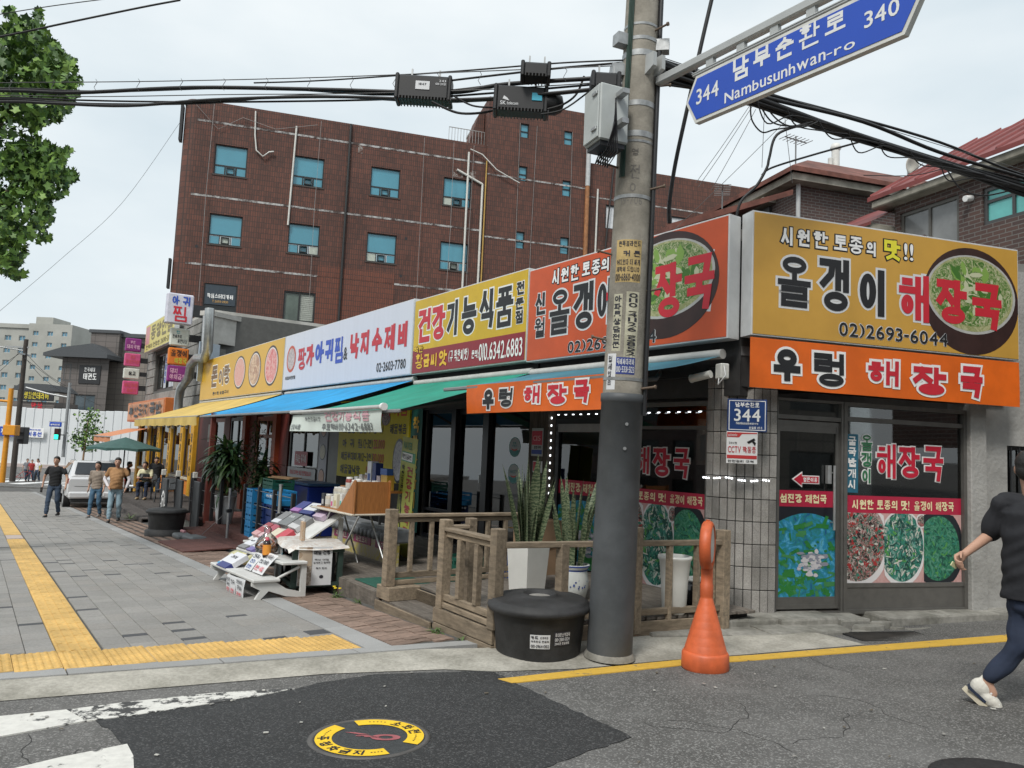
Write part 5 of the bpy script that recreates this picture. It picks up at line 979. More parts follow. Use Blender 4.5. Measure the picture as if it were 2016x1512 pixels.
ob('roof', MB().add([(-.4, -.4, zt + .16), (9, -.4, zt + .16), (9, 6.5, zt + .16), (-.4, 6.5, zt + .16), (1.3, 1.3, zt + 1.25), (9, 1.3, zt + 1.25), (-.4, -.4, zt + .27), (9, -.4, zt + .27), (-.4, 6.5, zt + .27)], [(6, 7, 5, 4), (8, 6, 4), (0, 1, 7, 6), (3, 0, 6, 8), (8, 4, 5)]), M_RTB, h2)
w2 = mat4((0, 0, 0), (0, -1, 0), (1, 0, 0), UP)
f = ob('window', fr(-2.6, -.9, zt - 1.5, zt - .25, .08, -.08, .02), mat('house2_frame', (.03, .03, .03), .4), h2, w2); ob('pane', MB().box(-2.52, -.02, zt - 1.42, -.98, -.01, zt - .33), DGL, f); ob('hood', MB().box(-2.75, -.35, zt - .2, -.75, 0, zt - .1), M_EAV, f)
ob('lower_roof', MB().add([(-.75, -.9, zt - .5), (-.75, 5, zt - .5), (-3.6, 5, zt - 1.6), (-3.6, -.9, zt - 1.6), (-.75, -.9, zt - .62), (-3.6, -.9, zt - 1.74), (-3.6, 5, zt - 1.74)], [(3, 0, 1, 2), (5, 4, 0, 3), (6, 5, 3, 2)]), M_RTB, h2); ob('lower_wall', MB().box(-3.2, -.4, 2, 0, 5, zt - 1.5), HB, h2)
AL = mat('aerial_metal', (.18, .18, .18), .5, .5)
def aerial(par, x, y, z, h_, w_, rot, nm='aerial'):
    g = MB().cyl((x, y, z), (x, y, z + h_), .018, n=6)
    dx, dy = math.cos(math.radians(rot)), math.sin(math.radians(rot)); zz = z + h_*.9; g.cyl((x - dx*w_, y - dy*w_, zz), (x + dx*w_, y + dy*w_, zz), .015, n=5)
    for i in range(7): q = -w_ + 2*w_*i/6; g.cyl((x + dx*q - dy*.18, y + dy*q + dx*.18, zz), (x + dx*q + dy*.18, y + dy*q - dx*.18, zz), .008, n=4)
    return ob(nm, g, AL, par)
aerial(h2, .2, .3, zt + .4, .9, .35, 10); aerial(h2, -1.6, .5, zt - 1.0, .9, .35, 60)
ob('flue', MB().tube([(2.3, 1.5, zt + .6), (2.3, 1.5, zt + 1.75)], .10, 10).tube([(2.14, 1.5, zt + 1.1), (2.14, 1.5, zt + 1.5)], .06, 8).lathe([(.1, 0), (.14, .06), (.1, .18), (.02, .2)], 12, 0, T((2.3, 1.5, zt + 1.72))), mat('white_flue', (.6, .6, .57), .5), h2)
PD = at(1792, 326, 15.5); dsh = thing('satellite_dish', 'round white satellite dish on the red roof behind the cables', 'satellite dish', T(PD) @ RZ(math.degrees(math.atan2(-nB[1], -nB[0])) - 90 + 8))
ob('dish', MB().lathe([(.01, .0), (.1, .01), (.18, .045), (.185, .05), (.18, .055), (.1, .02), (.01, .01)], 24, 0, RX(100), cap=False), mat('dish_white', (.55, .53, .47), .5, var=.1), dsh); ob('feed_arm', MB().tube([(0, -.02, -.16), (0, -.28, -.05)], .012), STEEL, dsh); ob('mast', MB().tube([(0, .04, 0), (0, .08, -1.2)], .025), STEEL, dsh)
# -- grey block building at the end of the row
M_BLK = mat('grey_block', (.27, .265, .25), .85, var=.2, scale=8, bump=.5, bscale=25, rnd=.12, dirt=.3); M_BLJ = mat('block_joint', (.10, .10, .095), .9); M_WC = mat('white_concrete', (.50, .49, .46), .85, var=.12, scale=3, dirt=.25)
sg = thing('stone_building', 'two storey grey stone block building at the far end of the shop row', 'building', FA)
SX0, SX1, SZ0, SZ1 = -36.3, -24.2, 2.4, 6.25
wz_ = [(-34.2, -29.6, 3.7, 5.45)]
core = ob('wall', wall(MB(), SX0, SX1, -2.4, SZ1, wz_, .10, .25).add([(SX1, .1, -2), (SX1, 5, -2), (SX1, 5, SZ1), (SX1, .1, SZ1)], [(0, 1, 2, 3)]), M_BLJ, sg)
z = SZ0
while z < SZ1 - .05:
    h_ = .40; x = SX1 + random.choice((0, -.3))
    if x < SX1: ob('stone_block', MB().box(x + .012, .05, z + .012, SX1 - .002, .12, min(SZ1, z + h_) - .012, c=.015), M_BLK, core)
    while x > SX0 + .1:
        w_ = random.choice((.7, .95, 1.1)); xa = max(SX0, x - w_); spans = [(xa, x)]
        if z + h_ > 3.75 and z < 5.4: spans = [(max(a, -29.6), b) for a, b in spans if b > -29.5] + [(a, min(b, -34.2)) for a, b in spans if a < -34.3]
        for a, b in spans:
            if b - a > .06: ob('stone_block', MB().box(a + .012, .055 - random.uniform(0, .02), z + .012, b - .012, .12, min(SZ1, z + h_) - .012, c=.015), M_BLK, core)
        x = xa
    z += h_
for k in range(12): ob('quoin', MB().box(SX1 - .02, .04, SZ0 + .4*k*.8, SX1 + (.02 if k % 2 else .035), .5 + .25*(k % 2), SZ0 + .4*k*.8 + .3, c=.01), M_BLK, core)
win(sg, -34.2, -29.6, 3.7, 5.45, .2, mat('stone_window_frame', (.05, .045, .04), .5), DGL, .1, (-32.9, -31.4))
for i, x in enumerate((-32.4, -31.2, -30.6)): ob('paper_poster', MB().box(x, .17, 3.8, x + .5, .185, 5.35 - .1*i), ink('poster_pale', (.45, .5, .55)), sg); words(sg, [('인삼상담', x + .1, 4.0, x + .4, 5.2, .16, .01, dict(vert=True))], BLU)
ob('roof', MB().slab([(SX0, .1), (SX1, .1), (SX1, 5), (SX0 + 5, 1.0), (SX0, .6)], SZ1, SZ1 + .12), M_WC, sg)
wv = _unit(1774, 922); Wp = pA(23.6, .05, 0); FW = mat4(Wp, wv, (-wv[1], wv[0], 0), UP)
wp_ = thing('white_parapet', 'white concrete rooftop wall with a dark opening behind the golden sign', 'wall', FW)
ob('wall', wall(MB(), 0, 12, 2.5, 6.05, [(.5, 2.6, 4.2, 5.1)], 0, .3), M_WC, wp_); ob('coping', MB().box(-.1, -.08, 6.05, 12, .4, 6.22), M_WC, wp_); ob('opening', MB().box(.45, .3, 4.1, 2.7, .32, 5.2), BLACK, wp_)
ob('panel', MB().box(-.6, -.3, 3.6, .3, -.26, 5.0), mat('pale_blue_panel', (.36, .42, .48), .4), wp_)
# == DECKS AND SHOP FURNITURE
def wood(nm, c, rnd=.18): return mat(nm, c, .8, var=.35, scale=2.2, wood=(3, 14, 14), bump=.4, bscale=10, rnd=rnd, dirt=.2, dscale=3, obj=True)
W_GREY = wood('weathered_timber', (.235, .185, .13)); W_GREYD = wood('weathered_deck_board', (.15, .13, .11)); W_RED = wood('red_brown_deck', (.115, .045, .036)); W_DK = wood('dark_grey_deck', (.075, .065, .06))
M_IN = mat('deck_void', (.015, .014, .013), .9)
def planks(par, x0, x1, y0, y1, z, w_=.12, th=.028, m=W_GREYD, gap=.005, clip=None, alongx=True):
    if alongx:
        y = y0
        while y < y1 - .02:
            b = min(y + w_, y1); xa, xb = (x0, x1) if clip is None else clip((y + b)/2, x0, x1); ob('plank', MB().box(xa, y + gap/2, z - th, xb, b - gap/2, z, c=.003), m, par); y = b
    else:
        x = x0
        while x < x1 - .02:
            b = min(x + w_, x1); ob('plank', MB().box(x + gap/2, y0, z - th, b - gap/2, y1, z, c=.003), m, par); x = b
d1 = thing('timber_deck', 'weathered timber deck with railings in front of the corner restaurant', 'deck', FA)
Cp, Rp = V((-.2, -2.88, 0)), V((.20, -.46, 0))
edge = lambda y: Cp.x + (Rp.x - Cp.x) * (y - Cp.y) / (Rp.y - Cp.y)
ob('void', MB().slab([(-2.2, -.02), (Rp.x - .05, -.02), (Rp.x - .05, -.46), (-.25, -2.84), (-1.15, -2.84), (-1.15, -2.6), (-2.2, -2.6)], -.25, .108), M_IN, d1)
planks(d1, -2.24, 0, -2.55, -.02, .14, .12, clip=lambda y, a, b: (a, edge(y)))
planks(d1, -1.15, 0, -2.88, -2.55, .14, .11, clip=lambda y, a, b: (a, edge(y)))
for i in range(2): ob('fascia_board', MB().box(-1.2, -2.915, -.14 + .135*i, Cp.x + .02, -2.885, -.012 + .135*i, c=.004), W_GREY, d1)
ob('fascia_board', MB().box(-2.3, -2.60, -.02, -1.16, -2.57, .11, c=.004), W_GREY, d1)
planks(d1, -2.30, -1.18, -2.92, -2.6, .0, .105, m=W_GREYD); ob('fascia_board', MB().box(-2.42, -2.945, -.16, -1.20, -2.922, -.02, c=.004), W_GREY, d1)
ob('plinth', MB().box(-2.42, -2.93, .0, -2.12, -2.55, .14, c=.006), W_GREY, d1)
def post(x, y, z0, z1, w_=.095, nm='post'): return ob(nm, MB().box(x - w_/2, y - w_/2, z0, x + w_/2, y + w_/2, z1, c=.006), W_GREY, d1)
def rail(p, q, z, w_=.09, h_=.035, nm='rail'):
    p, q = V(p), V(q); d = (q - p).to_2d().to_3d(); L = d.length; a = math.degrees(math.atan2(d.y, d.x))
    return ob(nm, MB().box(0, -w_/2, z, L, w_/2, z + h_, c=.005), W_GREY, d1, T((p.x, p.y, 0)) @ RZ(a))
def balus(p, q, n, z0, z1, w_=.045, ends=False):
    for i in range(n): u = (i + 1)/(n + 1) if not ends else i/(n - 1); r_ = V(p).lerp(V(q), u); ob('baluster', MB().box(r_.x - w_/2, r_.y - w_/2, z0, r_.x + w_/2, r_.y + w_/2, z1, c=.003), W_GREY, d1)
pA_, pA2, pB_, pD_ = V((-2.25, -2.88, 0)), V((-2.25, -1.15, 0)), V((-1.12, -2.86, 0)), V((-1.12, -2.58, 0))
post(pA_.x, pA_.y, .14, .95, .11); post(pA2.x, pA2.y, .14, .93, .09); rail(pA_, pA2, .865); rail(pA_, pA2, .81, .035, .05); rail(pA_, pA2, .22, .04, .06); rail(pA_, pA2, .15, .04, .05); balus(pA_, pA2, 6, .28, .81)
post(pB_.x, pB_.y, .12, .95, .1); post(pD_.x, pD_.y, .14, .96, .09); post(Cp.x, Cp.y, .12, .96, .1)
rail(pB_, Cp, .845); rail(pB_, Cp, .79, .035, .05); rail(pB_, Cp, .20, .04, .06); rail(pB_, Cp, .135, .06, .05); balus(pB_, Cp, 2, .26, .79, .06); rail(pB_, pD_, .86)
mid = [Cp.lerp(Rp, u) for u in (.26, .58)]
for p, zt_ in zip(mid, (.83, .97)): post(p.x, p.y, .0, zt_, .09)
post(Rp.x, Rp.y, -.02, .94, .1); post(Rp.x - .13, Rp.y + .02, .0, .93, .08)
rail(Cp, Rp, .795, .07, .05); rail(Cp, Rp, .16, .045, .06); balus(Cp.lerp(Rp, .6), Rp, 2, .1, .80, .05); balus(Cp.lerp(Rp, .54), Cp.lerp(Rp, .6), 1, .05, .82, .06)
ob('fascia_board', MB().box(0, -.03, -.1, (Rp - Cp).length, 0, .11, c=.004), W_GREY, d1, T((Cp.x, Cp.y, 0)) @ RZ(math.degrees(math.atan2((Rp-Cp).y, (Rp-Cp).x))))
d2 = thing('timber_deck', 'low timber deck with green mat in front of the health food shop', 'deck', FA)
ob('void', MB().box(-7.4, -2.5, -.4, -2.45, -.02, -.002), M_IN, d2); planks(d2, -7.4, -2.28, -2.55, -.02, .035, .12); planks(d2, -4.62, -2.44, -2.86, -2.55, .035, .11)
for i in range(22): ob('skirt_board', MB().box(-2.45 - .1*(i+1) + .003, -2.885, gz(4.6) - .05, -2.45 - .1*i - .003, -2.862, .03, c=.003), W_GREYD, d2)
mt_ = ob('door_mat', MB().box(-3.3, -2.8, .036, -2.5, -2.1, .05, c=.006), mat('green_mat', (.015, .085, .06), .95, var=.2, scale=30, bump=.5, bscale=90), None, FA, 'ribbed green mat on the low deck by the railing post', 'door mat')
d3 = thing('red_deck', 'red brown timber deck with ramped steps below the blue awning', 'deck', FA)
RD = -.25
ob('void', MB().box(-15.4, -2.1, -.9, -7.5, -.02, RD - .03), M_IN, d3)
planks(d3, -15.4, -7.5, -2.15, -.02, RD, .13, m=W_RED)
ob('fascia_board', MB().box(-15.4, -2.18, RD - .16, -7.5, -2.152, RD - .005, c=.004), W_RED, d3); ob('plaster_base', MB().box(-15.4, -2.14, -.9, -7.5, -2.10, RD - .16), M_CONC, d3)
planks(d3, -13.2, -9.4, -2.66, -2.19, RD - .13, .15, m=W_RED); ob('fascia_board', MB().box(-13.2, -2.69, RD - .34, -9.4, -2.662, RD - .135, c=.004), W_RED, d3)
for i in range(11):
    x = -11.2 + .2*i; ob('ramp_plank', MB().box(0, 0, -.025, .195, .85, 0, c=.003), W_RED, d3, T((x, -3.5, gz(-x) + .028)) @ RX(2.5))
MP = mat('fence_post_black', (.018, .018, .02), .5); WIRE = mat('fence_wire', (.22, .22, .22), .4, .6)
fn_ = thing('wire_fence', 'black post fence with horizontal wires along the red deck', 'fence', FA)
fx = [-15.2, -14.1, -13.1, -12.35, -10.55, -9.6, -8.7, -7.7]
for x in fx: ob('post', MB().box(x - .035, -2.1, RD, x + .035, -2.03, .74, c=.005), MP, fn_)
for z in (.05, .38, .66):
    for a, b in ((-15.2, -12.35), (-10.55, -7.7)): ob('wire', MB().tube([(a, -2.07, z), (b, -2.07, z)], .008, 5), WIRE, fn_)
d4 = thing('dark_deck', 'dark grey timber deck with two steps where the man sits', 'deck', FA)
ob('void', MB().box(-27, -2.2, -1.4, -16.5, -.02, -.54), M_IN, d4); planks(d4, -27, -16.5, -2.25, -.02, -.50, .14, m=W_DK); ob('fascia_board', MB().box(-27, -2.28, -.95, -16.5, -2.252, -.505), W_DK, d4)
planks(d4, -22.5, -17.5, -2.75, -2.28, -.60, .15, m=W_DK); ob('fascia_board', MB().box(-22.5, -2.775, -1.0, -17.5, -2.752, -.605), W_DK, d4)
planks(d4, -21.5, -18.2, -3.15, -2.78, -.70, .15, m=W_DK); ob('fascia_board', MB().box(-21.5, -3.17, -1.0, -18.2, -3.152, -.705), W_DK, d4)
M_PAN = mat('dark_metal_panel', (.05, .055, .06), .45, .3, var=.3, scale=3)
sc3 = thing('screen_panel', 'dark metal screen panels with a white round emblem beside the steps', 'screen', FA)
for i, (x, y) in enumerate(((-15.0, -2.75), (-14.35, -2.55), (-13.75, -2.3))):
    ob('panel', MB().box(x - .02, y - .05, -.62, x + .55, y, .62, c=.01), M_PAN, sc3); ob('post', MB().box(x - .08, y - .06, -.62, x - .022, y + .02, .68), MP, sc3); ob('post_cap', MB().box(x - .1, y - .07, .68, x, y + .03, .82, c=.01), mat('cap_white', (.5, .49, .45), .6), sc3)
ob('emblem', MB().disc(-14.72, .0, .2, .33, -2.806, 28, 0, r0=.82).disc(-14.72, 0, .1, .17, -2.806, 20, 0, r0=.6), WHITE, sc3)
for i in range(8): ob('emblem', MB().box(-.012, -.001, .2, .012, 0, .28), WHITE, sc3, T((-14.72, -2.807, 0)) @ RY(45*i))
# -- plants
def leafblade(g, base, d, L, w_, up, droop, mi=0, n=6, twist=0, fold=.25):
    a = math.radians(d); o = V((math.cos(a), math.sin(a), 0)); side = V((-math.sin(a), math.cos(a), 0)); p = V(base); ang = up; pts = []
    for i in range(n + 1):
        u = i/n; ww = w_*math.sin(math.pi*min(1, .12 + .88*u))**.8 if i < n else .001
        pts.append((p.copy(), ww)); ang -= droop/n; p = p + (o*math.cos(math.radians(ang)) + V((0, 0, 1))*math.sin(math.radians(ang)))*L/n
    vs = []
    for p, ww in pts: vs += [p - side*ww, p + V((0, 0, -fold*ww)), p + side*ww]
    g.add(vs, [(3*i+k, 3*i+k+1, 3*i+k+4, 3*i+k+3) for i in range(n) for k in (0, 1)], mi, True)
def snake_mat():
    m = mat('snake_plant_leaf', (.075, .115, .06), .45, var=.2, scale=8); nt = m.node_tree; L = nt.links.new; p = nt.nodes['Principled BSDF']; geo = _n(nt, 'TexCoord')
    wv_ = _n(nt, 'TexWave', Scale=9.0, Distortion=9.0); wv_.bands_direction = 'Z'; wv_.inputs['Detail'].default_value = 3; wv_.inputs['Detail Scale'].default_value = 2.2; L(geo.outputs['Object'], wv_.inputs['Vector'])
    r = _n(nt, 'ValToRGB'); r.color_ramp.elements[0].color = (.028, .055, .026, 1); r.color_ramp.elements[1].color = (.17, .20, .115, 1); L(wv_.outputs[0], r.inputs[0]); L(r.outputs[0], p.inputs['Base Color']); return m
M_SNK = snake_mat(); M_SOIL = mat('potting_soil', (.035, .025, .018), .95, var=.4, scale=40, bump=.8, bscale=60)
def snake(par, r0, n, hmin, hmax, w_, z, sd):
    r = random.Random(sd)
    for i in range(n):
        a, q = r.uniform(0, 360), r0*math.sqrt(r.random()); x, y = q*math.cos(math.radians(a)), q*math.sin(math.radians(a)); h_ = r.uniform(hmin, hmax); lean = r.uniform(2, 9) + (7 if q > r0*.7 else 0); ww = w_*r.uniform(.75, 1.2)
        g = MB(); k = 9; tw_ = r.uniform(-60, 60); t0 = r.uniform(0, 180); vs = []
        for j in range(k + 1):
            u = j/k; wj = ww*(.55 + .6*math.sin(math.pi*min(1, u*.95 + .05)))*(1 if u < .75 else max(.02, (1 - u)/.25)**.7); th = math.radians(t0 + tw_*u); ox = math.tan(math.radians(lean))*h_*u*(.6 + .4*u)
            c = V((x + ox*math.cos(math.radians(a)), y + ox*math.sin(math.radians(a)), z + h_*u)); sdv = V((math.cos(th), math.sin(th), 0)); nv = V((-math.sin(th), math.cos(th), 0))
            vs += [c - sdv*wj, c + nv*wj*.35, c + sdv*wj]
        g.add(vs, [(3*j+m_, 3*j+m_+1, 3*j+m_+4, 3*j+m_+3) for j in range(k) for m_ in (0, 1)], 0, True); ob('leaf', g, M_SNK, par)
wp1 = thing('snake_plant', 'tall variegated snake plant in a square white planter on the deck', 'potted plant', fA(1.50, 1.60, .14, 8)); MWP = mat('white_glazed_planter', (.60, .60, .57), .3, var=.05)
g = MB(); b0, b1, hh = .135, .165, .50
g.add([(-b0,-b0,0),(b0,-b0,0),(b0,b0,0),(-b0,b0,0),(-b1,-b1,hh),(b1,-b1,hh),(b1,b1,hh),(-b1,b1,hh),(-b1+.02,-b1+.02,hh),(b1-.02,-b1+.02,hh),(b1-.02,b1-.02,hh),(-b1+.02,b1-.02,hh),(-b1+.02,-b1+.02,hh-.06),(b1-.02,-b1+.02,hh-.06),(b1-.02,b1-.02,hh-.06),(-b1+.02,b1-.02,hh-.06)], [(3,2,1,0),(0,1,5,4),(1,2,6,5),(2,3,7,6),(3,0,4,7),(4,5,9,8),(5,6,10,9),(6,7,11,10),(7,4,8,11),(8,9,13,12),(9,10,14,13),(10,11,15,14),(11,8,12,15)])
ob('planter', g, MWP, wp1); ob('soil', MB().box(-.145, -.145, .40, .145, .145, .445), M_SOIL, wp1); snake(wp1, .13, 26, .5, 1.08, .040, .43, 3)
wp2 = thing('snake_plant', 'snake plant in a blue and white porcelain pot beside the pole', 'potted plant', fA(.93, 1.44, .14)); MPOR = mat('porcelain', (.52, .54, .52), .25, var=.05); MCOB = mat('cobalt_paint', (.03, .06, .22), .3, var=.4, scale=30)
ob('pot', MB().lathe([(.11, 0), (.14, .02), (.165, .12), (.168, .2), (.15, .29), (.148, .31), (.175, .34), (.175, .355), (.15, .355), (.14, .3), (.001, .29)], 32, cap=False), MPOR, wp2); ob('rim_band', MB().lathe([(.1765, .338), (.1765, .352)], 32, cap=False).lathe([(.152, .295), (.151, .308)], 32, cap=False), MCOB, wp2); ob('soil', MB().lathe([(.142, .305), (.001, .315)], 20, cap=False), M_SOIL, wp2)
g = MB(); r = random.Random(2)
for i in range(60):
    a = r.uniform(0, 6.28); z = .13 + .13*r.random()*abs(math.sin(a*2.5)); q = .1688 + .002; g.lathe([(.008*r.uniform(.5, 1.5), 0), (.001, .001)], 5, 0, RZ(math.degrees(a)) @ T((q - .002*(z > .22)*6, 0, z)) @ RY(90))
ob('painted_flowers', g, MCOB, wp2, kind='stuff'); snake(wp2, .12, 26, .5, .95, .028, .31, 11)
vs_ = thing('white_vase', 'tall white glazed planter with soil behind the railing', 'planter', fA(-.02, .95, .14)); ob('pot', MB().lathe([(.10, 0), (.115, .02), (.13, .3), (.15, .5), (.165, .52), (.165, .545), (.135, .545), (.13, .48), (.001, .47)], 28, cap=False), MWP, vs_); ob('soil', MB().lathe([(.132, .49), (.001, .5)], 20, cap=False), mat('red_soil', (.10, .05, .03), .95, var=.4, scale=40), vs_)
kp = thing('black_jar', 'black glazed jar with white rim and a sprouting stem by the pillar', 'jar', fA(.18, .42, .14)); ob('jar', MB().lathe([(.08, 0), (.14, .03), (.17, .12), (.15, .22), (.10, .25), (.001, .25)], 24, cap=False), mat('black_glaze', (.01, .01, .011), .15), kp); ob('rim', MB().lathe([(.105, .245), (.115, .27), (.1, .275), (.095, .25)], 24, cap=False), MPOR, kp)
g = MB()
for i in range(5): leafblade(g, (0, 0, .25), 70*i, .35, .008, 75, 50)
ob('stems', g, mat('dry_stem', (.12, .09, .05), .7), kp)
M_WEED = mat('weed_leaf', (.07, .12, .03), .7, var=.3, scale=20)
def weed(s, t, n, L, lab, fl=0, dz=0):
    o = thing('weed', lab, 'weed', gA(s, t, dz)); r = random.Random(int(s*100)); g = MB()
    for i in range(n): leafblade(g, (r.uniform(-.06, .06), r.uniform(-.03, .03), 0), r.uniform(0, 360), L*r.uniform(.5, 1.2), .008, r.uniform(25, 80), 60, n=4)
    ob('leaves', g, M_WEED, o)
    for i in range(fl):
        x, y, z = r.uniform(-.1, .1), r.uniform(-.05, .05), r.uniform(.06, .11); ob('stalk', MB().tube([(x, y, 0), (x, y, z)], .003, 4), M_WEED, o); ob('flower', MB().lathe([(.004, 0), (.02, .008), (.016, .016), (.001, .014)], 10, 0, T((x, y, z)), cap=False), mat('dandelion', (.75, .55, .02), .7), o)
weed(3.25, 3.02, 26, .11, 'yellow flowered weed tuft at the deck corner beside the cart', 3); weed(2.75, 2.98, 18, .08, 'low weed tuft under the skirting boards of the deck'); weed(.98, 3.0, 24, .09, 'weed tuft in front of the deck steps'); weed(.55, 2.98, 10, .06, 'tiny weed by the deck end near the bin'); weed(18.5, 2.9, 40, .3, 'tall weeds growing beside the dark deck steps')
M_LF = mat('dark_glossy_leaf', (.035, .075, .03), .35, var=.3, scale=9, rnd=.1); M_LF2 = mat('mid_green_leaf', (.075, .13, .04), .4, var=.3, scale=9); M_BARK = mat('pale_bark', (.25, .16, .09), .85, var=.25, scale=20)
M_POT = mat('pale_plastic_pot', (.40, .41, .41), .5, var=.06)
def potplant(s, t, z, lab, hp, rp, stems, sd, big=1.0):
    o = thing('potted_tree', lab, 'potted plant', fA(s, t, z)); r = random.Random(sd)
    ob('pot', MB().lathe([(rp*.68, 0), (rp*.72, .02), (rp*.86, hp*.45), (rp*.84, hp*.46), (rp, hp*.95), (rp*1.03, hp*.96), (rp*1.03, hp), (rp*.93, hp), (rp*.9, hp*.9), (.001, hp*.88)], 26, cap=False), M_POT, o); ob('soil', MB().lathe([(rp*.92, hp*.9), (.001, hp*.91)], 16, cap=False), M_SOIL, o)
    for i, (dx, dy, h_, nl) in enumerate(stems):
        top = V((dx, dy, hp + h_)); ob('stem', MB().tube([(dx*.15, dy*.15, hp*.88), (dx*.4, dy*.4, hp + h_*.4), (dx*.8, dy*.8, hp + h_*.75), top], lambda u: .035*(1 - .6*u), 8), M_BARK, o)
        g = MB()
        for j in range(nl): leafblade(g, top + V((r.gauss(0, .06), r.gauss(0, .06), r.uniform(-.28, .12))), r.uniform(0, 360), r.uniform(.28, .55)*big, .032*big, r.uniform(5, 75), r.uniform(50, 120), r.choice((0, 0, 0, 1)))
        ob('crown', g, [M_LF, M_LF2], o)
    return o
potplant(12.55, 1.92, RD, 'tall leafy dracaena in a pale grey pot under the blue awning', .62, .23, [(0, 0, .95, 110), (.2, .05, .7, 80), (-.3, .03, .6, 80), (.05, -.15, .75, 80), (-.12, .1, .35, 40)], 5, 1.3)
potplant(11.5, 1.45, RD, 'darker potted dracaena behind the blue crates', .5, .2, [(0, 0, .75, 70), (.2, 0, .5, 60)], 9, 1.2)
cl_ = thing('climbing_plant', 'dark climbing plant trained up beside the yellow shop', 'plant', fA(16.2, .25, -.2)); g = MB(); r = random.Random(6)
for i in range(420): leafblade(g, (r.gauss(0, .22), r.uniform(-.12, .12), r.uniform(.3, 2.4)), r.uniform(0, 360), r.uniform(.08, .16), .02, r.uniform(-30, 50), 60, r.choice((0, 0, 1)), 3)
ob('foliage', g, [M_LF, M_LF2], cl_); ob('stem', MB().tube([(0, 0, 0), (.05, .03, 1.2), (-.03, 0, 2.4)], .02), M_BARK, cl_)
def crate(s, t, z, w_, d_, h_, m, lab, grp, rz=0, mark=None):
    o = thing('drink_crate', lab, 'crate', fA(s, t, z, rz), grp); th = .012; g = MB().box(-w_/2, -d_/2, 0, w_/2, d_/2, .015)
    for z0, z1 in ((.015, h_*.35), (h_*.42, h_*.72), (h_*.88, h_)):
        e_ = .003*(z0 > .02); g.box(-w_/2-e_, -d_/2-e_, z0, w_/2+e_, -d_/2 + th, z1).box(-w_/2-e_, d_/2 - th, z0, w_/2+e_, d_/2+e_, z1).box(-w_/2-e_, -d_/2 + th, z0, -w_/2 + th, d_/2 - th, z1).box(w_/2 - th, -d_/2 + th, z0, w_/2+e_, d_/2 - th, z1)
    for x in (-w_/2, w_/2 - .03, -w_*.12, w_*.12 - .03): g.box(x, -d_/2 - .002, .01, x + .03, -d_/2 + th - .002, h_ - .002).box(x, d_/2 - th + .002, .01, x + .03, d_/2 + .002, h_ - .002)
    for y in (-d_/2 + .015, d_/2 - .045): g.box(-w_/2 - .002, y, .01, -w_/2 + th - .002, y + .03, h_ - .002).box(w_/2 - th + .002, y, .01, w_/2 + .002, y + .03, h_ - .002)
    ob('crate_body', g, m, o)
    if mark: words(o, [(mark, -w_*.3, h_*.46, w_*.3, h_*.68, -d_/2 - .008, .004)], WHITE)
    return o
CB = mat('light_blue_plastic', (.02, .22, .48), .45, var=.08); CN = mat('navy_plastic', (.012, .03, .13), .45, var=.1); CG = mat('green_plastic', (.008, .075, .05), .5, var=.1)
for k in range(4): crate(10.1, 1.98, RD + .232*k, .36, .26, .23, CB, ['lowest', 'second', 'third', 'topmost'][k] + ' light blue drink crate of the stack nearest the wire fence', 'blue drink crates')
for k in range(3): crate(9.68, 1.88, RD + .228*k, .36, .26, .225, CN, ['lowest', 'middle', 'upper'][k] + ' navy drink crate under the wide blue crate', 'navy drink crates', 3)
crate(9.2, 1.80, RD + .685, .72, .36, .27, CB, 'wide light blue crate with white print on the navy stack', None, 2, '하이트진로'); crate(9.9, 1.62, RD + .93, .75, .42, .2, CG, 'flat dark green crate on top of the blue crates', None, -3)
crate(9.2, 1.8, RD, .5, .34, .34, CN, 'large navy crate on the deck below the wide blue crate', None); crate(9.2, 1.8, RD + .342, .5, .34, .34, CN, 'upper large navy crate below the wide blue crate', None, 2)
crate(2.75, 1.65, .035, .46, .34, .30, CG, 'dark green slatted crate on the deck beside the railing', None, 6)
fz = thing('chest_freezer', 'dark blue chest freezer with glass lid under the seafood restaurant window', 'freezer', fA(10.6, .75, RD)); MFZ = mat('freezer_blue', (.012, .035, .24), .35, var=.08); ob('cabinet', MB().box(-.2, -.35, 0, .95, .3, 1.0, c=.02), MFZ, fz); ob('lid', MB().box(-.22, -.37, 1.0, .97, .32, 1.06, c=.015), mat('freezer_lid', (.05, .12, .25), .3), fz)
ob('tank', MB().box(-.95, -.35, 0, -.22, .3, 1.02, c=.01), mat('tank_blue', (.03, .09, .22), .15), fz); ob('window_strip', MB().box(-.9, -.362, .5, -.27, -.351, .95), mat('tank_glass', (.05, .10, .14), .08, var=.4, scale=6), fz)
cb1 = ob('cardboard', MB().box(-.45, -.1, 0, .3, .1, .02).box(-.35, -.08, .022, .38, .13, .04), mat('cardboard_brown', (.30, .19, .10), .85, var=.15), None, fA(9.9, 1.5, RD + 1.135, 15), 'flat brown cardboard sheets lying on the green crate', 'cardboard')
M_CARD = mat('cardboard_box', (.29, .19, .115), .85, var=.12, scale=5)
for i, (z, h_, lab) in enumerate(((.035, .4, 'lower brown carton stacked behind the railing'), (.437, .33, 'upper printed carton stacked behind the railing'))):
    o = thing('carton', lab, 'carton', fA(2.75 - .02*i, .55, z, 4*i)); ob('box', MB().box(-.26, -.2, 0, .26, .2, h_, c=.004), M_CARD, o); ob('tape', MB().box(-.03, -.204, h_*.6, .03, -.2, h_).box(-.03, -.2, h_, .03, .2, h_ + .002), mat('tape_tan', (.36, .27, .16), .4), o)
    if i: words(o, [('취급주의', -.1, .2, .14, .26, -.208, .002), ('건강식품', -.1, .12, .14, .18, -.208, .002), ('12개입', -.08, .05, .1, .1, -.208, .002)], ink('print_brown', (.12, .07, .05)))
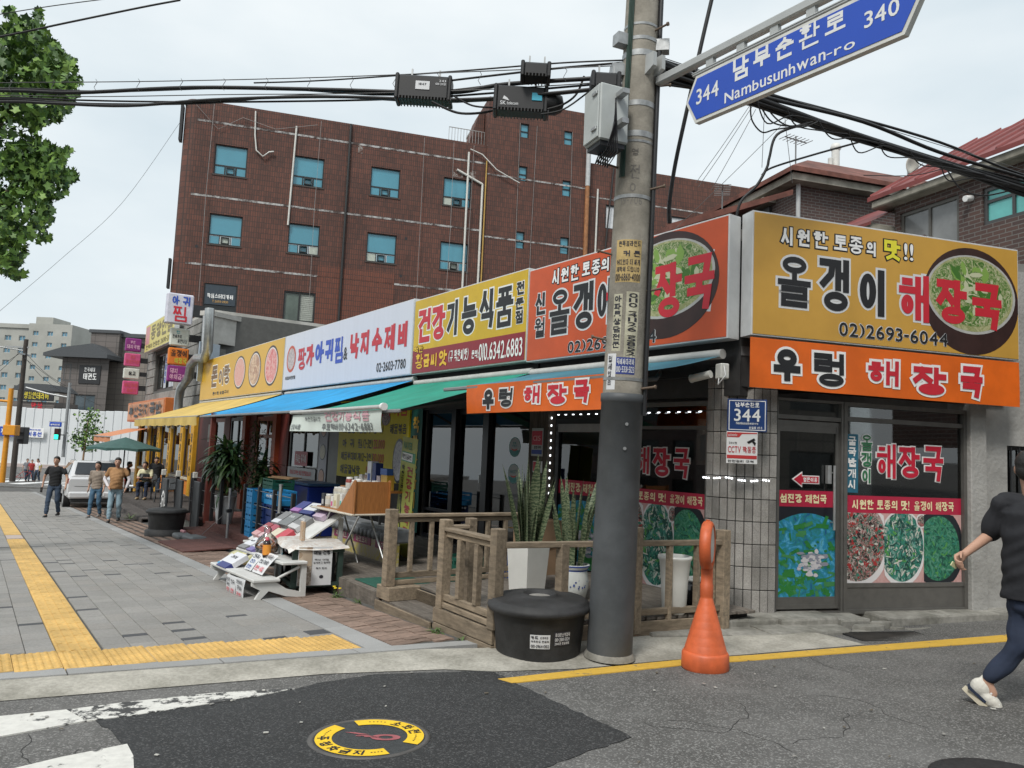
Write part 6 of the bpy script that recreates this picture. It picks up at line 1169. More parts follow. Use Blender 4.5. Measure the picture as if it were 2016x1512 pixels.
st = thing('plastic_stool', 'blue plastic stool behind the green crate', 'stool', fA(2.55, 1.15, .035)); MST = mat('stool_blue', (.02, .10, .45), .4); ob('seat', MB().lathe([(.13, .43), (.15, .44), (.15, .455), (.001, .46)], 20, cap=False), MST, st)
for i in range(4): a = math.radians(45 + 90*i); ob('leg', MB().tube([(.11*math.cos(a), .11*math.sin(a), .44), (.16*math.cos(a), .16*math.sin(a), 0)], .018, 6), MST, st)
sn = thing('standee_banner', 'tall lime roll-up banner leaning beside the product table', 'banner stand', fA(4.72, 1.5, .04, -4) @ RY(5)); LIME = mat('lime_vinyl', (.40, .42, .08), .5, var=.05); NG = ink('portal_green', (.005, .22, .09)); DRED = ink('dark_red', (.30, .03, .04))
ob('sheet', MB().box(-.27, -.002, .05, .27, .002, 1.72), LIME, sn); ob('pole', MB().tube([(0, .02, 0), (0, .03, 1.75)], .01, 6), DARK, sn); ob('base', MB().box(-.25, -.08, -.02, .25, .1, .03, c=.01), DARK, sn)
words(sn, [('NAVER', -.20, 1.55, .10, 1.65, -.006, .012)], NG); ob('search_box', MB().box(-.24, -.006, 1.37, .24, -.003, 1.51), NG, sn); ob('search_field', MB().box(-.225, -.009, 1.385, .15, -.0065, 1.495), WHITE, sn); words(sn, [('착한황금씨앗', -.21, 1.405, .12, 1.475, -.012, .003)], BLACK)
words(sn, [('건강기능식품', .0, .30, .20, 1.32, -.007, .008, dict(vert=True))], DRED); words(sn, [('착한황금씨앗 네이버', -.2, .45, -.10, 1.32, -.007, .004, dict(vert=True))], BLACK)
lg = thing('menu_ledge', 'low grey ledge with printed food banner behind the product table', 'ledge', fA(5.0, 1.95, gz(5) )); ob('ledge', MB().box(-1.3, 0, .55, 1.0, .3, .72, c=.02), mat('roof_tile_grey', (.17, .18, .19), .7, var=.25, scale=8), lg)
for i in range(17): ob('tile_end', MB().lathe([(.06, 0), (.06, .03), (.001, .032)], 12, 0, T((-1.24 + .135*i, 0, .6)) @ RX(90), cap=False), mat('roof_tile_grey', (.17, .18, .19), .7, var=.25, scale=8), lg)
ob('banner', MB().box(-1.3, .05, .0, 1.0, .07, .55), photo('food_banner_print', [(.45, .38, .10), (.42, .36, .30), (.50, .42, .06), (.35, .15, .12)], 5), lg)
for i, w_ in enumerate(('자가제조', '타조오리', '자가제조')): ob('banner_label', MB().box(-1.2 + .75*i, .044, .42, -.6 + .75*i, .049, .53), ink('label_maroon', (.28, .02, .10)), lg); words(lg, [(w_, -1.1 + .75*i, .44, -.7 + .75*i, .51, .04, .003)], ink('label_cream', (.7, .6, .5)))
tb = thing('folding_table', 'folding table with crossed steel legs standing on the deck edge', 'table', fA(4.35, 2.45, .035, 2)); ob('table_top', MB().box(-.68, -.28, .70, .62, .28, .725, c=.008), mat('table_cream', (.52, .48, .40), .5), tb)
for sx in (-.45, .4): ob('leg', MB().tube([(sx - .3, -.22, 0), (sx + .3, -.22, .70)], .013, 6, 0).tube([(sx + .3, .22, 0), (sx - .3, .22, .70)], .013, 6), STEEL, tb)
tbm = fA(4.35, 2.45, .76, 2); MW = mat('varnished_pine', (.33, .13, .035), .45, var=.25, scale=3, wood=(20, 20, 2.5), obj=True)
rk = thing('display_rack', 'stepped varnished pine display rack on the folding table', 'display rack', tbm)
ob('side_panel', MB().prism([(.12, 0), (.62, 0), (.62, .42), (.58, .42)], -.25, -.235).prism([(.12, .0), (.62, 0), (.62, .42), (.58, .42)], .235, .25), MW, rk)
ob('side_panel', MB().box(.58, -.25, 0, .6, .25, .40), MW, rk)
for i in range(3): ob('shelf', MB().box(-.6, -.22 + .15*i, .10*i, .58, -.07 + .15*i, .10*i + .012).box(-.6, -.075 + .15*i, .10*i + .012, .58, -.068 + .15*i, .1*i + .1), MW, rk)
def product(kind, M, lab, c1, c2=None, w_=.06, d_=.05, h_=.14):
    m1 = ink('pack_%d_%d_%d' % tuple(int(v*99) for v in c1), c1)
    if kind == 'jar':
        o = thing('jar', lab, 'jar', M, 'goods on the pine rack'); r_ = w_/2; ob('glass', MB().lathe([(r_*.9, 0), (r_, .008), (r_, h_*.8), (r_*.8, h_*.87), (.001, h_*.87)], 16, cap=False), m1, o); ob('lid', MB().lathe([(r_*.85, h_*.87), (r_*.85, h_), (.001, h_)], 16, cap=False), ink('lid_pale', (.58, .57, .54)), o); ob('label', MB().lathe([(r_*1.01, h_*.2), (r_*1.01, h_*.62)], 16, cap=False), ink('jar_label', (.55, .54, .50)), o)
    elif kind == 'bottle':
        o = thing('bottle', lab, 'bottle', M, 'goods on the pine rack'); r_ = w_/2; ob('glass', MB().lathe([(r_, 0), (r_, h_*.72), (r_*.4, h_*.84), (r_*.4, h_*.93), (.001, h_*.93)], 14, cap=False), m1, o); ob('cap', MB().lathe([(r_*.5, h_*.92), (r_*.5, h_), (.001, h_)], 12, cap=False), ink('cap_%s' % lab[:5], c2 or (.1, .1, .1)), o); ob('label', MB().lathe([(r_*1.02, h_*.12), (r_*1.02, h_*.65)], 14, cap=False), ink('lab_%d' % int(sum(c2 or (0, 0, 0))*99), c2 or (.5, .5, .5)), o)
    else:
        o = thing('gift_box', lab, 'box', M, 'goods on the pine rack'); ob('carton', MB().box(-w_/2, -d_/2, 0, w_/2, d_/2, h_, c=.002), m1, o)
        if c2: ob('print', MB().box(-w_*.32, -d_/2 - .002, h_*.15, w_*.32, -d_/2 - .0003, h_*.55), ink('prn_%d_%d_%d' % tuple(int(v*99) for v in c2), c2), o)
    return o
wh, cr_, pk_, tl, gd = (.66, .65, .62), (.62, .55, .42), (.60, .08, .25), (.10, .42, .38), (.60, .36, .05)
goods = [('box', -.50, 0, (.03, .03, .035), (.45, .45, .45), .09, .17, 'black box'), ('jar', -.36, 0, (.45, .40, .33), None, .11, .17, 'wide glass jar'), ('box', -.22, 0, wh, pk_, .07, .15, 'white box with magenta print'), ('box', -.09, 0, (.66, .62, .50), (.5, .42, .2), .10, .19, 'tall cream box'), ('box', .05, 0, wh, tl, .06, .2, 'slim white box with teal print'),
    ('jar', -.46, 1, (.40, .36, .30), None, .10, .16, 'glass jar'), ('jar', -.33, 1, (.48, .44, .36), None, .11, .17, 'pale grain jar'), ('jar', -.2, 1, (.45, .42, .36), None, .10, .16, 'seed jar'), ('box', .10, 1, wh, tl, .09, .16, 'white box with teal corner'), ('box', .22, 1, (.60, .66, .62), tl, .08, .15, 'pale mint box'),
    ('jar', -.40, 2, (.22, .03, .02), None, .11, .20, 'dark red berry jar'), ('jar', -.24, 2, (.42, .38, .33), None, .10, .17, 'tall grain jar'), ('jar', -.1, 2, (.40, .37, .32), None, .12, .19, 'large grain jar'), ('box', .12, 2, wh, (.5, .5, .48), .1, .18, 'plain white box'), ('box', .26, 2, (.62, .45, .48), pk_, .07, .17, 'white box with pink lid'), ('box', .36, 2, wh, pk_, .07, .19, 'white box with pink edge')]
pos = ['front', 'middle', 'back']
for k, x, row, c1, c2, w_, h_, lab in goods: product(k, tbm @ T((x, -.15 + .15*row, .10*row + .0125)), '%s on the %s step of the pine rack, %s' % (lab, pos[row], 'left half' if x < -.1 else 'right half'), c1, c2, w_, w_*.8, h_)
tb2 = thing('side_shelf', 'plain shelf of small boxes behind the pine rack', 'shelf', fA(5.5, 1.65, .03)); ob('shelf_board', MB().box(-.7, -.2, .92, .75, .2, .95), MW, tb2); [ob('leg', MB().box(x, y, 0, x + .03, y + .03, .92), DARK, tb2) for x in (-.68, .70) for y in (-.18, .15)]
back = [('box', -.45, (.60, .62, .62), (.05, .3, .5), .12, .15, 'blue printed box'), ('box', -.28, (.58, .58, .56), (.5, .35, .1), .10, .19, 'white jar carton'), ('jar', -.12, (.28, .18, .14), None, .12, .22, 'brown jar'), ('box', .03, (.62, .64, .66), (.02, .08, .30), .14, .40, 'tall white and navy box'), ('box', .2, (.02, .04, .16), None, .12, .38, 'tall navy box'), ('box', .36, (.5, .42, .44), pk_, .12, .2, 'pinkish box'), ('box', .55, gd, (.45, .25, .03), .2, .22, 'golden box')]
for k, x, c1, c2, w_, h_, lab in back: product(k, fA(5.5, 1.65, .9815) @ T((x, 0, 0)), lab + ' on the plain shelf at the back', c1, c2, w_, .12, h_)
product('box', fA(5.5, 1.65, .9815) @ T((.55, -.02, .2215)), 'blue plastic tray box stacked on the golden box', (.03, .10, .35), None, .22, .1, .09)
# == STREET FURNITURE
# -- product stand: white stepped bench, cart, books
M_WPL = mat('white_plastic', (.60, .60, .58), .5, var=.05, dirt=.12, dscale=4)
ws = thing('step_stand', 'white plastic two step stand with price sheets at the pavement edge', 'stand', fA(4.4, 3.6, gz(4.4), 0) @ RY(-2))
Ls = .95
ob('lower_shelf', MB().box(-Ls, -.34, .19, Ls, -.03, .225, c=.008), M_WPL, ws); ob('upper_shelf', MB().box(-Ls, -.02, .37, Ls, .28, .405, c=.008), M_WPL, ws)
for x in (-Ls + .02, -.05, Ls - .08):
    fx_ = ob('side_frame', MB().prism([(-.34, .19), (-.34, .15), (-.24, .10), (-.30, 0), (-.24, 0), (-.15, .09), (.05, .02), (.22, 0), (.28, 0), (.28, .37), (.22, .37), (.22, .06), (.06, .10), (-.08, .19)], 0, .05), M_WPL, ws, T((x + .05, 0, 0)) @ RZ(90))
    ob('brace', MB().tube([(x + .025, -.18, .16), (x + .025, .2, .34)], .016, 6), M_WPL, ws)
PAPER = ink('paper_white', (.64, .65, .66)); PBL = ink('marker_blue', (.03, .08, .30)); PRD = ink('marker_red', (.60, .10, .12)); PBK = ink('marker_black', (.03, .03, .04))
def sheet(par, x0, x1, z0, z1, y, lines, M=None, m=PAPER, nm='price_sheet'):
    g = MB().grid(lambda u, v: (x0 + (x1-x0)*u, y - .02*math.sin(math.pi*v*.7 + .4) + .015*u*v, z0 + (z1-z0)*v), 4, 6); o = ob(nm, g, m, par, M)
    for mt__ in (PBK, PBL, PRD):
        gg = MB()
        for w_, a, b, c, d, mm in lines:
            if mm is mt__: text(gg, w_, x0 + (x1-x0)*a, z0 + (z1-z0)*b, x0 + (x1-x0)*c, z0 + (z1-z0)*d, y - .026, .003)
        if gg.v: ob('lettering', gg, mt__, o)
    return o
sheet(ws, .02, .40, -.02, .19, -.36, [('생들기름', .08, .66, .45, .88, PBK), ('국내산', .1, .42, .42, .6, PBK), ('특가', .12, .1, .42, .34, PRD), ('호두', .58, .6, .92, .84, PBK), ('만원', .6, .12, .9, .36, PRD)])
sheet(ws, .44, .72, -.03, .20, -.36, [('천연비타민', .1, .74, .9, .92, PBK), ('홍삼', .2, .46, .8, .66, PBK), ('만원', .2, .1, .8, .34, PRD)])
sheet(ws, -.02, .26, .0, .24, 0, [('호두유', .15, .66, .85, .9, PBK), ('견과', .2, .38, .8, .58, PBL), ('만원', .2, .08, .8, .28, PBL)], T((0, -.16, .235)) @ RX(-38)); sheet(ws, .30, .70, .0, .28, 0, [('국내산 비타민', .06, .72, .9, .9, PBK), ('한입 홍삼정', .1, .44, .86, .62, PBK), ('만원', .12, .1, .42, .32, PRD), ('세일', .55, .1, .86, .32, PRD)], T((0, -.16, .235)) @ RX(-38))
WSM = ws.matrix_basis
def pack(name, lab, M, w_, l_, h_, c, band=None, cat='box', word=None, grp='boxed goods on the pavement stand'):
    o = thing(name, lab, cat, M, grp); ob('carton', MB().box(-w_/2, -l_/2, 0, w_/2, l_/2, h_, c=.003), ink('ct_%d_%d_%d' % tuple(int(v*99) for v in c), c), o)
    if band: ob('band', MB().box(-w_/2 - .001, -l_/2 - .001, h_*.1, w_/2 + .001, -l_/2 + l_*.3, h_ + .0012), ink('bd_%d_%d_%d' % tuple(int(v*99) for v in band), band), o)
    if word: words(o, [(word, -w_*.35, -.0, w_*.2, l_*.16, 0, .002)], PBK if sum(c) > .9 else PAPER, T((0, l_*.1, h_ + .003)) @ RX(-90))
    return o
tilt = lambda x, y, z, a=35, r=0: WSM @ T((x, y, z)) @ RZ(r) @ RX(a)
navy, wht, gry, red_, cre, lbl = (.02, .03, .16), (.62, .63, .66), (.20, .20, .20), (.30, .04, .05), (.58, .52, .40), (.05, .33, .56)
pack('gift_box', 'white and navy health drink box at the front of the white stand', tilt(-.42, -.18, .245, 30), .42, .30, .07, wht, navy, word='고려홍삼')
pack('gift_box', 'small sky blue packet at the left end of the white stand', tilt(-.80, -.18, .235, 32), .16, .26, .04, wht, lbl); pack('gift_box', 'thin grey packet beside the sky blue packet', tilt(-.66, -.15, .235, 34), .1, .26, .04, gry)
pack('gift_box', 'pale boxed tea on the upper step of the white stand', tilt(-.72, .12, .43, 25), .3, .26, .06, wht, gry, word='녹차'); pack('gift_box', 'violet striped box leaning on the upper step', tilt(-.38, .13, .43, 25), .22, .28, .06, wht, (.16, .13, .33))
bg_ = thing('snack_bag', 'clear bag of brown crackers on the upper step of the white stand', 'bag', WSM @ T((-.02, .10, .41))); r = random.Random(12)
g = MB().lathe([(.02, 0), (.13, .02), (.15, .1), (.11, .19), (.04, .25), (.05, .30), (.02, .33)], 14, cap=False); g.v = [(x*(1 + .15*math.sin(9*z*20 + x*30)), y, z) for x, y, z in g.v]
m_pl = glass('clear_plastic', (.9, .9, .9), 1.35, .5); ob('plastic', g, m_pl, bg_)
g = MB()
for i in range(50): g.box(-.04, -.008, -.008, .04, .008, .008, 0, 0, T((r.gauss(0, .05), r.gauss(0, .045), .03 + .13*r.random())) @ Matrix.Rotation(r.uniform(0, 3), 4, (r.random(), r.random(), r.random())))
ob('cracker', g, mat('cracker_brown', (.36, .17, .07), .7, var=.3, scale=30), bg_, kind='stuff')
for i, (x, c) in enumerate(((.22, (.62, .13, .05)), (.36, (.70, .28, .04)))):
    o = thing('drink_bottle', ['red labelled', 'orange labelled'][i] + ' dark drink bottle on the upper step of the white stand', 'bottle', WSM @ T((x, .02 - .04*i, .405)), 'drink bottles'); ob('glass', MB().lathe([(.045, 0), (.048, .01), (.048, .16), (.03, .19), (.02, .20), (.001, .20)], 18, cap=False), mat('brown_bottle_glass', (.02, .01, .008), .1), o); ob('label', MB().lathe([(.0488, .03), (.0488, .15)], 18, cap=False), ink('blab%d' % i, c), o); ob('cap', MB().lathe([(.022, .20), (.022, .225), (.001, .225)], 14, cap=False), ink('cap_pink', (.5, .08, .12)), o)
rb = thing('slanted_rack', 'white slanted rack carrying rows of flat gift boxes', 'display rack', fA(5.15, 3.12, gz(5.15))); ob('board', MB().box(-.85, 0, 0, .8, .92, .02), M_WPL, rb, T((0, -.15, .42)) @ RX(33)); ob('base_shelf', MB().box(-.9, -.22, .38, .85, .0, .41, c=.006), M_WPL, rb)
for x in (-.8, .7): ob('leg', MB().box(x, -.1, 0, x + .05, -.05, .42).box(x, .55, 0, x + .05, .6, .86), M_WPL, rb)
RBM = rb.matrix_basis @ T((0, -.15, .42)) @ RX(33)
grid = [(-.66, .05, .24, .28, red_, (.55, .3, .3), 'dark red'), (-.38, .05, .22, .28, (.36, .06, .09), (.6, .4, .42), 'rose banded'), (-.1, .03, .26, .26, cre, None, 'cream'), (.18, .05, .24, .28, (.48, .05, .07), (.6, .2, .2), 'bright red'),
        (-.62, .36, .26, .26, gry, wht, 'dark grey'), (-.28, .36, .34, .27, (.17, .18, .18), None, 'charcoal'), (.12, .36, .34, .27, (.19, .19, .19), (.5, .5, .5), 'slate'),
        (-.55, .66, .3, .24, (.03, .04, .20), (.35, .15, .4), 'blue and violet'), (-.12, .66, .42, .25, wht, navy, 'white and navy'), (.36, .66, .3, .24, (.14, .10, .18), (.5, .4, .5), 'plum patterned')]
rowname = ('bottom', 'middle', 'top')
for x, y, w_, l_, c, b_, nm in grid: pack('gift_box', nm + ' gift box on the %s row of the slanted rack' % rowname[0 if y < .2 else (1 if y < .5 else 2)], RBM @ T((x + .05, y + l_/2, .022)) @ RZ(random.uniform(-3, 3)), w_, l_, .07, c, b_, word=('홍삼정' if nm in ('charcoal', 'slate', 'white and navy', 'dark red') else None))
ct = thing('steel_cart', 'dark green angle iron cart with white cloth top and biscuit poster', 'cart', gA(4.05, 3.08, 0, -8)); MGC = mat('green_angle_iron', (.035, .06, .05), .6, .3, var=.2, scale=9)
for x in (-.42, .42):
    for y in (-.27, .27): ob('leg', MB().box(x - .03, y - .03, .07, x + .03, y + .03, .55), MGC, ct); ob('wheel', MB().cyl((x, y - .02, .045), (x, y + .02, .045), .045, n=14), mat('caster_brown', (.07, .04, .03), .7), ct)
for z in (.10, .5): ob('frame_rail', MB().box(-.45, -.31, z, .45, -.27, z + .05).box(-.45, .27, z, .45, .31, z + .05).box(-.46, -.31, z + .001, -.42, .31, z + .049).box(.42, -.31, z + .001, .46, .31, z + .049), MGC, ct)
g = MB().grid(lambda u, v: (-.50 + u, -.36 + .72*v, .575 + .012*math.sin(9*u + 4*v) - (.05 if v < .02 else 0) - (.03 if u > .98 else 0)), 14, 10); ob('top_cloth', g, photo('cloth_print', [(.60,.58,.54), (.66,.65,.62), (.50,.42,.36), (.62,.60,.58)], 6), ct)
ob('shade_block', MB().box(-.38, -.22, .15, .38, .22, .48), mat('cart_void', (.02, .02, .022), .8), ct)  # near-black block stands in for the shaded hollow inside the cart frame
ob('side_print', MB().box(-.455, -.317, .12, -.12, -.312, .54), photo('side_print', [(.35,.40,.42), (.05,.20,.28), (.50,.45,.40), (.12,.25,.30)], 6), ct)
ps = ob('poster', MB().box(.465, -.24, .12, .472, .16, .57), PAPER, ct); PM_ = mat4((0, 0, 0), (0, 1, 0), (-1, 0, 0), UP)
ob('poster_photo', MB().box(-.235, -.478, .35, -.08, -.473, .565, M=PM_), photo('biscuit_print', [(.45,.36,.27), (.55,.45,.34), (.30,.20,.13), (.5,.4,.3)], 8, 'cell'), ps); ob('poster_photo', MB().box(-.235, -.478, .125, -.08, -.473, .345, M=PM_), photo('seed_print', [(.42,.36,.30), (.20,.15,.12), (.55,.50,.44), (.3,.25,.2)], 30, 'cell'), ps)
words(ps, [('메밀 건빵', -.06, .48, .13, .53, -.478, .003), ('국산 메밀', -.05, .41, .12, .43, -.478, .001), ('바삭하고 담백한', -.06, .375, .14, .395, -.478, .002), ('특가 판매', -.03, .31, .1, .33, -.478, .001)], PBK, PM_)
ob('poster_mark', MB().disc(.04, .22, .025, .02, -.475, 16, M=PM_), PBK, ps)
pk2 = thing('cracker_packet', 'tall clear packet of crackers standing on the cart top', 'packet', ct.matrix_basis @ T((.05, -.12, .59))); ob('packet', MB().box(-.05, -.025, 0, .05, .025, .24, c=.01), photo('packet_print', [(.5,.46,.40), (.45,.30,.18), (.6,.55,.5)], 12), pk2); ob('seal', MB().box(-.05, -.004, .24, .05, .004, .27), PAPER, pk2)
sk = thing('grain_sack', 'crumpled yellow patterned sack lying by the ramp', 'sack', gA(6.9, 3.05, 0, 25)); g = MB().lathe([(.01, -.3), (.11, -.24), (.15, -.1), (.16, .05), (.13, .2), (.05, .29), (.01, .3)], 16, 0, RY(90), cap=False); r = random.Random(3); g.v = [(x, y*1.15, max(.0, z*.75 + .10 + .012*math.sin(25*x + 13*y))) for x, y, z in g.v]; ob('sack', g, photo('sack_print', [(.50,.44,.14), (.58,.54,.34), (.30,.33,.10), (.62,.58,.45)], 7), sk)
M_WGT = mat('grey_weight', (.13, .14, .145), .7, var=.15)
for s, t, top, lab in ((10.97, 2.25, 2.1, 'steel awning pole with guy rope by the dark screens'), (7.44, 2.38, 2.05, 'steel awning pole with guy rope by the blue crates')):
    o = thing('awning_pole', lab, 'pole', gA(s, t)); h_ = 1.05 if s > 9 else 1.2
    ob('tube', MB().cyl((0, 0, 0), (0, 0, h_), .028, n=12).cyl((0, 0, h_), (0, 0, h_ + .5*0 + .02), .034, n=12), STEEL, o); ob('clamp', MB().box(-.05, -.05, h_*.55, .05, .05, h_*.62, c=.01), DARK, o)
    ob('guy_rope', MB().tube([(0, 0, h_*.6), (-.75, -.35, .02)], .006, 5), mat('rope_grey', (.3, .3, .3), .8), o); ob('base', MB().box(-.2, -.2, 0, .2, .2, .05, c=.01), M_WGT, o)
for i, (s, t, lab) in enumerate(((11.9, 2.9, 'flat grey rubber weight beside the far planter tub'), (11.3, 2.8, 'second flat grey weight nearer the steel pole'), (6.9, 2.75, 'grey rubber weight under the yellow sack'))):
    ob('rubber_weight', MB().box(-.28, -.16, 0, .28, .16, .1, c=.03), M_WGT, None, gA(s, t, 0, 10*i), lab, 'weight', 'rubber weights')
ob('crushed_can', MB().cyl((-.07, 0, .035), (.07, 0, .03), .033, .028, 10), ink('can_pink', (.5, .25, .27)), None, gA(12.1, 2.85, .1, 20), 'crushed pink can on the grey weight', 'can')
# -- round tubs
M_TUB = mat('black_rubber', (.03, .03, .031), .65, var=.4, scale=7, dirt=.4, dscale=3, bump=.15, bscale=80)
def tub(name, lab, M, holes=True, base=False):
    o = thing(name, lab, 'tub', M); z0 = 0
    if base: ob('base_ring', MB().lathe([(.42, 0), (.42, .12), (.36, .14), (.36, .16)], 40, cap=False), M_TUB, o); z0 = .14
    ob('body', MB().lathe([(.345, z0), (.35, z0 + .02), (.385, z0 + .36), (.39, z0 + .37), (.3, z0 + .37)], 48, cap=False), M_TUB, o)
    ob('lid', MB().lathe([(.40, z0 + .345), (.425, z0 + .35), (.432, z0 + .375), (.425, z0 + .40), (.395, z0 + .412), (.39, z0 + .425), (.36, z0 + .428), (.2, z0 + .452), (.15, z0 + .455), (.145, z0 + .468), (.128, z0 + .468), (.124, z0 + .445), (.001, z0 + .442)], 48, cap=False), M_TUB, o)
    if holes: ob('slush', MB().lathe([(.122, z0 + .4435), (.001, z0 + .446)][::1], 24, cap=False), mat('wet_grit', (.26, .25, .23), .5, var=.3, scale=30), o)
    return o, z0
_s, _t = onG(1059, 1280, -.02); tubM = gA(_s, _t, -.02, 0) @ RX(1.5) @ RY(1.0) @ Matrix.Scale(1.02, 4)
tb_, z0 = tub('sand_tub', 'round black lidded rubber tub with white stickers beside the pole', tubM)
_d = AIN @ V(CAMP) - AIN @ V(tubM.translation); camdir = math.degrees(math.atan2(_d.y, _d.x))
def wrapcyl(g, R, a0, k=0):
    out = []
    for x, y, z in g.v: a = math.radians(a0) + x/R; rr = R + k*z - y; out.append((rr*math.cos(a), rr*math.sin(a), z))
    g.v = out; return g
def label(par, x0, x1, z0, z1, R, a0, m, lines, mt2, k=0, y=-.002, nm='sticker'):
    g = MB().grid(lambda u, v: (x0 + (x1-x0)*u, y, z0 + (z1-z0)*v), 8, 1); o = ob(nm, wrapcyl(g, R, a0, k), m, par)
    if lines:
        g = MB()
        for w_, a, b, c, d, *kw in lines: text(g, w_, x0 + (x1-x0)*a, z0 + (z1-z0)*b, x0 + (x1-x0)*c, z0 + (z1-z0)*d, y - .002, .003, **(kw[0] if kw else {}))
        ob('lettering', wrapcyl(g, R, a0, k), mt2, o)
    return o
label(tb_, -.06, .09, .11, .22, .350, camdir, PAPER, [('카드', .05, .68, .4, .92), ('신용대출', .5, .72, .9, .88), ('카드한도 현금화', .05, .45, .95, .6), ('010-3964-1302', .05, .08, .95, .3)], PBK, .1)
label(tb_, .12, .26, .13, .24, .350, camdir, PBK, [('휴대폰소액결제', .05, .66, .95, .92), ('010-2180-5024', .05, .34, .95, .58), ('24시간 친절상담', .05, .08, .95, .26)], PAPER, .1)
ob('cable', MB().tube([(-.42, .05, .02), (-.50, -.02, .04), (-.46, .1, .22), (-.40, .2, .30)], .006, 5), BLACK, tb_)
tub('sand_tub', 'black lidded tub on a base ring beside the dark deck steps', gA(12.85, 3.05, 0), False, True)
# -- orange marker
bs, bt = onG(1388, 1316, -.06); bo_ = thing('orange_marker', 'orange plastic traffic marker with round head on the yellow line', 'traffic marker', gA(bs, bt, -.06, 0)); M_ORG = mat('orange_plastic', (.62, .125, .04), .5, var=.1, scale=5, dirt=.2, dscale=5, bump=.05, bscale=40)
ob('base', MB().lathe([(.18, 0), (.188, .015), (.185, .12), (.178, .13), (.172, .14), (.001, .14)], 40, cap=False), M_ORG, bo_)
g = MB(); pr = []
for i in range(7): z = .14 + .06*i; rr = .168 - .0172*i; pr += [(rr, z), (rr - .014, z + .052), (rr - .016, z + .056)]
pr += [(.052, .57), (.052, .66), (.048, .665), (.047, .80), (.056, .84)]
ob('cone', g.lathe(pr, 36, cap=False), M_ORG, bo_)
g = MB().lathe([(.001, -.045), (.17, -.045), (.192, -.03), (.195, 0), (.192, .03), (.17, .045), (.16, .045), (.158, .034), (.001, .034)], 40, 0, cap=False); hd = ob('head', g, M_ORG, bo_, T((0, 0, .97)) @ RZ(34) @ RY(90)); ob('face', MB().lathe([(.156, .036), (.001, .036)], 36, cap=False), mat('marker_face', (.55, .52, .48), .6, var=.2, scale=9), hd)
ob('rib', MB().box(-.012, -.012, 1.155, .012, .012, 1.175), M_ORG, bo_)
# -- utility pole
M_POLE = mat('pole_concrete', (.315, .29, .245), .9, var=.25, scale=7, bump=.35, bscale=70, dirt=.3, dscale=2.0); M_SLV = mat('grey_pole_sleeve', (.075, .082, .088), .55, var=.1, scale=4, dirt=.15, dscale=4, bump=.08, bscale=120); M_GALV = mat('zinc_band', (.38, .39, .39), .45, .6, var=.2, scale=20)
lean = RX(0) @ RY(1.7)
ply = thing('utility_pole', 'concrete utility pole with dark grey sleeve and pasted flyers at the corner', 'utility pole', gA(-.45, 2.16, -.03) @ lean)
RP = lambda z: .168 - .0072*(z - 2.1)
ob('shaft', MB().lathe([(RP(2.0), 2.0), (RP(4), 4), (RP(6), 6), (RP(9.5), 9.5)], 36), M_POLE, ply)
ob('sleeve', MB().lathe([(.188, .02), (.182, 1.0), (.176, 2.1), (.183, 2.105), (.183, 2.17), (.17, 2.175)], 40, cap=False), M_SLV, ply); ob('collar', MB().lathe([(.215, 0), (.20, .03), (.186, .05)], 32, cap=False), M_STEP, ply)
for z, h_ in ((3.82, .03), (4.35, .05), (4.62, .045), (4.30, .02), (5.06, .05), (5.2, .03), (5.33, .02), (2.28, .025)): ob('band', MB().lathe([(RP(z) + .004, z), (RP(z) + .006, z + h_)], 32, cap=False), M_GALV, ply)
_d = AIN @ V(CAMP) - V((.45, -2.16, 0)); pc = math.degrees(math.atan2(_d.y, _d.x))
FLY = mat('yellow_flyer', (.52, .38, .16), .8, var=.1, scale=6, dirt=.25, dscale=8); OLDP = mat('old_paper', (.52, .50, .38), .85, var=.12, scale=8, dirt=.3, dscale=9); BLUS = mat('blue_sticker', (.03, .05, .22), .5)
label(ply, -.12, .10, 3.10, 3.46, RP(3.3), pc, FLY, [('원목블라인드', .1, .84, .95, .97), ('커 튼', .3, .6, .95, .74), ('어디보다 더 싸게', .05, .40, .95, .54), ('제작해 드립니다', .05, .24, .95, .36), ('010-6860-4000', .02, .03, .98, .2)], PBK)
label(ply, -.01, .10, 2.46, 3.02, RP(2.8), pc, OLDP, [('010.4126.5852', .2, .04, .85, .98, dict(vert=True))], PBK); label(ply, -.12, -.04, 2.52, 3.0, RP(2.8), pc, OLDP, [('아파트상담전문', .1, .04, .9, .98, dict(vert=True))], PBK); label(ply, -.16, -.07, 2.2, 2.5, RP(2.4), pc, PAPER, [('월세있음', .15, .1, .6, .95, dict(vert=True))], PBK)
label(ply, -.07, .09, 2.33, 2.47, RP(2.4), pc, BLUS, [('독비사다리차', .05, .56, .95, .92), ('010-5331-5123', .04, .1, .96, .46)], PAPER)
g = MB(); text(g, '19-706', -.10, 3.76, .08, 3.83, -.001, 0, wt=.1); text(g, '전', -.03, 3.98, .05, 4.10, -.001, 0); text(g, '영', -.03, 4.18, .03, 4.24, -.001, 0); text(g, '0', -.03, 3.87, .02, 3.94, -.001, 0); ob('cast_lettering', wrapcyl(g, RP(3.9), pc), mat('cast_dark', (.16, .15, .135), .9), ply)
for z, a in ((3.92, 45), (3.05, 50), (2.22, 40), (3.35, -95), (2.62, -100), (4.1, -90), (4.85, 70), (5.3, 30)): a2 = math.radians(pc + a + 25); ob('step_bolt', MB().cyl((RP(z)*.9*math.cos(a2), RP(z)*.9*math.sin(a2), z), ((RP(z) + .12)*math.cos(a2), (RP(z) + .12)*math.sin(a2), z + .02), .01, n=6).cyl(((RP(z) + .115)*math.cos(a2), (RP(z) + .115)*math.sin(a2), z + .02), ((RP(z) + .13)*math.cos(a2), (RP(z) + .13)*math.sin(a2), z + .02), .017, n=8), mat('bolt_rust', (.16, .12, .09), .7, .4), ply)
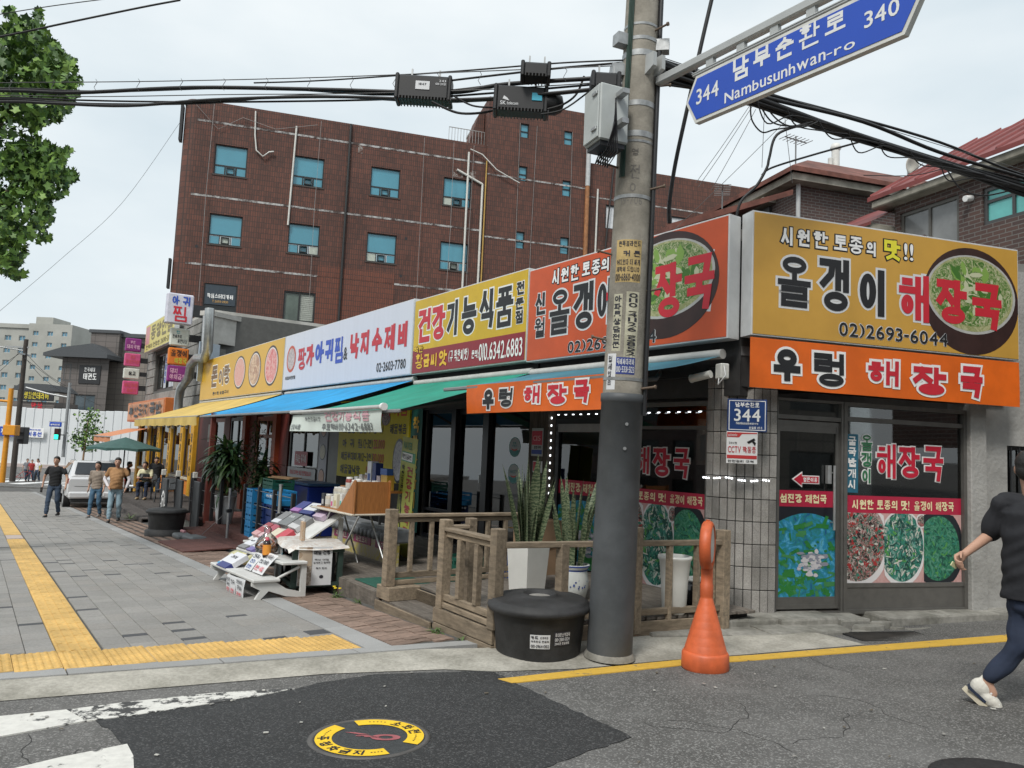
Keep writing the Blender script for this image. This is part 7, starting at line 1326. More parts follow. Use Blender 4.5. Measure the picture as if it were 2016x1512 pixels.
a2 = math.radians(pc + 75); ob('conduit', MB().tube([((RP(z) + .022)*math.cos(a2), (RP(z) + .022)*math.sin(a2), z) for z in (2.0, 3, 4, 5, 6, 7)], .02, 8), DARK, ply)
g = MB(); r = random.Random(9)
for k in range(5): g.tube([((RP(z) + .012)*math.cos(math.radians(pc - 45 + 4*k) + .02*math.sin(3*z + k)), (RP(z) + .012)*math.sin(math.radians(pc - 45 + 4*k) + .02*math.sin(3*z + k)), z) for z in (4.0, 4.4, 4.8, 5.2, 5.6, 6.2)], .005, 4)
ob('green_wires', g, mat('green_wire', (.015, .05, .035), .5), ply)
for z, a in ((5.20, -60), (5.18, 85), (4.95, -75)): a2 = math.radians(pc + a); ob('bracket', MB().box(-.06, -.05, -.04, .08, .05, .06, M=T((RP(z)*1.15*math.cos(a2), RP(z)*1.15*math.sin(a2), z)) @ RZ(pc + a)), M_GALV, ply)
ob('sleeve_bolt', MB().cyl((.184*math.cos(math.radians(pc + 14)), .184*math.sin(math.radians(pc + 14)), 1.92), (.19*math.cos(math.radians(pc + 14)), .19*math.sin(math.radians(pc + 14)), 1.92), .014, n=10).cyl((.184*math.cos(math.radians(pc + 12)), .184*math.sin(math.radians(pc + 12)), 1.72), (.19*math.cos(math.radians(pc + 12)), .19*math.sin(math.radians(pc + 12)), 1.72), .014, n=10), M_GALV, ply)
sx_ = -.45
sn2 = thing('street_name_sign', 'large blue arrow shaped street name sign on a steel arm above the side street', 'street sign', FA @ T((.45, -2.02, 4.28))); MARM = mat('arm_grey', (.42, .43, .42), .4, .3, var=.06); BLUEF = mat('sign_blue', (.012, .07, .46), .35, var=.06, scale=1.2)
ob('bracket', MB().lathe([(.158, .44), (.162, .46), (.162, .72), (.158, .74)], 32, cap=False, M=T((0, -.14, 0))).prism([(.05, .46), (.38, .62), (.38, .74), (.05, .74)], -.20, -.16).prism([(.05, .46), (.38, .62), (.38, .74), (.05, .74)], -.10, -.06), MARM, sn2); ob('arm', MB().box(.3, -.10, .50, 3.2, -.03, .575, c=.012), MARM, sn2)
def SG(px, py): x, z = A(px, py, 2.12); return x - .45, z - 4.28
X0_, X1_ = SG(1350, 200)[0], SG(1812, 0)[0]
for i in range(7): ob('hanger', MB().box(.85 + .3*i, -.085, .44, .92 + .3*i, -.045, .50), MARM, sn2)
ob('rail', MB().box(.72, -.10, .405, 2.6, -.03, .44, c=.006).box(.72, -.105, .425, 2.6, -.10, .43), MARM, sn2)
hexo = lambda e_: [(X0_ + e_, .205), (X0_ + .10 + e_*.6, .40 - e_), (X1_ - .10 - e_*.6, .40 - e_), (X1_ - e_, .205), (X1_ - .10 - e_*.6, .01 + e_), (X0_ + .10 + e_*.6, .01 + e_)]
ob('panel', MB().prism(hexo(0)[::-1], -.095, -.045), mat('sign_border', (.60, .60, .56), .4), sn2); ob('blue_face', MB().prism(hexo(.026)[::-1], -.099, -.0955), BLUEF, sn2)
def sgb(l, t_, r_, b): l, r_, t_, b = 1340 + l*490/2016, 1340 + r_*490/2016, t_*250/1029, b*250/1029; return SG(l, (t_+b)/2)[0], SG((l+r_)/2, b)[1], SG(r_, (t_+b)/2)[0], SG((l+r_)/2, t_)[1]
its = [('344', 130, 690, 305, 810), ('남', 425, 460, 550, 640), ('부', 590, 380, 725, 540), ('순', 770, 300, 915, 470), ('환', 960, 190, 1125, 380), ('로', 1170, 110, 1335, 260), ('340', 1490, 40, 1770, 170)]
for c, *q in its: ob('letter', text(MB(), c, *sgb(*q), -.1005, .004 if len(c) == 1 else .006, wt=.1), ink('sign_white', (.72, .73, .72)), sn2)
g = MB()
xa, _ = SG(1340 + 358*.243, 770*.243); xb, _ = SG(1340 + 1412*.243, 360*.243); text(g, 'Nambusunhwan', xa, .065, xa + (xb-xa)*.80, .145, -.1005, .004); text(g, '-ro', xa + (xb-xa)*.81, .065, xb, .125, -.1005, .004); ob('lettering', g, ink('sign_white', (.72, .73, .72)), sn2)
mb_ = thing('junction_box', 'pale grey metal junction box strapped to the left of the utility pole', 'junction box', T(at(1200, 286, 6.42)) @ FA.to_3x3().to_4x4() @ RZ(-12)); MJB = mat('box_grey', (.46, .49, .48), .45, var=.06, dirt=.1)
ob('cabinet', MB().box(-.13, -.17, -.02, .13, .10, .46, c=.012), MJB, mb_); ob('door', MB().box(-.122, -.185, -.005, .122, -.171, .445, c=.006), MJB, mb_); [ob('hinge', MB().box(.03, -.2, z, .11, -.185, z + .03, c=.004), M_GALV, mb_) for z in (.06, .36)]; ob('gland_plate', MB().box(-.11, -.15, -.06, .11, .08, -.02), DARK, mb_); ob('strap', MB().box(.13, -.03, .1, .25, .03, .14).box(.13, -.03, .35, .25, .03, .39), M_GALV, mb_)
for i in range(6): ob('lead', MB().tube([(-.08 + .03*i, -.05, -.05), (-.05 + .04*i, -.1, -.16 - .02*i), (.17, -.12 + .02*i, -.12), (.22, -.08, .1 + .04*i)], .006, 5), BLACK, mb_)
# -- cables
M_CAB = mat('black_cable', (.012, .012, .013), .55, var=.2); M_MSG = mat('messenger_wire', (.10, .10, .10), .5, .5)
def dl(x): return 6.62 + (1235 - x) * 1.75/1235
def dr_(x): return 6.7 + (x - 1310) * 2.6/706
def cable(pts, r, lab, depth, grp, m=M_CAB, off=0, n=5):
    P = [at(x, y, depth(x) + off) for x, y in pts]; Q = []; r *= 1.3 if grp in (LG, RG) else 1
    for i in range(len(P) - 1):
        p0, p1, p2, p3 = P[max(0, i-1)], P[i], P[i+1], P[min(len(P)-1, i+2)]
        for k in range(6): u = k/6; Q.append(.5*((2*p1) + (p2-p0)*u + (2*p0-5*p1+4*p2-p3)*u*u + (3*p1-p0-3*p2+p3)*u*u*u))
    Q.append(P[-1]); return ob('cable', MB().tube(Q, r, n), m, None, None, lab, 'cable', grp)
LG, RG = 'overhead cables left of the pole', 'overhead cables right of the pole'; LB, RB_ = 'black overhead cable running from the pole to the left', 'black overhead cable running from the pole to the right'
lc = [([(1240,128),(1000,138),(640,152),(300,160),(0,163),(-300,168)], .004, M_MSG), ([(1240,150),(1000,165),(880,182),(640,176),(380,172),(150,182),(0,178),(-300,182)], .016, M_CAB), ([(1240,152),(1050,160),(780,186),(500,172),(200,180),(0,174),(-300,180)], .010, M_CAB),
      ([(1240,166),(1100,182),(900,196),(640,190),(420,196),(250,208),(100,203),(0,200),(-300,205)], .013, M_CAB), ([(1240,170),(900,200),(600,188),(400,203),(180,204),(0,195),(-300,200)], .009, M_CAB), ([(1240,160),(840,192),(520,200),(300,200),(120,196),(0,192),(-300,196)], .008, M_CAB), ([(1240,158),(960,176),(700,184),(450,186),(200,190),(0,188),(-300,190)], .004, M_MSG),
      ([(1240,118),(1100,124),(900,140),(640,158),(500,163)], .006, M_CAB), ([(1240,122),(1090,135),(890,158),(780,172)], .008, M_CAB)]
for i, (p, r_, m) in enumerate(lc): cable(p, r_, LB, dl, LG, m, .03*(i % 3))
cable([(355,0),(280,14),(130,45),(0,72),(-200,105)], .012, 'thick cable crossing the sky above the plane tree', lambda x: 9.0, None); cable([(215,-3),(100,12),(0,28),(-100,45)], .006, 'thin upper cable at the top left corner', lambda x: 9.5, None)
cable([(355,240),(240,400),(120,510),(0,612),(-80,680)], .008, 'thin pale wire slanting down from the brown building', lambda x: 36 - .004*(355 - x), None, M_MSG)
rc = [([(1300,122),(1400,165),(1480,190),(1700,270),(2016,372),(2250,440)], .022), ([(1300,135),(1420,182),(1500,200),(1720,275),(2016,365),(2250,430)], .018), ([(1300,145),(1440,195),(1560,225),(1800,310),(2016,380),(2250,450)], .02), ([(1300,128),(1500,190),(1700,240),(1850,300),(2016,350),(2250,420)], .016), ([(1300,155),(1480,205),(1640,262),(1850,325),(2016,385),(2250,455)], .016), ([(1300,118),(1500,182),(1650,222),(1850,280),(2016,345),(2250,410)], .012), ([(1300,140),(1530,215),(1680,262),(1900,340),(2016,375),(2250,445)], .014), ([(1300,165),(1400,180),(1530,208),(1700,268),(1800,300),(1900,328),(2016,358),(2250,430)], .010)]
for i, (p, r_) in enumerate(rc): cable(p, r_, RB_, dr_, RG, M_CAB, .05*(i % 3))
rj = random.Random(8)
for k in range(7):
    x, y = 1490 + 60*k, 196 + 20*k; P = [(x, y), (x + 25 + rj.uniform(-8, 8), y + 22 + rj.uniform(4, 26)), (x + 70, y + 30 + rj.uniform(0, 12)), (x + 110 + rj.uniform(0, 40), y + 48)]
    cable(P, .007, 'loose strand hanging off the right cable bundle', lambda q: dr_(q) - .05, 'loose strands of the right bundle')
cable([(1300,112),(1500,178),(1750,255),(2016,335),(2250,400)], .004, 'thin messenger wire above the right cable bundle', dr_, None, M_MSG)
cable([(1402,-5),(1380,90),(1356,200),(1330,320),(1318,400),(1318,440)], .02, 'thick black cable dropping to the red orange sign', lambda x: 7.2, None)
for i, p in enumerate(([(1478,200),(1480,235),(1500,260),(1525,255),(1560,250),(1590,245)], [(1495,205),(1520,240),(1560,248),(1600,240)], [(1505,200),(1520,225),(1545,245),(1580,250),(1610,240)])): cable(p, .008, ['leftmost', 'middle', 'rightmost'][i] + ' slack loop of cable hanging below the right bundle', lambda x: 7.6, 'slack cable loops')
cable([(1580,245),(1530,265),(1515,310),(1510,330),(1490,365),(1460,395),(1450,430),(1450,455)], .016, 'black cable curving down behind the corner of the signs', lambda x: 8.4, None)
cable([(1690,280),(1600,305),(1520,330),(1500,345)], .012, 'black branch cable running back from the right bundle', lambda x: 8.6, None)
cable([(1860,325),(1890,370),(1935,385),(1990,375)], .010, 'short cable from the bundle to the brick house', lambda x: 9.4, None); cable([(1700,345),(1800,345),(1880,325)], .006, 'thin cable sagging in front of the satellite dish', lambda x: 9.6, None)
for i, (a, b) in enumerate((((1478,205),(1370,360)), ((1482,208),(1375,368)), ((1488,215),(1400,375)), ((1560,225),(1330,450)), ((1505,215),(1500,330)), ((1545,230),(1560,360)))): cable([a, ((a[0]+b[0])/2, (a[1]+b[1])/2 + 2), b], .0035, 'thin service wire fanning out below the street sign', lambda x: 9.0, 'thin service wires', M_MSG)
for i in range(14):
    x = 20 + 84*i; y = np.interp(x, [0, 380, 640, 1000, 1240], [168, 166, 164, 150, 140]); P = at(x, y - 6, dl(x)); g = MB().tube([P + V((0, 0, .03)), P + V((.02, 0, .0)), P + V((-.01, 0, -.06)), P + V((.015, 0, -.1))], .003, 4); ob('cable_tie', g, M_MSG, None, None, 'wire hanger tying the left overhead cables together', 'cable tie', 'cable hangers')
def closure(lab, l, t_, r_, b, d, sk=False, small=False):
    C = at((l + r_)/2, (t_ + b)/2, d); w_, h_ = (r_ - l)*d/F, (b - t_)*d/F; X = V(at(r_, (t_+b)/2, d) - at(l, (t_+b)/2, d)).normalized(); X.z = -.02; X.normalize(); Y = V((-X.y, X.x, 0)).normalized(); Zz = X.cross(Y)
    o = thing('cable_closure', lab, 'cable box', mat4(C, X, Y, Zz)); M_CL = mat('closure_black', (.014, .014, .015), .5, var=.2)
    ob('case', MB().box(-w_/2 + .02, -.09, -h_/2, w_/2 - .02, .09, h_/2, c=.02), M_CL, o)
    for x in (-w_/2, w_/2 - .035): ob('end_cap', MB().box(x, -.10, -h_/2 - .01, x + .035, .10, h_/2 + .008, c=.01), M_CL, o)
    for i in range(int(w_/.03)): ob('rib', MB().box(-w_/2 + .04 + .03*i, -.094, -h_/2 - .006, -w_/2 + .05 + .03*i, .09, -h_/2 + .02), M_CL, o)
    for x in (-w_*.25, w_*.25): ob('hook', MB().box(x, -.01, h_/2, x + .015, .01, h_/2 + .09), M_GALV, o)
    return o, w_, h_
o, w_, h_ = closure('black cable closure box with white label hanging on the left cables', 780, 155, 890, 203, 7.2); ob('label_plate', MB().box(-.07, -.096, -.03, .06, -.091, .05), PAPER, o); words(o, [('1847', -.04, .01, .03, .03, -.098, .001)], PBK); words(o, [('243', w_*.28, .05, w_*.4, .07, -.094, .001), ('08-2021', w_*.22, .02, w_*.4, .04, -.094, .001)], PAPER)
o, w_, h_ = closure('larger black cable closure with blue tag and telecom lettering near the pole', 972, 176, 1078, 226, 6.95); ob('tag', MB().box(.10, -.097, -.02, .19, -.091, .05), ink('tag_blue', (.05, .40, .55)), o); words(o, [('SK', -.18, -.075, -.13, -.04, -.094, .003), ('telecom', -.12, -.072, -.02, -.045, -.094, .001)], PAPER); ob('wing_mark', MB().prism([(-.16, -.02), (-.10, -.035), (-.12, -.01), (-.15, .01)], -.094, -.091), PAPER, o); ob('dome', MB().lathe([(.10, 0), (.10, .08), (.07, .14), (.001, .16)], 16, 0, T((w_/2 - .01, 0, 0)) @ RY(90), cap=False), mat('closure_black', (.014, .014, .015), .5), o)
closure('small black splice box on top of the left cable bundle', 1025, 130, 1084, 158, 6.85); closure('tilted black splice block above the junction box', 1162, 150, 1220, 180, 6.5)
cable([(850,200),(900,222),(950,222),(985,213)], .012, 'cable linking the two hanging closure boxes', lambda x: 7.1, None); cable([(895,190),(930,208),(970,212)], .009, 'short cable entering the larger closure box', lambda x: 7.05, None); cable([(1078,215),(1110,205),(1135,185),(1150,150)], .010, 'cable curling up from the larger closure to the bundle', lambda x: 6.85, None); cable([(1065,225),(1110,215),(1160,180)], .008, 'thin cable from the larger closure to the splice block', lambda x: 6.8, None)
# == PEOPLE
_pm = bpy.data.meshes.new('blob'); _po = bpy.data.objects.new('blob', _pm); _tsc.collection.objects.link(_po)
_rm = _po.modifiers.new('remesh', 'REMESH'); _rm.mode = 'VOXEL'; _rm.use_smooth_shade = True; _sm = _po.modifiers.new('smooth', 'SMOOTH'); _sm.factor = .5
def capsule(g, p0, p1, r0, r1, n=10, fl=1.0):
    p0, p1 = V(p0), V(p1); d = p1 - p0; L = d.length; d = d.normalized() if L > 1e-6 else V((0, 0, 1)); a = d.orthogonal().normalized(); b = d.cross(a); rings = []
    for k in range(4): q = -math.pi/2 + math.pi/2*k/3; rings.append((p0 + d*r0*math.sin(q), r0*math.cos(q) + 1e-4))
    for k in range(4): q = math.pi/2*k/3; rings.append((p1 + d*r1*math.sin(q), r1*math.cos(q) + 1e-4))
    vs = [c + (a*math.cos(2*math.pi*j/n) + b*math.sin(2*math.pi*j/n))*r for c, r in rings for j in range(n)]
    fs = [(i*n+j, i*n+(j+1) % n, (i+1)*n+(j+1) % n, (i+1)*n+j) for i in range(7) for j in range(n)] + [tuple(range(n))[::-1], tuple(range(7*n, 8*n))]
    g.add(vs, fs)
def ellip(g, c, rx, ry, rz, M=None, n=12):
    vs = [(c[0] + rx*math.cos(2*math.pi*j/n)*math.sin(math.pi*(i+.02)/8.04), c[1] + ry*math.sin(2*math.pi*j/n)*math.sin(math.pi*(i+.02)/8.04), c[2] - rz*math.cos(math.pi*(i+.02)/8.04)) for i in range(9) for j in range(n)]
    g.add(vs, [(i*n+j, i*n+(j+1) % n, (i+1)*n+(j+1) % n, (i+1)*n+j) for i in range(8) for j in range(n)] + [tuple(range(n))[::-1], tuple(range(8*n, 9*n))], 0, True, M)
def loft(g, secs, M=None, n=16):
    vs = [(cx + rx*math.cos(2*math.pi*j/n), cy + ry*math.sin(2*math.pi*j/n), cz) for cx, cy, cz, rx, ry in secs for j in range(n)]; k = len(secs)
    g.add(vs, [(i*n+j, i*n+(j+1) % n, (i+1)*n+(j+1) % n, (i+1)*n+j) for i in range(k-1) for j in range(n)] + [tuple(range(n))[::-1], tuple(range((k-1)*n, k*n))], 0, True, M)
def grow(g, name, m, par, vox, it=4):
    me = g.mesh('blob'); old = _po.data; _po.data = me; _rm.voxel_size = vox; _sm.iterations = it; _tvl.update()
    out = bpy.data.meshes.new_from_object(_po.evaluated_get(_tvl.depsgraph)); out.name = name; out.polygons.foreach_set('use_smooth', [True]*len(out.polygons)); out.materials.clear(); _po.data = old
    if name in ('shirt', 'trousers', 'vest') and len(out.vertices):
        n = len(out.vertices); co = np.empty(n*3); no_ = np.empty(n*3); out.vertices.foreach_get('co', co); out.vertices.foreach_get('normal', no_); co = co.reshape(-1, 3); no_ = no_.reshape(-1, 3)
        d = .0045*np.sin(26*co[:, 2] + 3.0*np.sin(11*co[:, 0] + 5*co[:, 1]) + 16*co[:, 0]) + .0035*np.sin(47*co[:, 2] - 22*co[:, 0] + 4*np.sin(9*co[:, 1] + 7*co[:, 2]))
        co += no_*d[:, None]; out.vertices.foreach_set('co', co.ravel()); out.update()
    _po.data = old; bpy.data.meshes.remove(me)
    return ob(name, out, m, par)
SKIN = mat('skin', (.46, .27, .19), .55, var=.06, scale=12); HAIR = mat('black_hair', (.012, .011, .010), .5, var=.3, scale=60, bump=.4, bscale=90); LIP = mat('lips', (.32, .13, .11), .5); EYE = mat('eye_dark', (.02, .015, .012), .3)
def cloth(nm, c, bump=.25): return mat('cloth_' + nm, c, .85, var=.12, scale=9, bump=bump, bscale=14)
def person(label, M, shirt, trousers, pose, hair='short', sleeve=.55, vox=.014, k=1.0, shoes=(.03, .03, .03), hold=None, belly=0, armcol=None, vest=None, hat=None):
    o = thing('person', label, 'person', M @ Matrix.Scale(k, 4)); J = dict(hip=(0, 0, .92), neck=(0, 0, 1.45), head=(0, -.02, 1.61), lsh=(-.185, 0, 1.40), rsh=(.185, 0, 1.40), lhip=(-.09, 0, .90), rhip=(.09, 0, .90)); J.update(pose); J = {a: V(b) for a, b in J.items()}
    g = MB(); hc = J['head']; up = (J['neck'] - J['hip']).normalized()
    ellip(g, hc + V((0, .012, .01)), .080, .100, .113); ellip(g, hc + V((0, -.02, -.038)), .064, .074, .082); capsule(g, hc + V((0, -.092, .0)), hc + V((0, -.110, -.027)), .011, .015); [ellip(g, hc + V((sx*.077, .012, -.01)), .012, .022, .032) for sx in (-1, 1)]
    capsule(g, J['neck'] + V((0, .01, -.03)), hc + V((0, .015, -.06)), .055, .052)
    torso = [J['hip'].lerp(J['neck'], u) for u in (0, .25, .5, .75, .93)]; W = (.145, .135, .15, .165, .11); D = (.10, .095 + belly*.4, .10 + belly*.2, .105, .075)
    loft(g, [(p.x, p.y, p.z, a, b) for p, a, b in zip(torso, W, D)])
    for s in 'lr':
        capsule(g, J[s+'sh'], J[s+'el'], .047, .038); capsule(g, J[s+'el'], J[s+'wr'], .038, .026)
        h = (J[s+'wr'] - J[s+'el']).normalized(); pc_ = J[s+'wr'] + h*.05; capsule(g, J[s+'wr'], pc_ + h*.02, .026, .03)
        side = h.cross(V((0, 1, 0))).normalized()
        for f_ in range(4): b0 = pc_ + h*.03 + V((0, 1, 0))*(-.027 + .018*f_); b1 = b0 + h*(.045 - .006*abs(f_ - 1.5)) + V((0, -.012, 0)); capsule(g, b0, b1, .010, .009, 6); capsule(g, b1, b1 + h*.02 + V((.0, -.018, -.004)), .009, .008, 6)
        capsule(g, J[s+'wr'] + h*.03 + V((0, -.028, 0)), pc_ + h*.03 + V((0, -.05, 0)), .012, .009, 6)
        capsule(g, J[s+'hip'], J[s+'kn'], .075, .052); capsule(g, J[s+'kn'], J[s+'an'], .052, .036); capsule(g, J[s+'an'] + V((0, .03, -.05)), J[s+'an'] + V((0, -.13, -.06)), .032, .026)
    grow(g, 'body', SKIN, o, vox)
    g = MB(); hem = J['hip'] + (J['hip'] - J['neck']).normalized()*.04
    ts = [hem] + torso; loft(g, [(p.x, p.y - belly*w_, p.z, a + .022, b + .022 + belly*w_) for p, a, b, w_ in zip(ts, (.158,) + W, (.112,) + D, (.6, .9, 1, .8, .2, 0))])
    for s in 'lr': e_ = J[s+'sh'].lerp(J[s+'el'], sleeve) if sleeve <= 1 else J[s+'el']; capsule(g, J[s+'sh'] + V((0, 0, -.012)), e_, .056, .062); capsule(g, J[s+'sh'] + V((0, 0, -.005)), J['neck'] + V((0, .005, -.045)), .052, .055); (capsule(g, J[s+'el'], J[s+'el'].lerp(J[s+'wr'], sleeve - 1), .056, .048) if sleeve > 1 else None)
    loft(g, [(J['neck'].x, J['neck'].y + .005, J['neck'].z - .06, .13, .075), (J['neck'].x, J['neck'].y + .005, J['neck'].z - .005, .078, .066)])
    grow(g, 'shirt', shirt, o, vox)
    if vest:
        g = MB(); loft(g, [(p.x, p.y, p.z, a + .034, b + .034) for p, a, b in zip(torso[1:], W[1:], D[1:])]); grow(g, 'vest', vest, o, vox)
    if armcol:
        for s in 'lr': g = MB(); capsule(g, J[s+'sh'].lerp(J[s+'el'], .5), J[s+'el'], .052, .046); capsule(g, J[s+'el'], J[s+'wr'].lerp(J[s+'el'], .12), .046, .036); grow(g, 'arm_sleeve', armcol, o, vox)
    g = MB(); loft(g, [(hem.x, hem.y, hem.z - .06, .15, .11), (J['hip'].x, J['hip'].y, J['hip'].z + .03, .152, .112)])
    for s in 'lr': capsule(g, J[s+'hip'], J[s+'kn'], .092, .07); capsule(g, J[s+'kn'], J[s+'an'] + (J[s+'kn'] - J[s+'an']).normalized()*.03, .068, .056)
    grow(g, 'trousers', trousers, o, vox)
    for s in 'lr': g = MB(); a = J[s+'an']; capsule(g, a + V((0, .03, -.055)), a + V((0, -.15, -.062)), .042, .036); loft(g, [(a.x, a.y - .06, a.z - .095, .048, .13), (a.x, a.y - .06, a.z - .07, .048, .13)]); grow(g, 'shoe', mat('shoe_%d' % int(shoes[0]*99), shoes, .6), o, vox)
    g = MB(); ellip(g, hc + V((0, .028, .038)), .089, .099, .098); ellip(g, hc + V((0, -.035, .085)), .066, .05, .035)
    if hair == 'long': ellip(g, hc + V((0, .06, -.05)), .075, .05, .13); [capsule(g, hc + V((sx*.068, .02, .02)), hc + V((sx*.07, .04, -.14)), .025, .02) for sx in (-1, 1)]
    else: ellip(g, hc + V((0, .05, -.012)), .081, .068, .066)
    if hat: grow(g, 'hat', hat, o, vox);
    else: grow(g, 'hair', HAIR, o, vox, 2)
    g = MB(); [ellip(g, hc + V((sx*.032, -.087, .006)), .011, .006, .005) for sx in (-1, 1)]; ob('eyes', g, EYE, o); g = MB(); ellip(g, hc + V((0, -.091, -.066)), .02, .008, .006); ob('mouth', g, LIP, o)
    g = MB(); [capsule(g, hc + V((sx*.016, -.092, .026)), hc + V((sx*.048, -.083, .028)), .004, .003, 6) for sx in (-1, 1)]; ob('eyebrows', g, HAIR, o)
    return o, J
def walk(st=.22, sw=.14, out=.10, lift=.0, lean=.02):
    return dict(neck=(0, -lean, 1.45), head=(0, -.03 - lean, 1.61), lkn=(-.10, -st*.45 - .03, .50), lan=(-.10, -st*.85, .09), rkn=(.10, st*.12 - .05, .48), ran=(.10, st*.75, .12 + lift), lel=(-.185 - out, sw*.35 + .02, 1.13), lwr=(-.2 - out, sw*.6 - .05, .89), rel=(.185 + out, -sw*.35 + .03, 1.13), rwr=(.2 + out, -sw*.6 - .05, .89))
DEN = cloth('dark_denim', (.035, .055, .09)); DENB = cloth('blue_denim', (.055, .12, .19)); DENL = cloth('washed_denim', (.24, .34, .40)); BLKT = cloth('black_cotton', (.010, .011, .013)); TAN = cloth('tan_cotton', (.33, .18, .08)); TAU = cloth('taupe_cotton', (.25, .205, .165)); NVY = cloth('navy_twill', (.018, .028, .055)); WSL = cloth('white_sleeve', (.66, .64, .67)); CRM = cloth('cream_cotton', (.60, .57, .38)); REDJ = cloth('red_jacket', (.32, .03, .03))
def face_cam(s, t, dz=0, turn=0): return gA(s, t, dz, 90 - 22 + turn)
o, J = person('man in black T-shirt and dark jeans walking with a phone in his hand', face_cam(20.6, 4.62, .0), BLKT, DEN, walk(.24, .16, .13), vox=.016, k=1.0)
ob('phone', MB().box(-.03, -.01, -.075, .03, .01, .075, c=.005), BLACK, None, o.matrix_basis @ T(J['lwr'] + V((-.01, -.05, -.13))), 'black phone in the hand of the man in the black T-shirt', 'phone')
person('woman in taupe top and blue jeans walking behind the tan shirted man', face_cam(19.9, 3.62, 0, -8), TAU, DENB, walk(.18, .1, .05), 'long', 1.35, .016, .93, (.2, .19, .18))
person('man in tan T-shirt with white arm sleeves and pale jeans', face_cam(17.7, 3.42, 0, 6), TAN, DENL, dict(walk(.16, .06, .12), head=(.0, -.09, 1.59), lwr=(-.17, -.11, .93), rwr=(.24, -.06, .90)), 'short', .6, .016, 1.0, (.03, .03, .03), belly=.05, armcol=WSL)
sit = dict(hip=(0, 0, .50), neck=(0, -.16, 1.00), head=(0, -.28, 1.13), lsh=(-.18, -.13, .95), rsh=(.18, -.13, .95), lhip=(-.09, 0, .50), rhip=(.09, 0, .50), lkn=(-.13, -.42, .52), rkn=(.13, -.42, .52), lan=(-.12, -.38, .10), ran=(.14, -.44, .10), lel=(-.22, -.24, .70), lwr=(-.08, -.43, .72), rel=(.22, -.24, .70), rwr=(.08, -.43, .72))
seatM = fA(23.2, 1.75, -.50, 62)
o, J = person('seated man in cream shirt with black vest looking at his phone', seatM, CRM, cloth('dark_navy_jeans', (.02, .03, .06)), sit, 'short', .7, .016, 1.0, (.36, .27, .15), vest=None)
ob('shoulder_bag', MB().box(-.17, -.28, .62, .17, -.20, .85, c=.03), BLKT, o); ob('phone', MB().box(-.035, -.005, -.07, .035, .005, .07, c=.004), BLACK, None, seatM @ T((0, -.52, .78)) @ RX(-40), 'phone held up by the seated man', 'phone')
MCH = mat('dark_grey_plastic_chair', (.05, .055, .06), .5)
def chair(M, lab):
    c = thing('plastic_chair', lab, 'chair', M, 'grey plastic chairs on the dark deck'); ob('seat', MB().box(-.22, -.22, .40, .22, .22, .43, c=.012), MCH, c)
    for x in (-.2, .2):
        for y in (-.2, .2): ob('leg', MB().tube([(x*1.1, y*1.12, 0), (x, y, .41)], .022, 6), MCH, c)
    g = MB().grid(lambda u, v: (-.21 + .42*u, .20 + .06*v + .03*math.cos(math.pi*(u - .5)), .43 + .36*v*(1 - .25*(2*u - 1)**4)), 10, 6); ob('backrest', g, MCH, c); ob('back_frame', MB().tube([(-.21, .2, .42), (-.22, .25, .7), (-.15, .29, .8), (0, .3, .83), (.15, .29, .8), (.22, .25, .7), (.21, .2, .42)], .018, 6), MCH, c)
    for x in (-.22, .22): ob('armrest', MB().tube([(x, -.18, .42), (x*1.05, -.16, .62), (x*1.05, .2, .64)], .018, 6), MCH, c)
chair(fA(23.2, 1.72, -.50, 62), 'grey plastic chair under the seated man'); chair(fA(21.6, 1.45, -.50, 50), 'empty grey plastic chair facing the shop window')
person('man in dark jacket standing at the parasol table with head bowed', fA(28.5, 1.6, gz(28.5), 150), cloth('charcoal_jacket', (.03, .03, .035)), DEN, dict(walk(.03, .02, .05), head=(0, -.1, 1.58)), 'short', 1.8, .022); person('man in black jacket standing in profile under the green parasol', fA(26.4, .9, gz(26.4) + .2, 70), BLKT, DEN, dict(walk(.03, .02, .05), head=(0, -.1, 1.56)), 'short', 1.8, .022)
# -- pedestrian at the right edge, seen from behind, joints measured in the street
wq = lambda x, y, d: at(x, y, d)
pd = thing('person', 'person in black T-shirt and navy trousers striding out at the right edge', 'person', T(V((*wq(2040, 1390, 5.2)[:2], gz(-1.9) - .05)))); inv = pd.matrix_basis.inverted(); q = lambda x, y, d: inv @ wq(x, y, d)
Jr = dict(head=q(2026, 922, 5.25), neck=q(2036, 985, 5.22), hip=q(2036, 1168, 5.2), lsh=q(1970, 994, 5.34), rsh=q(2102, 1000, 5.05), lel=q(1950, 1052, 5.42), lwr=q(1897, 1092, 5.30), rel=q(2150, 1075, 4.95), rwr=q(2160, 1150, 4.75), lhip=q(2014, 1175, 5.26), rhip=q(2062, 1178, 5.14), lkn=q(2010, 1268, 5.22), lan=q(1943, 1343, 5.30), rkn=q(2128, 1275, 5.0), ran=q(2150, 1375, 4.98))
g = MB(); hc = Jr['head']; Mh = T(hc) @ RZ(-42)
ellip(g, (0, 0, .01), .074, .094, .108, Mh); ellip(g, (0, .03, -.035), .058, .068, .075, Mh); [ellip(g, (sx*.077, -.005, -.012), .012, .022, .032, Mh) for sx in (-1, 1)]; capsule(g, Jr['neck'] + V((0, 0, -.04)), hc + V((-.01, -.01, -.06)), .057, .054)
tor = [Jr['hip'].lerp(Jr['neck'], u) for u in (0, .3, .6, .85, .97)]
Mt = lambda p: T(p) @ RZ(-35)
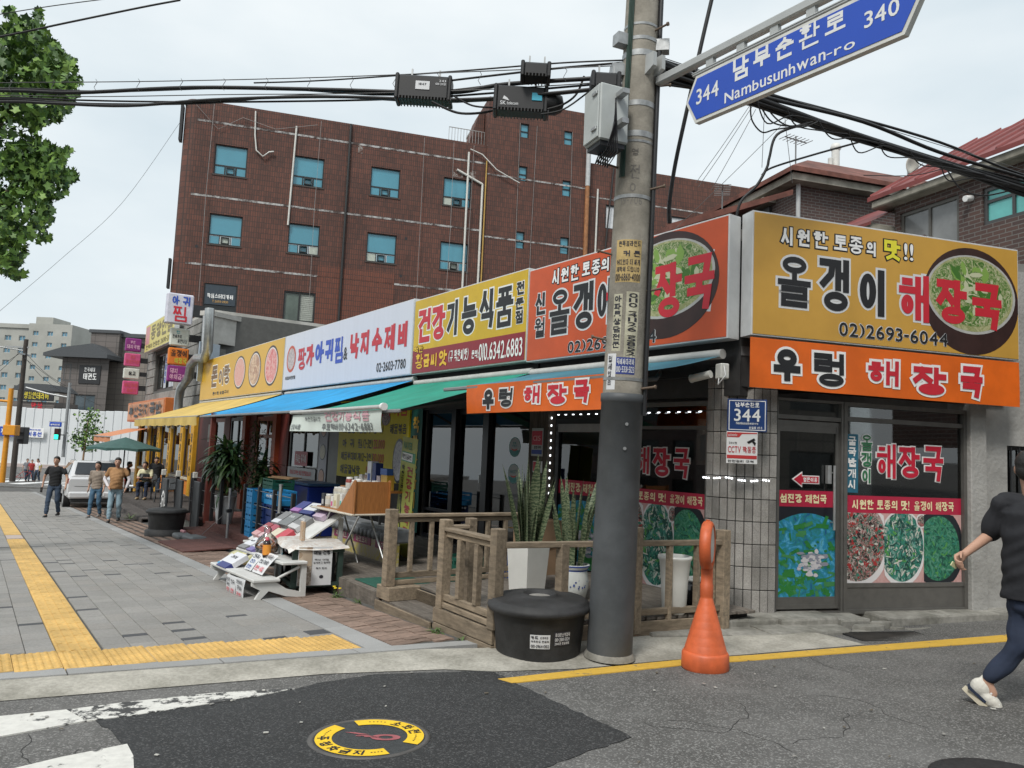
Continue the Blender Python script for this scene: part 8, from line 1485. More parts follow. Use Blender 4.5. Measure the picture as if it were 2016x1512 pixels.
def tl(g, es, ee, low=0):
    n = 20; vs = []; secs = list(zip(tor, es)); k = len(secs)
    if low: secs = [(tor[0] + V((0, 0, -low)), es[0])] + secs; k += 1
    for p, (a, b) in secs:
        Mx = Mt(p); vs += [Mx @ V(((a + ee)*math.cos(2*math.pi*j/n), (b + ee)*math.sin(2*math.pi*j/n), 0)) for j in range(n)]
    g.add(vs, [(i*n+j, i*n+(j+1) % n, (i+1)*n+(j+1) % n, (i+1)*n+j) for i in range(k-1) for j in range(n)] + [tuple(range(n))[::-1], tuple(range((k-1)*n, k*n))])
tl(g, [(.15, .105), (.15, .10), (.17, .11), (.18, .105), (.10, .08)], -.012)
capsule(g, Jr['lsh'], Jr['lel'], .048, .040); capsule(g, Jr['lel'], Jr['lwr'], .041, .026); capsule(g, Jr['rsh'], Jr['rel'], .048, .04); capsule(g, Jr['rel'], Jr['rwr'], .04, .027)
hd_ = (Jr['lwr'] - Jr['lel']).normalized(); pl = hd_.cross(V((0, 0, 1))).normalized(); upv = pl.cross(hd_).normalized()
palm = Jr['lwr'] + hd_*.055
for f_ in range(4): capsule(g, Jr['lwr'] + hd_*.01 + upv*(.02 - .014*f_), palm + hd_*.02 + upv*(.028 - .019*f_), .015, .014, 8)
for f_ in range(4):
    L = (.040, .045, .042, .034)[f_]; b0 = palm + hd_*.025 + upv*(.030 - .020*f_); b1 = b0 + hd_*L*.7 - pl*.018 - upv*.010; b2 = b1 - pl*.022 - upv*.016 - hd_*.004; b3 = b2 - pl*.010 - upv*.006 - hd_*.016
    capsule(g, b0, b1, .0095, .009, 8); capsule(g, b1, b2, .009, .008, 8); capsule(g, b2, b3, .008, .007, 8)
tb0 = Jr['lwr'] + hd_*.02 + upv*.022; tb1 = tb0 + hd_*.035 - pl*.028 + upv*.012; tb2 = tb1 + hd_*.03 - pl*.018 - upv*.010; capsule(g, tb0, tb1, .014, .011, 8); capsule(g, tb1, tb2, .011, .008, 8)
for s in 'lr': capsule(g, Jr[s+'hip'], Jr[s+'kn'], .078, .055); capsule(g, Jr[s+'kn'], Jr[s+'an'], .055, .036)
fd = (q(1985, 1398, 5.22) - Jr['lan']).normalized(); capsule(g, Jr['lan'], Jr['lan'] + V((0, 0, -.03)) + fd*.05, .036, .033)
grow(g, 'body', SKIN, pd, .0075, 3)
ob('note', MB().box(-.028, -.004, -.016, .028, .004, .016), ink('folded_note', (.55, .55, .32)), None, pd.matrix_basis @ T(palm + hd_*.06 - upv*.02) @ RY(30) @ RZ(20), 'folded paper held in the striding person\'s fingers', 'paper')
g = MB(); tl(g, [(.178, .130), (.172, .124), (.178, .122), (.185, .115), (.09, .075)], .014, .05); capsule(g, Jr['lsh'], Jr['lsh'].lerp(Jr['lel'], .92), .066, .072); capsule(g, Jr['lsh'] + V((.04, 0, .02)), Jr['neck'] + V((0, 0, -.05)), .07, .085); capsule(g, Jr['rsh'], Jr['rsh'].lerp(Jr['rel'], .92), .066, .072); capsule(g, Jr['rsh'], Jr['neck'] + V((0, 0, -.06)), .068, .08); None
grow(g, 'shirt', cloth('black_tee', (.016, .017, .021), .5), pd, .009, 4)
sl_ = Jr['lsh'].lerp(Jr['lel'], .8); vn = (V(CAMP) - (pd.matrix_basis @ sl_)).normalized(); ob('sleeve_logo', MB().lathe([(.015, 0), (.001, .001)], 14, cap=False), WHITE, pd, T(sl_ + vn*.0745) @ vn.to_track_quat('Z', 'Y').to_matrix().to_4x4() @ RZ(0)); ob('sleeve_logo', MB().lathe([(.007, 0), (.001, .0008)], 10, cap=False), BLU, pd, T(sl_ + vn*.0758) @ vn.to_track_quat('Z', 'Y').to_matrix().to_4x4())
g = MB(); ellip(g, (0, 0, 0), .155, .118, .13, Mt(Jr['hip'] + V((0, 0, -.06))), 16)
for s in 'lr': kn, an = Jr[s+'kn'], Jr[s+'an']; capsule(g, Jr[s+'hip'], kn, .098, .078); capsule(g, kn, an.lerp(kn, .13), .077, .054)
grow(g, 'trousers', cloth('navy_chino', (.020, .030, .058), .5), pd, .009, 4)
SHW = mat('white_sneaker', (.58, .56, .50), .65, var=.12, scale=25, bump=.3, bscale=60); SOLE = mat('cream_sole', (.52, .47, .36), .7)
def sneaker(an, toe, nm):
    fdv = (toe - an).normalized(); xx = fdv; yy = V((0, 0, 1)).cross(xx).normalized(); zz = xx.cross(yy); Mx = mat4(an, xx, yy, zz) @ Matrix.Scale(1.14, 4); g = MB(); e2 = lambda c, a, b, d: ellip(g, c, a, b, d, Mx, 14)
    e2((-.01, 0, -.035), .062, .042, .058); e2((.06, 0, -.055), .085, .045, .042); e2((.14, 0, -.068), .075, .048, .03); capsule(g, Mx @ V((-.045, 0, .0)), Mx @ V((-.05, 0, .04)), .012, .008, 8); u_ = grow(g, 'shoe', SHW, pd, .007, 2)
    g = MB(); n = 20; out = [(.075 + .148*math.cos(2*math.pi*i/n), (.046 + .008*math.cos(2*math.pi*i/n - .3))*math.sin(2*math.pi*i/n)) for i in range(n)]; g.slab(out, -.118, -.088, 0, Mx); ob('sole', g, SOLE, u_)
    ob('heel_stripe', MB().box(-.06, -.046, -.085, .05, .046, -.070, M=Mx), NVY, u_); g = MB()
    for i in range(4): g.box(.035 + .022*i, -.03, -.022 - .006*i, .045 + .022*i, .03, -.012 - .007*i, M=Mx)
    ob('lace', g, WHITE, u_)
sneaker(Jr['lan'] + V((0, 0, -.02)), q(1992, 1392, 5.22), 'l'); sneaker(Jr['ran'], Jr['ran'] + V((.2, .12, -.02)), 'r')
g = MB(); ellip(g, (0, -.02, .032), .083, .092, .094, Mh); ellip(g, (0, -.05, -.02), .075, .06, .07, Mh); ellip(g, (0, .05, .08), .066, .05, .035, Mh); grow(g, 'hair', HAIR, pd, .010, 2)
g = MB(); [ellip(g, (sx*.03, .09, .008), .011, .006, .005, Mh) for sx in (-1, 1)]; ob('eyes', g, EYE, pd)
# == FAR END OF THE STREET
FW_ = lambda x, y, d: mat4(at(x, y, d), (1, 0, 0), (0, 1, 0), UP)
def WX(x, y, d): p = at(x, y, d); return p.x, p.z
far_z = -2.15
ob('far_street', MB().box(-90, 52, far_z - .5, 14, 300, far_z), M_ROAD, None, None, kind='structure')
xw = ob('far_crossing', MB().box(-40, 53, far_z, -24, 53.01, far_z + .003), M_ROAD, None, None, kind='structure')
for i in range(9): ob('crossing_stripe', MB().box(-46 + 2.2*i, 54.5, far_z, -45 + 2.2*i, 60, far_z + .006), WHITE, xw)
M_HRD = mat('white_hoarding', (.62, .64, .65), .5, .1, var=.04, scale=.3, streak=1)
x0, zt_ = WX(-120, 795, 80); x1, _ = WX(330, 802, 80)
hd2 = thing('site_hoarding', 'tall white panel hoarding across the far end of the street', 'hoarding', T(V((x0, 80, far_z)))); n = 26; pw = (x1 - x0)/n
for i in range(n): ob('panel', MB().box(pw*i + .02, 0, 0, pw*(i+1) - .02, .12, zt_ - far_z + .05*math.sin(i), c=.03), M_HRD, hd2)
ob('base', MB().box(0, -.25, -.2, x1 - x0, .3, .35), mat('hoarding_base', (.42, .36, .34), .8), hd2)
bx0, bz1 = WX(-30, 838, 79.5); bx1, bz0 = WX(88, 862, 79.5); o = thing('campaign_banner', 'blue and white cloth banner on the hoarding', 'banner', T(V((bx0, 79.6, bz0)))); w_, h_ = bx1 - bx0, bz1 - bz0
ob('sheet', MB().box(0, 0, 0, w_, .03, h_), WHITE, o); ob('blue_part', MB().prism([(0, 0), (w_*.58, 0), (w_*.75, h_), (0, h_)], -.02, -.005), BLU, o); words(o, [('제21대', w_*.3, h_*.3, w_*.56, h_*.8, -.04, .03)], WHITE); words(o, [('이용선', w_*.74, h_*.12, w_*.97, h_*.6, -.03, .04), ('국회의원', w_*.76, h_*.7, w_*.95, h_*.88, -.03, .01)], BLU)
def block(label, l, t_, r_, d, m, rows, cols, win_m, y0=0, name='apartment_block', wscale=.5, hscale=.5, depth=12, base=-3, skip=()):
    xa, z1 = WX(l, t_, d); xb, _ = WX(r_, t_, d); o = thing(name, label, 'building', T(V((xa, d, base)))); w_, h_ = xb - xa, z1 - base; hs = []
    top = h_*.97; z_lo = h_*.30
    for r2 in range(rows):
        for c2 in range(cols):
            if (r2, c2) in skip: continue
            cx, cz = w_*(c2 + .5)/cols, z_lo + (top - z_lo)*(r2 + .5)/rows; hs.append((cx - w_/cols*wscale/2, cx + w_/cols*wscale/2, cz - (top-z_lo)/rows*hscale/2, cz + (top-z_lo)/rows*hscale/2))
    ob('wall', wall(MB(), 0, w_, 0, h_, hs, 0, .3).add([(w_, 0, 0), (w_, depth, 0), (w_, depth, h_), (w_, 0, h_), (0, 0, 0), (0, depth, 0), (0, depth, h_), (0, 0, h_)], [(0, 1, 2, 3), (5, 4, 7, 6), (7, 3, 2, 6)]), m, o)
    for a, b, c, e2 in hs:
        f = ob('window', fr(a, b, c, e2, (b-a)*.06, .15, .3).box((a+b)/2 - (b-a)*.03, .16, c, (a+b)/2 + (b-a)*.03, .29, e2), mat('far_frame', (.5, .5, .48), .5), o); ob('pane', MB().box(a, .24, c, b, .26, e2), win_m, f)
    return o, w_, h_
GLF = mat('far_glass', (.10, .13, .15), .15, var=.4, scale=.4); GLB = mat('far_glass_blue', (.10, .22, .30), .15, var=.3, scale=.4)
M_APT = mat('apartment_render', (.36, .36, .33), .85, var=.08, scale=.3, dirt=.15, dscale=.2)
o, w_, h_ = block('distant pale grey apartment tower at the left edge', -60, 640, 52, 150, M_APT, 7, 4, GLB, base=-4, hscale=.42, wscale=.45); ob('parapet', MB().box(-.2, -.3, h_, w_ + .2, 12, h_ + .8), M_APT, o)
o, w_, h_ = block('distant grey apartment tower with blue windows', 50, 634, 136, 148, M_APT, 8, 3, GLB, base=-4, hscale=.40, wscale=.38); ob('roof_house', MB().box(0, 2, h_, w_*.4, 8, h_ + 1.6), M_APT, o)
M_TB = bricks('grey_tile_cladding', (.155, .135, .125), (.125, .112, .105), (.06, .055, .05), 1.4, .75, .03, False, 0, .3, dirt=.2); M_TB2 = bricks('brown_tile_cladding_far', (.22, .19, .165), (.19, .165, .145), (.11, .10, .09), 1.2, .7, .03, False, 0, .3, dirt=.2)
xa, z1 = WX(212, 662, 100); xb, _ = WX(300, 662, 100); t1 = thing('tiled_building', 'brown tiled building with flat roof behind the hanging signs', 'building', T(V((xa, 100, -3)))); ob('wall', MB().box(0, 0, 0, xb - xa, 12, z1 + 3), M_TB2, t1); ob('roof', MB().box(-.4, -.5, z1 + 3, xb - xa + .4, 12.4, z1 + 3.5), mat('dark_roof', (.06, .065, .07), .5), t1); ob('vent', MB().box(1.0, -.05, 4.5, 1.5, 0, 5.0), BLACK, t1)
xa, z1 = WX(107, 702, 97); xb, _ = WX(212, 702, 97); w_ = xb - xa; h_ = z1 + 3
t2 = thing('tiled_building', 'dark grey tiled building with overhanging roof and martial arts sign', 'building', T(V((xa, 97, -3))))
wn = (w_*.40, w_*.80, h_ - 7.4, h_ - 4.6); ob('wall', wall(MB(), w_*.12, w_, 0, h_, [wn], 0, .3).add([(w_*.12, 0, 0), (0, 4, 0), (0, 4, h_), (w_*.12, 0, h_)], [(1, 0, 3, 2)]), M_TB, t2); win(t2, *wn, .1, mat('far_frame_dark', (.08, .08, .08), .5), GLF, .15, ((wn[0]+wn[1])/2,))
ob('roof', MB().prism([(-1.0, h_), (w_ + .3, h_), (w_ + .3, h_ + .5), (w_*.75, h_ + 1.8), (w_*.2, h_ + 1.2), (-1.0, h_ + .4)], -1.2, 6), mat('dark_roof', (.06, .065, .07), .5), t2); ob('sign_panel', MB().box(w_*.46, -.12, h_ - 3.2, w_*.86, -.02, h_ - .9), mat('black_panel', (.02, .02, .022), .4), t2); words(t2, [('한국체대', w_*.56, h_ - 1.7, w_*.76, h_ - 1.15, -.16, .03), ('태권도', w_*.55, h_ - 2.7, w_*.80, h_ - 1.9, -.16, .05)], WHITE); ob('upper_wall', MB().box(w_*.45, 2, h_, w_, 8, h_ + 3.6), M_TB, t2); ob('upper_roof', MB().box(w_*.42, 1.8, h_ + 3.6, w_ + .1, 8.2, h_ + 4.0), mat('dark_roof', (.06, .065, .07), .5), t2)
win(t2, w_*.16, w_*.30, h_ - 3.0, h_ - .8, -.02, mat('far_frame_dark', (.08, .08, .08), .5), GLF, .15)
xa, z1 = WX(20, 775, 90); xb, _ = WX(108, 775, 90); lw = thing('low_shop', 'low shop roof with black and red signs above the hoarding', 'shop', T(V((xa, 90, -3)))); w_ = xb - xa; ob('wall', MB().box(0, 0, 0, w_, 5, z1 + 2.2), M_TB, lw); ob('sign_panel', MB().box(w_*.2, -.3, z1 + 2.3, w_, -.1, z1 + 3.5), mat('black_panel', (.02, .02, .022), .4), lw); words(lw, [('생활인테리어', w_*.35, z1 + 2.5, w_*.9, z1 + 3.3, -.34, .05)], ink('sign_yellow', (.6, .5, .05))); words(lw, [('만물', w_*.5, z1 + 1.3, w_*.75, z1 + 2.1, -.04, .06)], RED); ob('roof', MB().prism([(0, z1 + 3.5), (w_, z1 + 3.5), (w_*.8, z1 + 4.3), (w_*.2, z1 + 4.3)], 0, 5), mat('dark_roof', (.06, .065, .07), .5), lw)
def upright(name, lab, cat, x, y, ytop, d, r0, r1, m, extra=None):
    p = at(x, y, d); zt2 = at(x, ytop, d).z - p.z; o = thing(name, lab, cat, T(p)); ob('shaft', MB().cyl((0, 0, 0), (0, 0, zt2), r0, r1, 14), m, o); return o, zt2
M_BP = mat('dark_pole', (.05, .042, .036), .8, var=.2, scale=2); M_YP = mat('signal_yellow', (.66, .28, .02), .5, var=.1); M_SIG = mat('signal_black', (.02, .02, .022), .5)
o, h_ = upright('utility_pole', 'dark wooden looking utility pole at the far crossing', 'utility pole', 24, 948, 664, 52, .19, .14, M_BP); ob('cross_arm', MB().box(-1.4, -.05, h_ - .6, .2, .05, h_ - .5).box(-.1, -.6, h_ - 1.1, .1, .6, h_ - 1.0), M_GALV, o); ob('lamp_arm', MB().tube([(0, 0, h_ - .8), (-2.5, 0, h_ - .5), (-4, 0, h_ - .35)], .05), M_GALV, o)
for i, (a, b) in enumerate((((40, 695), (-60, 740)), ((42, 690), (-60, 770)), ((46, 700), (120, 770)), ((48, 705), (200, 800)), ((46, 690), (130, 760)))): cable([a, ((a[0]+b[0])/2, (a[1]+b[1])/2 + 8), b], .015, 'thin wire strung from the dark pole at the far crossing', lambda x: 52, 'wires of the far pole')
o, h_ = upright('signal_post', 'orange yellow traffic signal post at the left edge', 'signal post', 4, 950, 763, 46, .16, .14, M_YP); ob('control_box', MB().box(-.1, -.3, h_*.50, .65, .2, h_*.50 + .62, c=.03), M_YP, o); ob('arm', MB().tube([(0, 0, h_*.86), (-2.5, 0, h_*.88)], .08), M_YP, o)
pS = at(44, 874, 50); sgn = thing('pedestrian_signal', 'dark pedestrian signal seen from the side beside the dark pole', 'traffic signal', T(pS)); ob('housing', MB().box(-.22, -.3, 0, .22, .3, 1.1, c=.04), M_SIG, sgn); ob('visor', MB().box(-.2, -.5, .75, .2, -.3, .8).box(-.2, -.5, .3, .2, -.3, .35), M_SIG, sgn); ob('bracket', MB().box(-.5, -.04, .5, -.2, .04, .58), M_SIG, sgn)
o, h_ = upright('signal_mast', 'grey signal mast with long arm and blue name plate', 'signal mast', 124, 900, 752, 50, .11, .09, mat('mast_grey', (.30, .32, .33), .5, .3)); p = at(44, 762, 50) - at(124, 900, 50); ob('arm', MB().tube([(.0, 0, h_*.80), (-1.4, 0, h_*.84), (p.x, 0, p.z)], .07), M_GALV, o)
aw = -1.4; ob('name_plate', MB().box(-1.05, -.08, h_*.40, -.25, -.03, h_*.40 + .30, c=.05), BLUEF, o); words(o, [('남부순환로', -.95, h_*.40 + .08, -.35, h_*.40 + .2, -.1, .005)], WHITE); ob('plate_arm', MB().tube([(0, 0, h_*.40 + .34), (-1.1, 0, h_*.40 + .34)], .03), M_GALV, o)
pG = at(112, 866, 49.6); sg2 = thing('pedestrian_signal', 'pedestrian signal showing green walking figure on the grey mast', 'traffic signal', T(pG)); ob('housing', MB().box(-.17, -.12, 0, .17, .12, .74, c=.03), M_SIG, sg2); ob('green_light', MB().box(-.12, -.135, .05, .12, -.121, .33), mat('walk_green', (.02, .75, .45), .4, emit=2.0), sg2); ob('red_light', MB().box(-.12, -.135, .40, .12, -.121, .68), mat('stop_dark', (.05, .01, .01), .4), sg2); ob('bracket', MB().box(.17, -.03, .3, .45, .03, .36), M_SIG, sg2)
def farp(lab, x, y, shirt, tr, k=1, turn=0, **kw): p = at(x, y, 57); p.z = far_z; return person(lab, T(p) @ RZ(turn), shirt, tr, walk(.2, .12, .06), vox=.03, k=k, **kw)
farp('distant cyclist in grey standing with a bicycle at the far crossing', 50, 948, cloth('far_grey', (.22, .23, .25)), DEN, .98, 60); farp('distant person in red jacket at the far crossing', 60, 948, REDJ, DEN, .95, 20); farp('distant person in white at the back of the far crossing', 72, 943, WSL, DEN, 1, -10); farp('distant person in yellow shirt and black vest at the far crossing', 73, 948, cloth('far_yellow', (.55, .48, .06)), BLKT, .92, 10, vest=None)
pb_ = at(46, 949, 56.5); pb_.z = far_z; bc = thing('bicycle', 'distant bicycle beside the grey cyclist at the far crossing', 'bicycle', T(pb_) @ RZ(20))
for x in (-.5, .5): w2_ = ob('wheel', MB().lathe([(.30, -.015), (.33, 0), (.30, .015)], 20, 0, T((x, 0, .33)) @ RX(90), cap=False), DARK, bc)
ob('frame', MB().tube([(-.5, 0, .33), (-.1, 0, .75), (.4, 0, .72), (.5, 0, .33)], .02, 5).tube([(-.1, 0, .75), (0, 0, .33), (.4, 0, .72)], .02, 5).tube([(-.5, 0, .33), (0, 0, .33)], .02, 5), REDJ, bc); ob('saddle', MB().box(-.2, -.06, .84, .05, .06, .88, c=.015), DARK, bc); ob('handlebar', MB().tube([(.4, -.25, .95), (.38, 0, .98), (.4, .25, .95)], .015, 5), DARK, bc)
def leafshape(g, c, sz, r, mi=0):
    ax = V((r.gauss(0, 1), r.gauss(0, 1), r.gauss(0, .7) + .6)).normalized(); a = ax.orthogonal().normalized(); b = ax.cross(a); q0 = r.uniform(0, 6.28); pts = []
    for i in range(10): q_ = q0 + 2*math.pi*i/10; rad = sz*(1 if i % 2 == 0 else .62)*(.35 if i == 5 else 1); pts.append(c + (a*math.cos(q_) + b*math.sin(q_))*rad - ax*(.12*sz*(i % 2)))
    g.add([c] + pts, [(0, i + 1, (i + 1) % 10 + 1) for i in range(10)], mi, True)
LEAFG = [mat('tree_leaf_%d' % i, c, .55, var=.2, scale=5) for i, c in enumerate(((.05, .11, .022), (.095, .19, .03), (.17, .29, .05), (.035, .08, .02)))]
pt = at(162, 905, 60); pt.z = far_z; st2 = thing('street_tree', 'small young street tree in front of the hoarding', 'tree', T(pt)); ztop = at(170, 803, 60).z - far_z; ob('trunk', MB().tube([(0, 0, 0), (.1, 0, ztop*.5), (.2, 0, ztop*.85)], lambda u: .09*(1 - .5*u), 8), M_BARK, st2); g = MB(); r = random.Random(21)
for cxx, czz, rr, n_ in ((.3, .88, .75, 150), (.9, .62, .8, 150), (-.4, .58, .75, 140), (.3, .72, .8, 150), (.2, .5, .7, 110)):
    for i in range(n_): leafshape(g, V((cxx + r.gauss(0, rr*.5), r.gauss(0, rr*.5), ztop*czz + r.gauss(0, rr*.42))), r.uniform(.08, .15), r, r.randrange(4))
ob('crown', g, LEAFG, st2)
pp = pA(27.4, 1.9, gz(27.4)); par = thing('parasol', 'dark green parasol over a table beside the white car', 'parasol', T(pp)); M_PAR = mat('parasol_green', (.04, .10, .09), .7); zp = at(225, 860, 28).z - pp.z
ob('pole', MB().cyl((0, 0, 0), (0, 0, zp), .025, n=8), DARK, par); n = 8; Rr = 1.35; g = MB(); apex = V((0, 0, zp)); rim = [V((Rr*math.cos(2*math.pi*i/n), Rr*math.sin(2*math.pi*i/n), zp - .42)) for i in range(n)]
for i in range(n): a, b = rim[i], rim[(i+1) % n]; m_ = (a + b)/2 + V((0, 0, .03)); g.add([apex, a, m_, b, a - V((0, 0, .1)), m_ - V((0, 0, .08)), b - V((0, 0, .1))], [(0, 1, 2), (0, 2, 3), (1, 4, 5, 2), (2, 5, 6, 3)])
ob('canopy', g, M_PAR, par); [ob('rib', MB().tube([apex - V((0, 0, .03)), q_ - V((0, 0, .02))], .01, 4), DARK, par) for q_ in rim]
tb3 = thing('plastic_table', 'small white table under the green parasol', 'table', T(pp + V((.3, .2, 0)))); ob('table_top', MB().lathe([(.45, .70), (.46, .72), (.001, .725)], 24, cap=False), M_WPL, tb3); ob('leg', MB().cyl((0, 0, 0), (0, 0, .70), .04), M_WPL, tb3)
# -- parked white car
car = thing('parked_car', 'white sport utility car parked tail towards us beside the shops', 'car', gA(28.4, 2.9, 0, 0)); M_CAR = mat('car_white', (.62, .63, .64), .25, .1, var=.02, coat=.6); M_CGL = mat('car_glass', (.03, .035, .04), .06, var=.3, scale=2); M_TYR = mat('tyre', (.015, .015, .016), .8)
def sec(x, w_, zs): return x, w_, zs
prof = [(-2.35, .90, .45, .98, .86), (-2.2, .92, .40, 1.06, .90), (-1.2, .94, .38, 1.12, .91), (-.55, .94, .38, 1.15, .92), (2.1, .94, .38, 1.20, .92), (2.30, .92, .42, 1.16, .90), (2.36, .89, .50, 1.10, .87)]
g = MB(); n = 12; vs = []
for x, w_, zb, zt3, wt_ in prof:
    ring = [(-w_*.86, zb), (w_*.86, zb), (w_, zb + .12), (w_, .78), (w_*.985, zt3 - .06), (wt_*.96, zt3), (-wt_*.96, zt3), (-w_*.985, zt3 - .06), (-w_, .78), (-w_, zb + .12)]; vs += [(x, y, z) for y, z in ring]
k = 10; g.add(vs, [(i*k+j, i*k+(j+1) % k, (i+1)*k+(j+1) % k, (i+1)*k+j) for i in range(len(prof)-1) for j in range(k)] + [tuple(range(k))[::-1], tuple(range((len(prof)-1)*k, len(prof)*k))], 0, False)
ob('body', g, M_CAR, car)
cab = [(-.95, .86, .70, 1.13, 1.16), (-.15, .87, .70, 1.14, 1.70), (1.75, .87, .72, 1.17, 1.74), (2.22, .86, .70, 1.17, 1.22)]
g = MB(); vs = []
for x, wb, wt_, zb, zt3 in cab: vs += [(x, -wb, zb), (x, wb, zb), (x, wt_, zt3), (x, -wt_, zt3)]
g.add(vs, [(4*i+j, 4*i+(j+1) % 4, 4*i+4+(j+1) % 4, 4*i+4+j) for i in range(3) for j in range(4)] + [(3, 2, 1, 0), (12, 13, 14, 15)]); ob('cabin', g, M_CAR, car)
ob('rear_window', MB().add([(2.205, -.72, 1.27), (2.205, .72, 1.27), (1.815, .62, 1.67), (1.815, -.62, 1.67)], [(0, 1, 2, 3)], M=T((.012, 0, .012))), M_CGL, car); ob('wiper', MB().tube([(2.22, .05, 1.29), (2.1, .5, 1.40)], .012, 5), DARK, car)
for sy in (-1, 1):
    ob('side_window', MB().add([(-.7, sy*.868, 1.22), (1.6, sy*.872, 1.24), (1.5, sy*.752, 1.64), (-.1, sy*.735, 1.62)], [(0, 1, 2, 3) if sy < 0 else (3, 2, 1, 0)], M=T((0, sy*.004, 0))), M_CGL, car)
    for x in (-1.45, 1.4): w3 = ob('wheel', MB().cyl((x, sy*.72, .34), (x, sy*.945, .34), .34, n=24), M_TYR, car); ob('rim', MB().cyl((x, sy*.94, .34), (x, sy*.955, .34), .2, n=16), STEEL, w3)
    ob('tail_light', MB().box(2.22, sy*.70, .93, 2.335, sy*.925, 1.12, c=.02), mat('tail_red', (.30, .02, .02), .2), car); ob('mirror', MB().box(-.75, sy*.93, 1.12, -.6, sy*1.14, 1.28, c=.03), DARK, car)
    ob('reflector', MB().box(2.30, sy*.62, .52, 2.372, sy*.82, .58), mat('tail_red', (.30, .02, .02), .2), car)
ob('bumper', MB().box(2.25, -.88, .42, 2.42, .88, .66, c=.05), M_CAR, car); ob('lower_valance', MB().box(2.22, -.80, .28, 2.36, .80, .425, c=.03), DARK, car); pl_ = ob('number_plate', MB().box(2.42, -.26, .70 - .18, 2.432, .26, .63), WHITE, car); words(car, [('168도 2', -.22, .545, .2, .61, -2.436, .004)], BLACK, mat4((0, 0, 0), (0, 1, 0), (-1, 0, 0), UP)); ob('tailgate_line', MB().box(2.34, -.7, .845, 2.366, .7, .855), DARK, car); ob('badge', MB().lathe([(.06, 0), (.001, .006)], 4, 0, T((2.30, 0, 1.16)) @ RY(80), cap=False), DARK, car); ob('roof_rail', MB().tube([(-.1, -.66, 1.73), (1.6, -.68, 1.77)], .018, 5).tube([(-.1, .66, 1.73), (1.6, .68, 1.77)], .018, 5), STEEL, car)
# -- far yellow soup shop with orange sign
ys = thing('soup_shop', 'yellow pillared soup shop front at the far end of the row', 'shop', FA); M_YW = mat('yellow_pillar', (.58, .30, .015), .6, var=.1); M_OR2 = mat('orange_panel', (.62, .20, .02), .6)
ob('wall', MB().box(-36.4, .02, -2.0, -24.0, .08, 2.5), mat('shop_brown', (.05, .03, .025), .7), ys)
for x in (-24.6, -26.4, -28.6, -31.0, -33.5, -36.0): ob('pillar', MB().box(x - .25, -.12, -1.6, x + .25, .02, 2.4), M_YW, ys); words(ys, [('돼지국밥', x - .1, .2, x + .1, 1.8, -.13, .01, dict(vert=True))], BLACK)
for xa, xb in ((-26.1, -24.9), (-28.3, -26.7), (-30.7, -28.9), (-33.2, -31.3), (-35.7, -33.8)): win(ys, xa, xb, .1, 2.2, -.04, mat('shop_frame_brown', (.06, .035, .025), .6), G_DK, .1); ob('panel', MB().box(xa, -.05, -.6, xb, .0, .05), M_OR2, ys); ob('sill', MB().box(xa, -.1, .05, xb, .0, .14), mat('cream_sill', (.5, .45, .35), .7), ys)
xa, za = A(253, 794, .5); xb, zb = A(326, 783, .5); xc, zc = A(252, 830, .5); os_ = thing('shop_sign', 'orange framed box sign with dark block letters over the soup shop', 'shop sign', FA @ T((xa, -.5, zc))); w_, h_ = xb - xa, za - zc; ob('sign_box', MB().box(0, 0, 0, w_, .5, h_, c=.02), mat('orange_sign_box', (.50, .14, .03), .5), os_); ob('face', MB().box(.2, -.02, .08, w_ - .2, -.002, h_ - .08), mat('peach_face', (.55, .25, .12), .5), os_); words(os_, [('부산돼지국밥', w_*.08, h_*.2, w_*.95, h_*.85, -.06, .05)], BLACK)
o = thing('awning', 'small faded orange awning at the far end of the row', 'awning', FA @ T((-39.0, -.2, 1.95)), 'awnings over the shop fronts'); ob('cloth', MB().grid(lambda u, v: (6.0*u, -1.5*v, -.42*v), 10, 4), mat('awning_cloth_orange', (.55, .22, .10), .7, var=.08), o); ob('valance', MB().grid(lambda u, v: (6.0*u, -1.5 - .02*math.sin(20*u), -.42 - .28*v), 20, 2), mat('awning_cloth_orange', (.55, .22, .10), .7), o); ob('front_bar', MB().box(0, -1.54, -.46, 6, -1.5, -.42), STEEL, o)
sty = Board('shop_sign', 'pale yellow rooftop board sign on the stone block building', 'shop sign', 'A', .35, A(287, 660, .35)[0], A(345, 620, .35)[0], 5.55, 6.85, .2, mat('pale_yellow_face', (.60, .52, .16), .5, var=.05)); words(sty.o, [('동양인삼', sty.w*.22, .45, sty.w*.95, 1.15, -.008, .03)], ink('olive_ink', (.16, .12, .03))); words(sty.o, [('한약재 건강원 2690-2012', sty.w*.06, .1, sty.w*.95, .32, -.008, .01)], ink('olive_ink', (.16, .12, .03))); ob('pink_panel', MB().box(.1, -.004, .35, sty.w*.17, -.0005, 1.2), ink('panel_pink', (.55, .25, .25)), sty.o)
def proj_sign(lab, s, l, t_, r_, b, m, lines, edge=None, thick=.18):
    P0 = np.array(pA(s, 0, 0)); un = u1
    def S(px, py): P = _vp(px, py, P0, un); return -(P - P0) @ nA, P[2]
    x0, _ = S(l, (t_+b)/2); x1, _ = S(r_, (t_+b)/2); _, z1 = S((l+r_)/2, t_); _, z0 = S((l+r_)/2, b); o = thing('projecting_sign', lab, 'sign', mat4(pA(s, -x0, z0), -nA, u1, UP)); w_, h_ = x1 - x0, z1 - z0
    ob('sign_box', MB().box(0, 0, 0, w_, thick, h_, c=.04), m, o); ob('bracket', MB().box(w_, .05, h_*.3, max(w_ + .05, -x0 - .0), .12, h_*.7), DARK, o)
    for wd, a, b2, c, d2, mm, bo in lines: words(o, [(wd, w_*a, h_*b2, w_*c, h_*d2, -.012, bo)], mm)
    return o
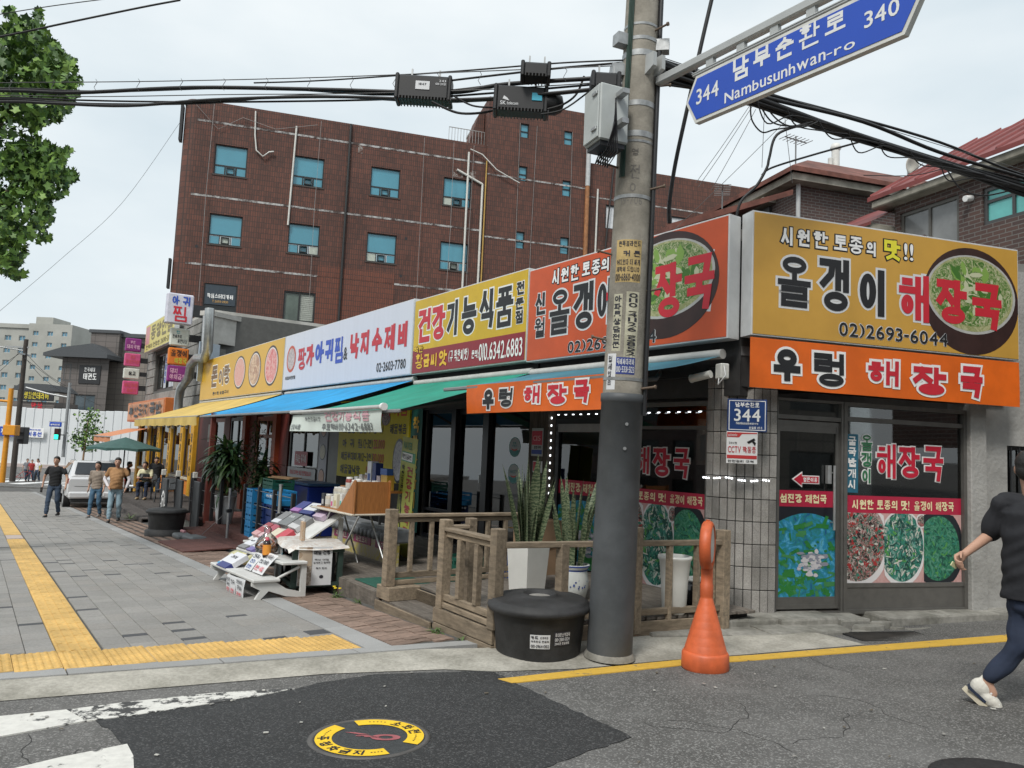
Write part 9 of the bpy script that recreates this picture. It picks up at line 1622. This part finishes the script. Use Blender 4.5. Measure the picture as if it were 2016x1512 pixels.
PUR = mat('purple_sign', (.22, .025, .18), .45); PNK = mat('pink_sign', (.58, .09, .22), .45); ORS = mat('orange_sign_small', (.62, .17, .02), .45); PW = mat('pale_sign', (.60, .62, .56), .45); CRI = ink('pink_text', (.65, .35, .5))
proj_sign('white projecting sign with blue and red lettering high at the row end', 24.6, 328, 578, 381, 638, mat('lilac_white_sign', (.56, .56, .64), .45), [('아', .18, .62, .45, .92, BLU, .05), ('귀', .58, .62, .88, .92, BLU, .05), ('찜', .25, .08, .80, .58, RED, .06)], thick=.3)
proj_sign('pale projecting sign with small dark script below the white one', 24.9, 335, 646, 373, 681, PW, [('한바가지', .12, .42, .6, .62, PBK, .01), ('파전나물', .4, .15, .9, .38, PBK, .01), ('한', .3, .68, .5, .85, ink('script_teal', (.1, .35, .4)), .01)]); proj_sign('orange projecting sign with dark lettering', 24.9, 331, 685, 372, 719, ORS, [('올갱이', .12, .5, .9, .88, BLACK, .03), ('해장국', .3, .1, .9, .42, ink('sign_lime', (.5, .5, .05)), .02)]); proj_sign('purple projecting sign lowest of the near column', 24.9, 329, 720, 370, 752, PUR, [('돼지', .12, .52, .5, .82, CRI, .015), ('야채곱창', .12, .15, .9, .48, CRI, .02)])
for lab, l, t_, r_, b, m, lines in (('purple projecting sign topmost of the far column', 247, 666, 279, 692, PUR, [('부산', .3, .58, .6, .82, CRI, .015), ('돼지국밥', .1, .2, .9, .5, CRI, .02)]), ('pink projecting sign with dark lettering second of the far column', 245, 696, 277, 721, PNK, [('종로', .35, .6, .65, .85, PRD, .01), ('동양한의원', .1, .2, .92, .5, PRD, .02)]), ('white projecting sign with green border in the far column', 243, 725, 275, 746, PW, [('삼교', .3, .35, .75, .7, BLACK, .02)]), ('pink projecting sign lowest of the far column', 241, 750, 273, 776, PNK, [('여왕자매', .1, .52, .9, .85, PRD, .015), ('꽈배기', .25, .15, .85, .45, PRD, .015)])): proj_sign(lab, 35.8, l, t_, r_, b, m, lines)
ob('wall_pipe', MB().tube([V((*A(402, 620, .3), 0)).xzy if False else V((A(404, 622, .3)[0], -.3, A(404, 622, .3)[1])), V((A(400, 700, .3)[0], -.3, A(400, 700, .3)[1]))], .08, 8), STEEL, None, FA, 'thin steel wall pipe beside the white projecting sign', 'pipe')
dp = [(413, 608), (409, 690), (403, 705), (388, 705), (376, 718), (372, 742), (356, 765), (352, 785), (350, 812)]; ob('exhaust_duct', MB().tube([V((A(x, y, .45)[0], -.45, A(x, y, .45)[1])) for x, y in dp], .16, 12), mat('galvanised_duct', (.42, .44, .44), .35, .8, var=.2, scale=6), None, FA, 'bent galvanised exhaust duct climbing the stone building', 'duct')
for i in range(9):
    p = A(296 + 9*i, 838 + 2.0*math.sin(i*1.7), 2.1); ob('bulb', MB().lathe([(.015, .10), (.03, .06), (.05, 0), (.035, -.05), (.001, -.065)], 10, cap=False), mat('bulb_glass', (.6, .58, .5), .2), None, FA @ T((p[0], -2.1, p[1])), 'clear bulb of the string below the yellow awning', 'bulb', 'bulbs below the yellow awning')
ob('red_post', MB().box(-.05, -.05, 0, .05, .05, 2.5), mat('rust_red_post', (.14, .03, .02), .6), None, fA(13.2, 2.15, -.3), 'slim dark red post holding the yellow awning corner', 'post')
# -- plane tree, upper left
PT = at(-120, 420, 12.5); ptree = thing('plane_tree', 'leafy plane tree reaching in at the upper left corner', 'tree', T(V((PT.x, PT.y, gz(12) - .06)))); b0 = gz(12) - .06; r = random.Random(33)
L_ = lambda x, y, d=12.0: at(x, y, d) - V((PT.x, PT.y, b0))
M_TRK = mat('plane_bark', (.20, .17, .12), .9, var=.4, scale=6, dirt=.3)
ob('trunk', MB().tube([(0, 0, 0), (.05, 0, 2), L_(-110, 560, 12.4), L_(-70, 430, 12.3)], lambda u: .24*(1 - .45*u), 12), M_TRK, ptree); [ob('limb', MB().tube([L_(-90, 480, 12.3), L_(*a), L_(*b)], lambda u: .10*(1 - .7*u), 8), M_TRK, ptree) for a, b in (((-20, 420), (60, 330)), ((-40, 300), (40, 180)), ((-30, 450), (30, 400)))]
lf = []
for cx_, cy_, rx_, ry_, n_ in ((20, 130, 115, 75, 900), (70, 205, 75, 40, 420), (-40, 220, 130, 120, 700), (60, 320, 70, 45, 480), (95, 355, 45, 42, 240), (40, 420, 65, 50, 420), (0, 490, 55, 45, 330), (-60, 400, 100, 110, 400), (45, 70, 50, 35, 200), (110, 140, 40, 42, 170), (120, 118, 30, 12, 40), (145, 160, 22, 10, 30), (135, 185, 20, 8, 25), (125, 300, 20, 9, 25), (140, 345, 14, 12, 25), (75, 30, 10, 14, 20), (20, 25, 14, 10, 16), (88, 470, 16, 10, 18), (30, 540, 22, 9, 22)):
    for i in range(int(n_*1.7)):
        a, q_ = r.uniform(0, 6.28), math.sqrt(r.random()); lf.append((L_(cx_ + rx_*q_*math.cos(a), cy_ + ry_*q_*math.sin(a), 12.0 + r.gauss(0, .45)), r.uniform(.032, .088), r.randrange(4)))
lf.sort(key=lambda q_: (V(CAMP) - V((PT.x, PT.y, b0)) - q_[0]).length - q_[1]*6)
LM = []
for i in range(8): gg = MB(); leafshape(gg, V((0, 0, 0)), 1.0, random.Random(i)); m_ = gg.mesh('leaf'); m_.materials.append(LEAFG[i % 4] if i % 4 != 3 else LEAFG[1]); LM.append(m_)
for i, (c, sz, mi) in enumerate(lf[:300]): ob('leaf', LM[i % 8], None, ptree, T(c) @ RZ(r.uniform(0, 360)) @ Matrix.Scale(sz, 4))
g = MB()
for c, sz, mi in lf[300:]: leafshape(g, c, sz, r, mi)
ob('leaf', g, LEAFG, ptree, kind='stuff')
# -- the other side of the streets (seen only in the glass)
def opp(label, M, w_, h_, d_, m, rows, cols):
    o = thing('facing_building', label, 'building', M); hs = [(w_*(c + .2)/cols, w_*(c + .8)/cols, h_*(q_ + .3)/rows, h_*(q_ + .8)/rows) for q_ in range(rows) for c in range(cols)]; ob('wall', wall(MB(), 0, w_, 0, h_, hs, 0, .2), m, o); ob('roof', MB().box(-.3, -.2, h_, w_ + .3, d_, h_ + .4), M_ROOFC, o); ob('back_wall', MB().box(0, .25, 0, w_, d_, h_ - .01), M_INTD, o)
    for a, b, c, e2 in hs: f = ob('window', fr(a, b, c, e2, .06, .08, .18), WFR, o); ob('pane', MB().box(a, .14, c, b, .15, e2), DGL, f)
opp('brick building facing the shops across the main street', FA @ T((-20, -34, -2)) @ RZ(180) @ T((-36, 0, 0)), 60, 11, 8, HB, 4, 18); opp('plain building facing the corner across the side street', FB @ T((0, -17, -.3)) @ RZ(180) @ T((-16, 0, 0)), 30, 9, 6, M_TB2, 3, 9)
bpy.data.objects.remove(_po, do_unlink=True); bpy.data.scenes.remove(_tsc); bpy.data.objects.remove(_tob, do_unlink=True)
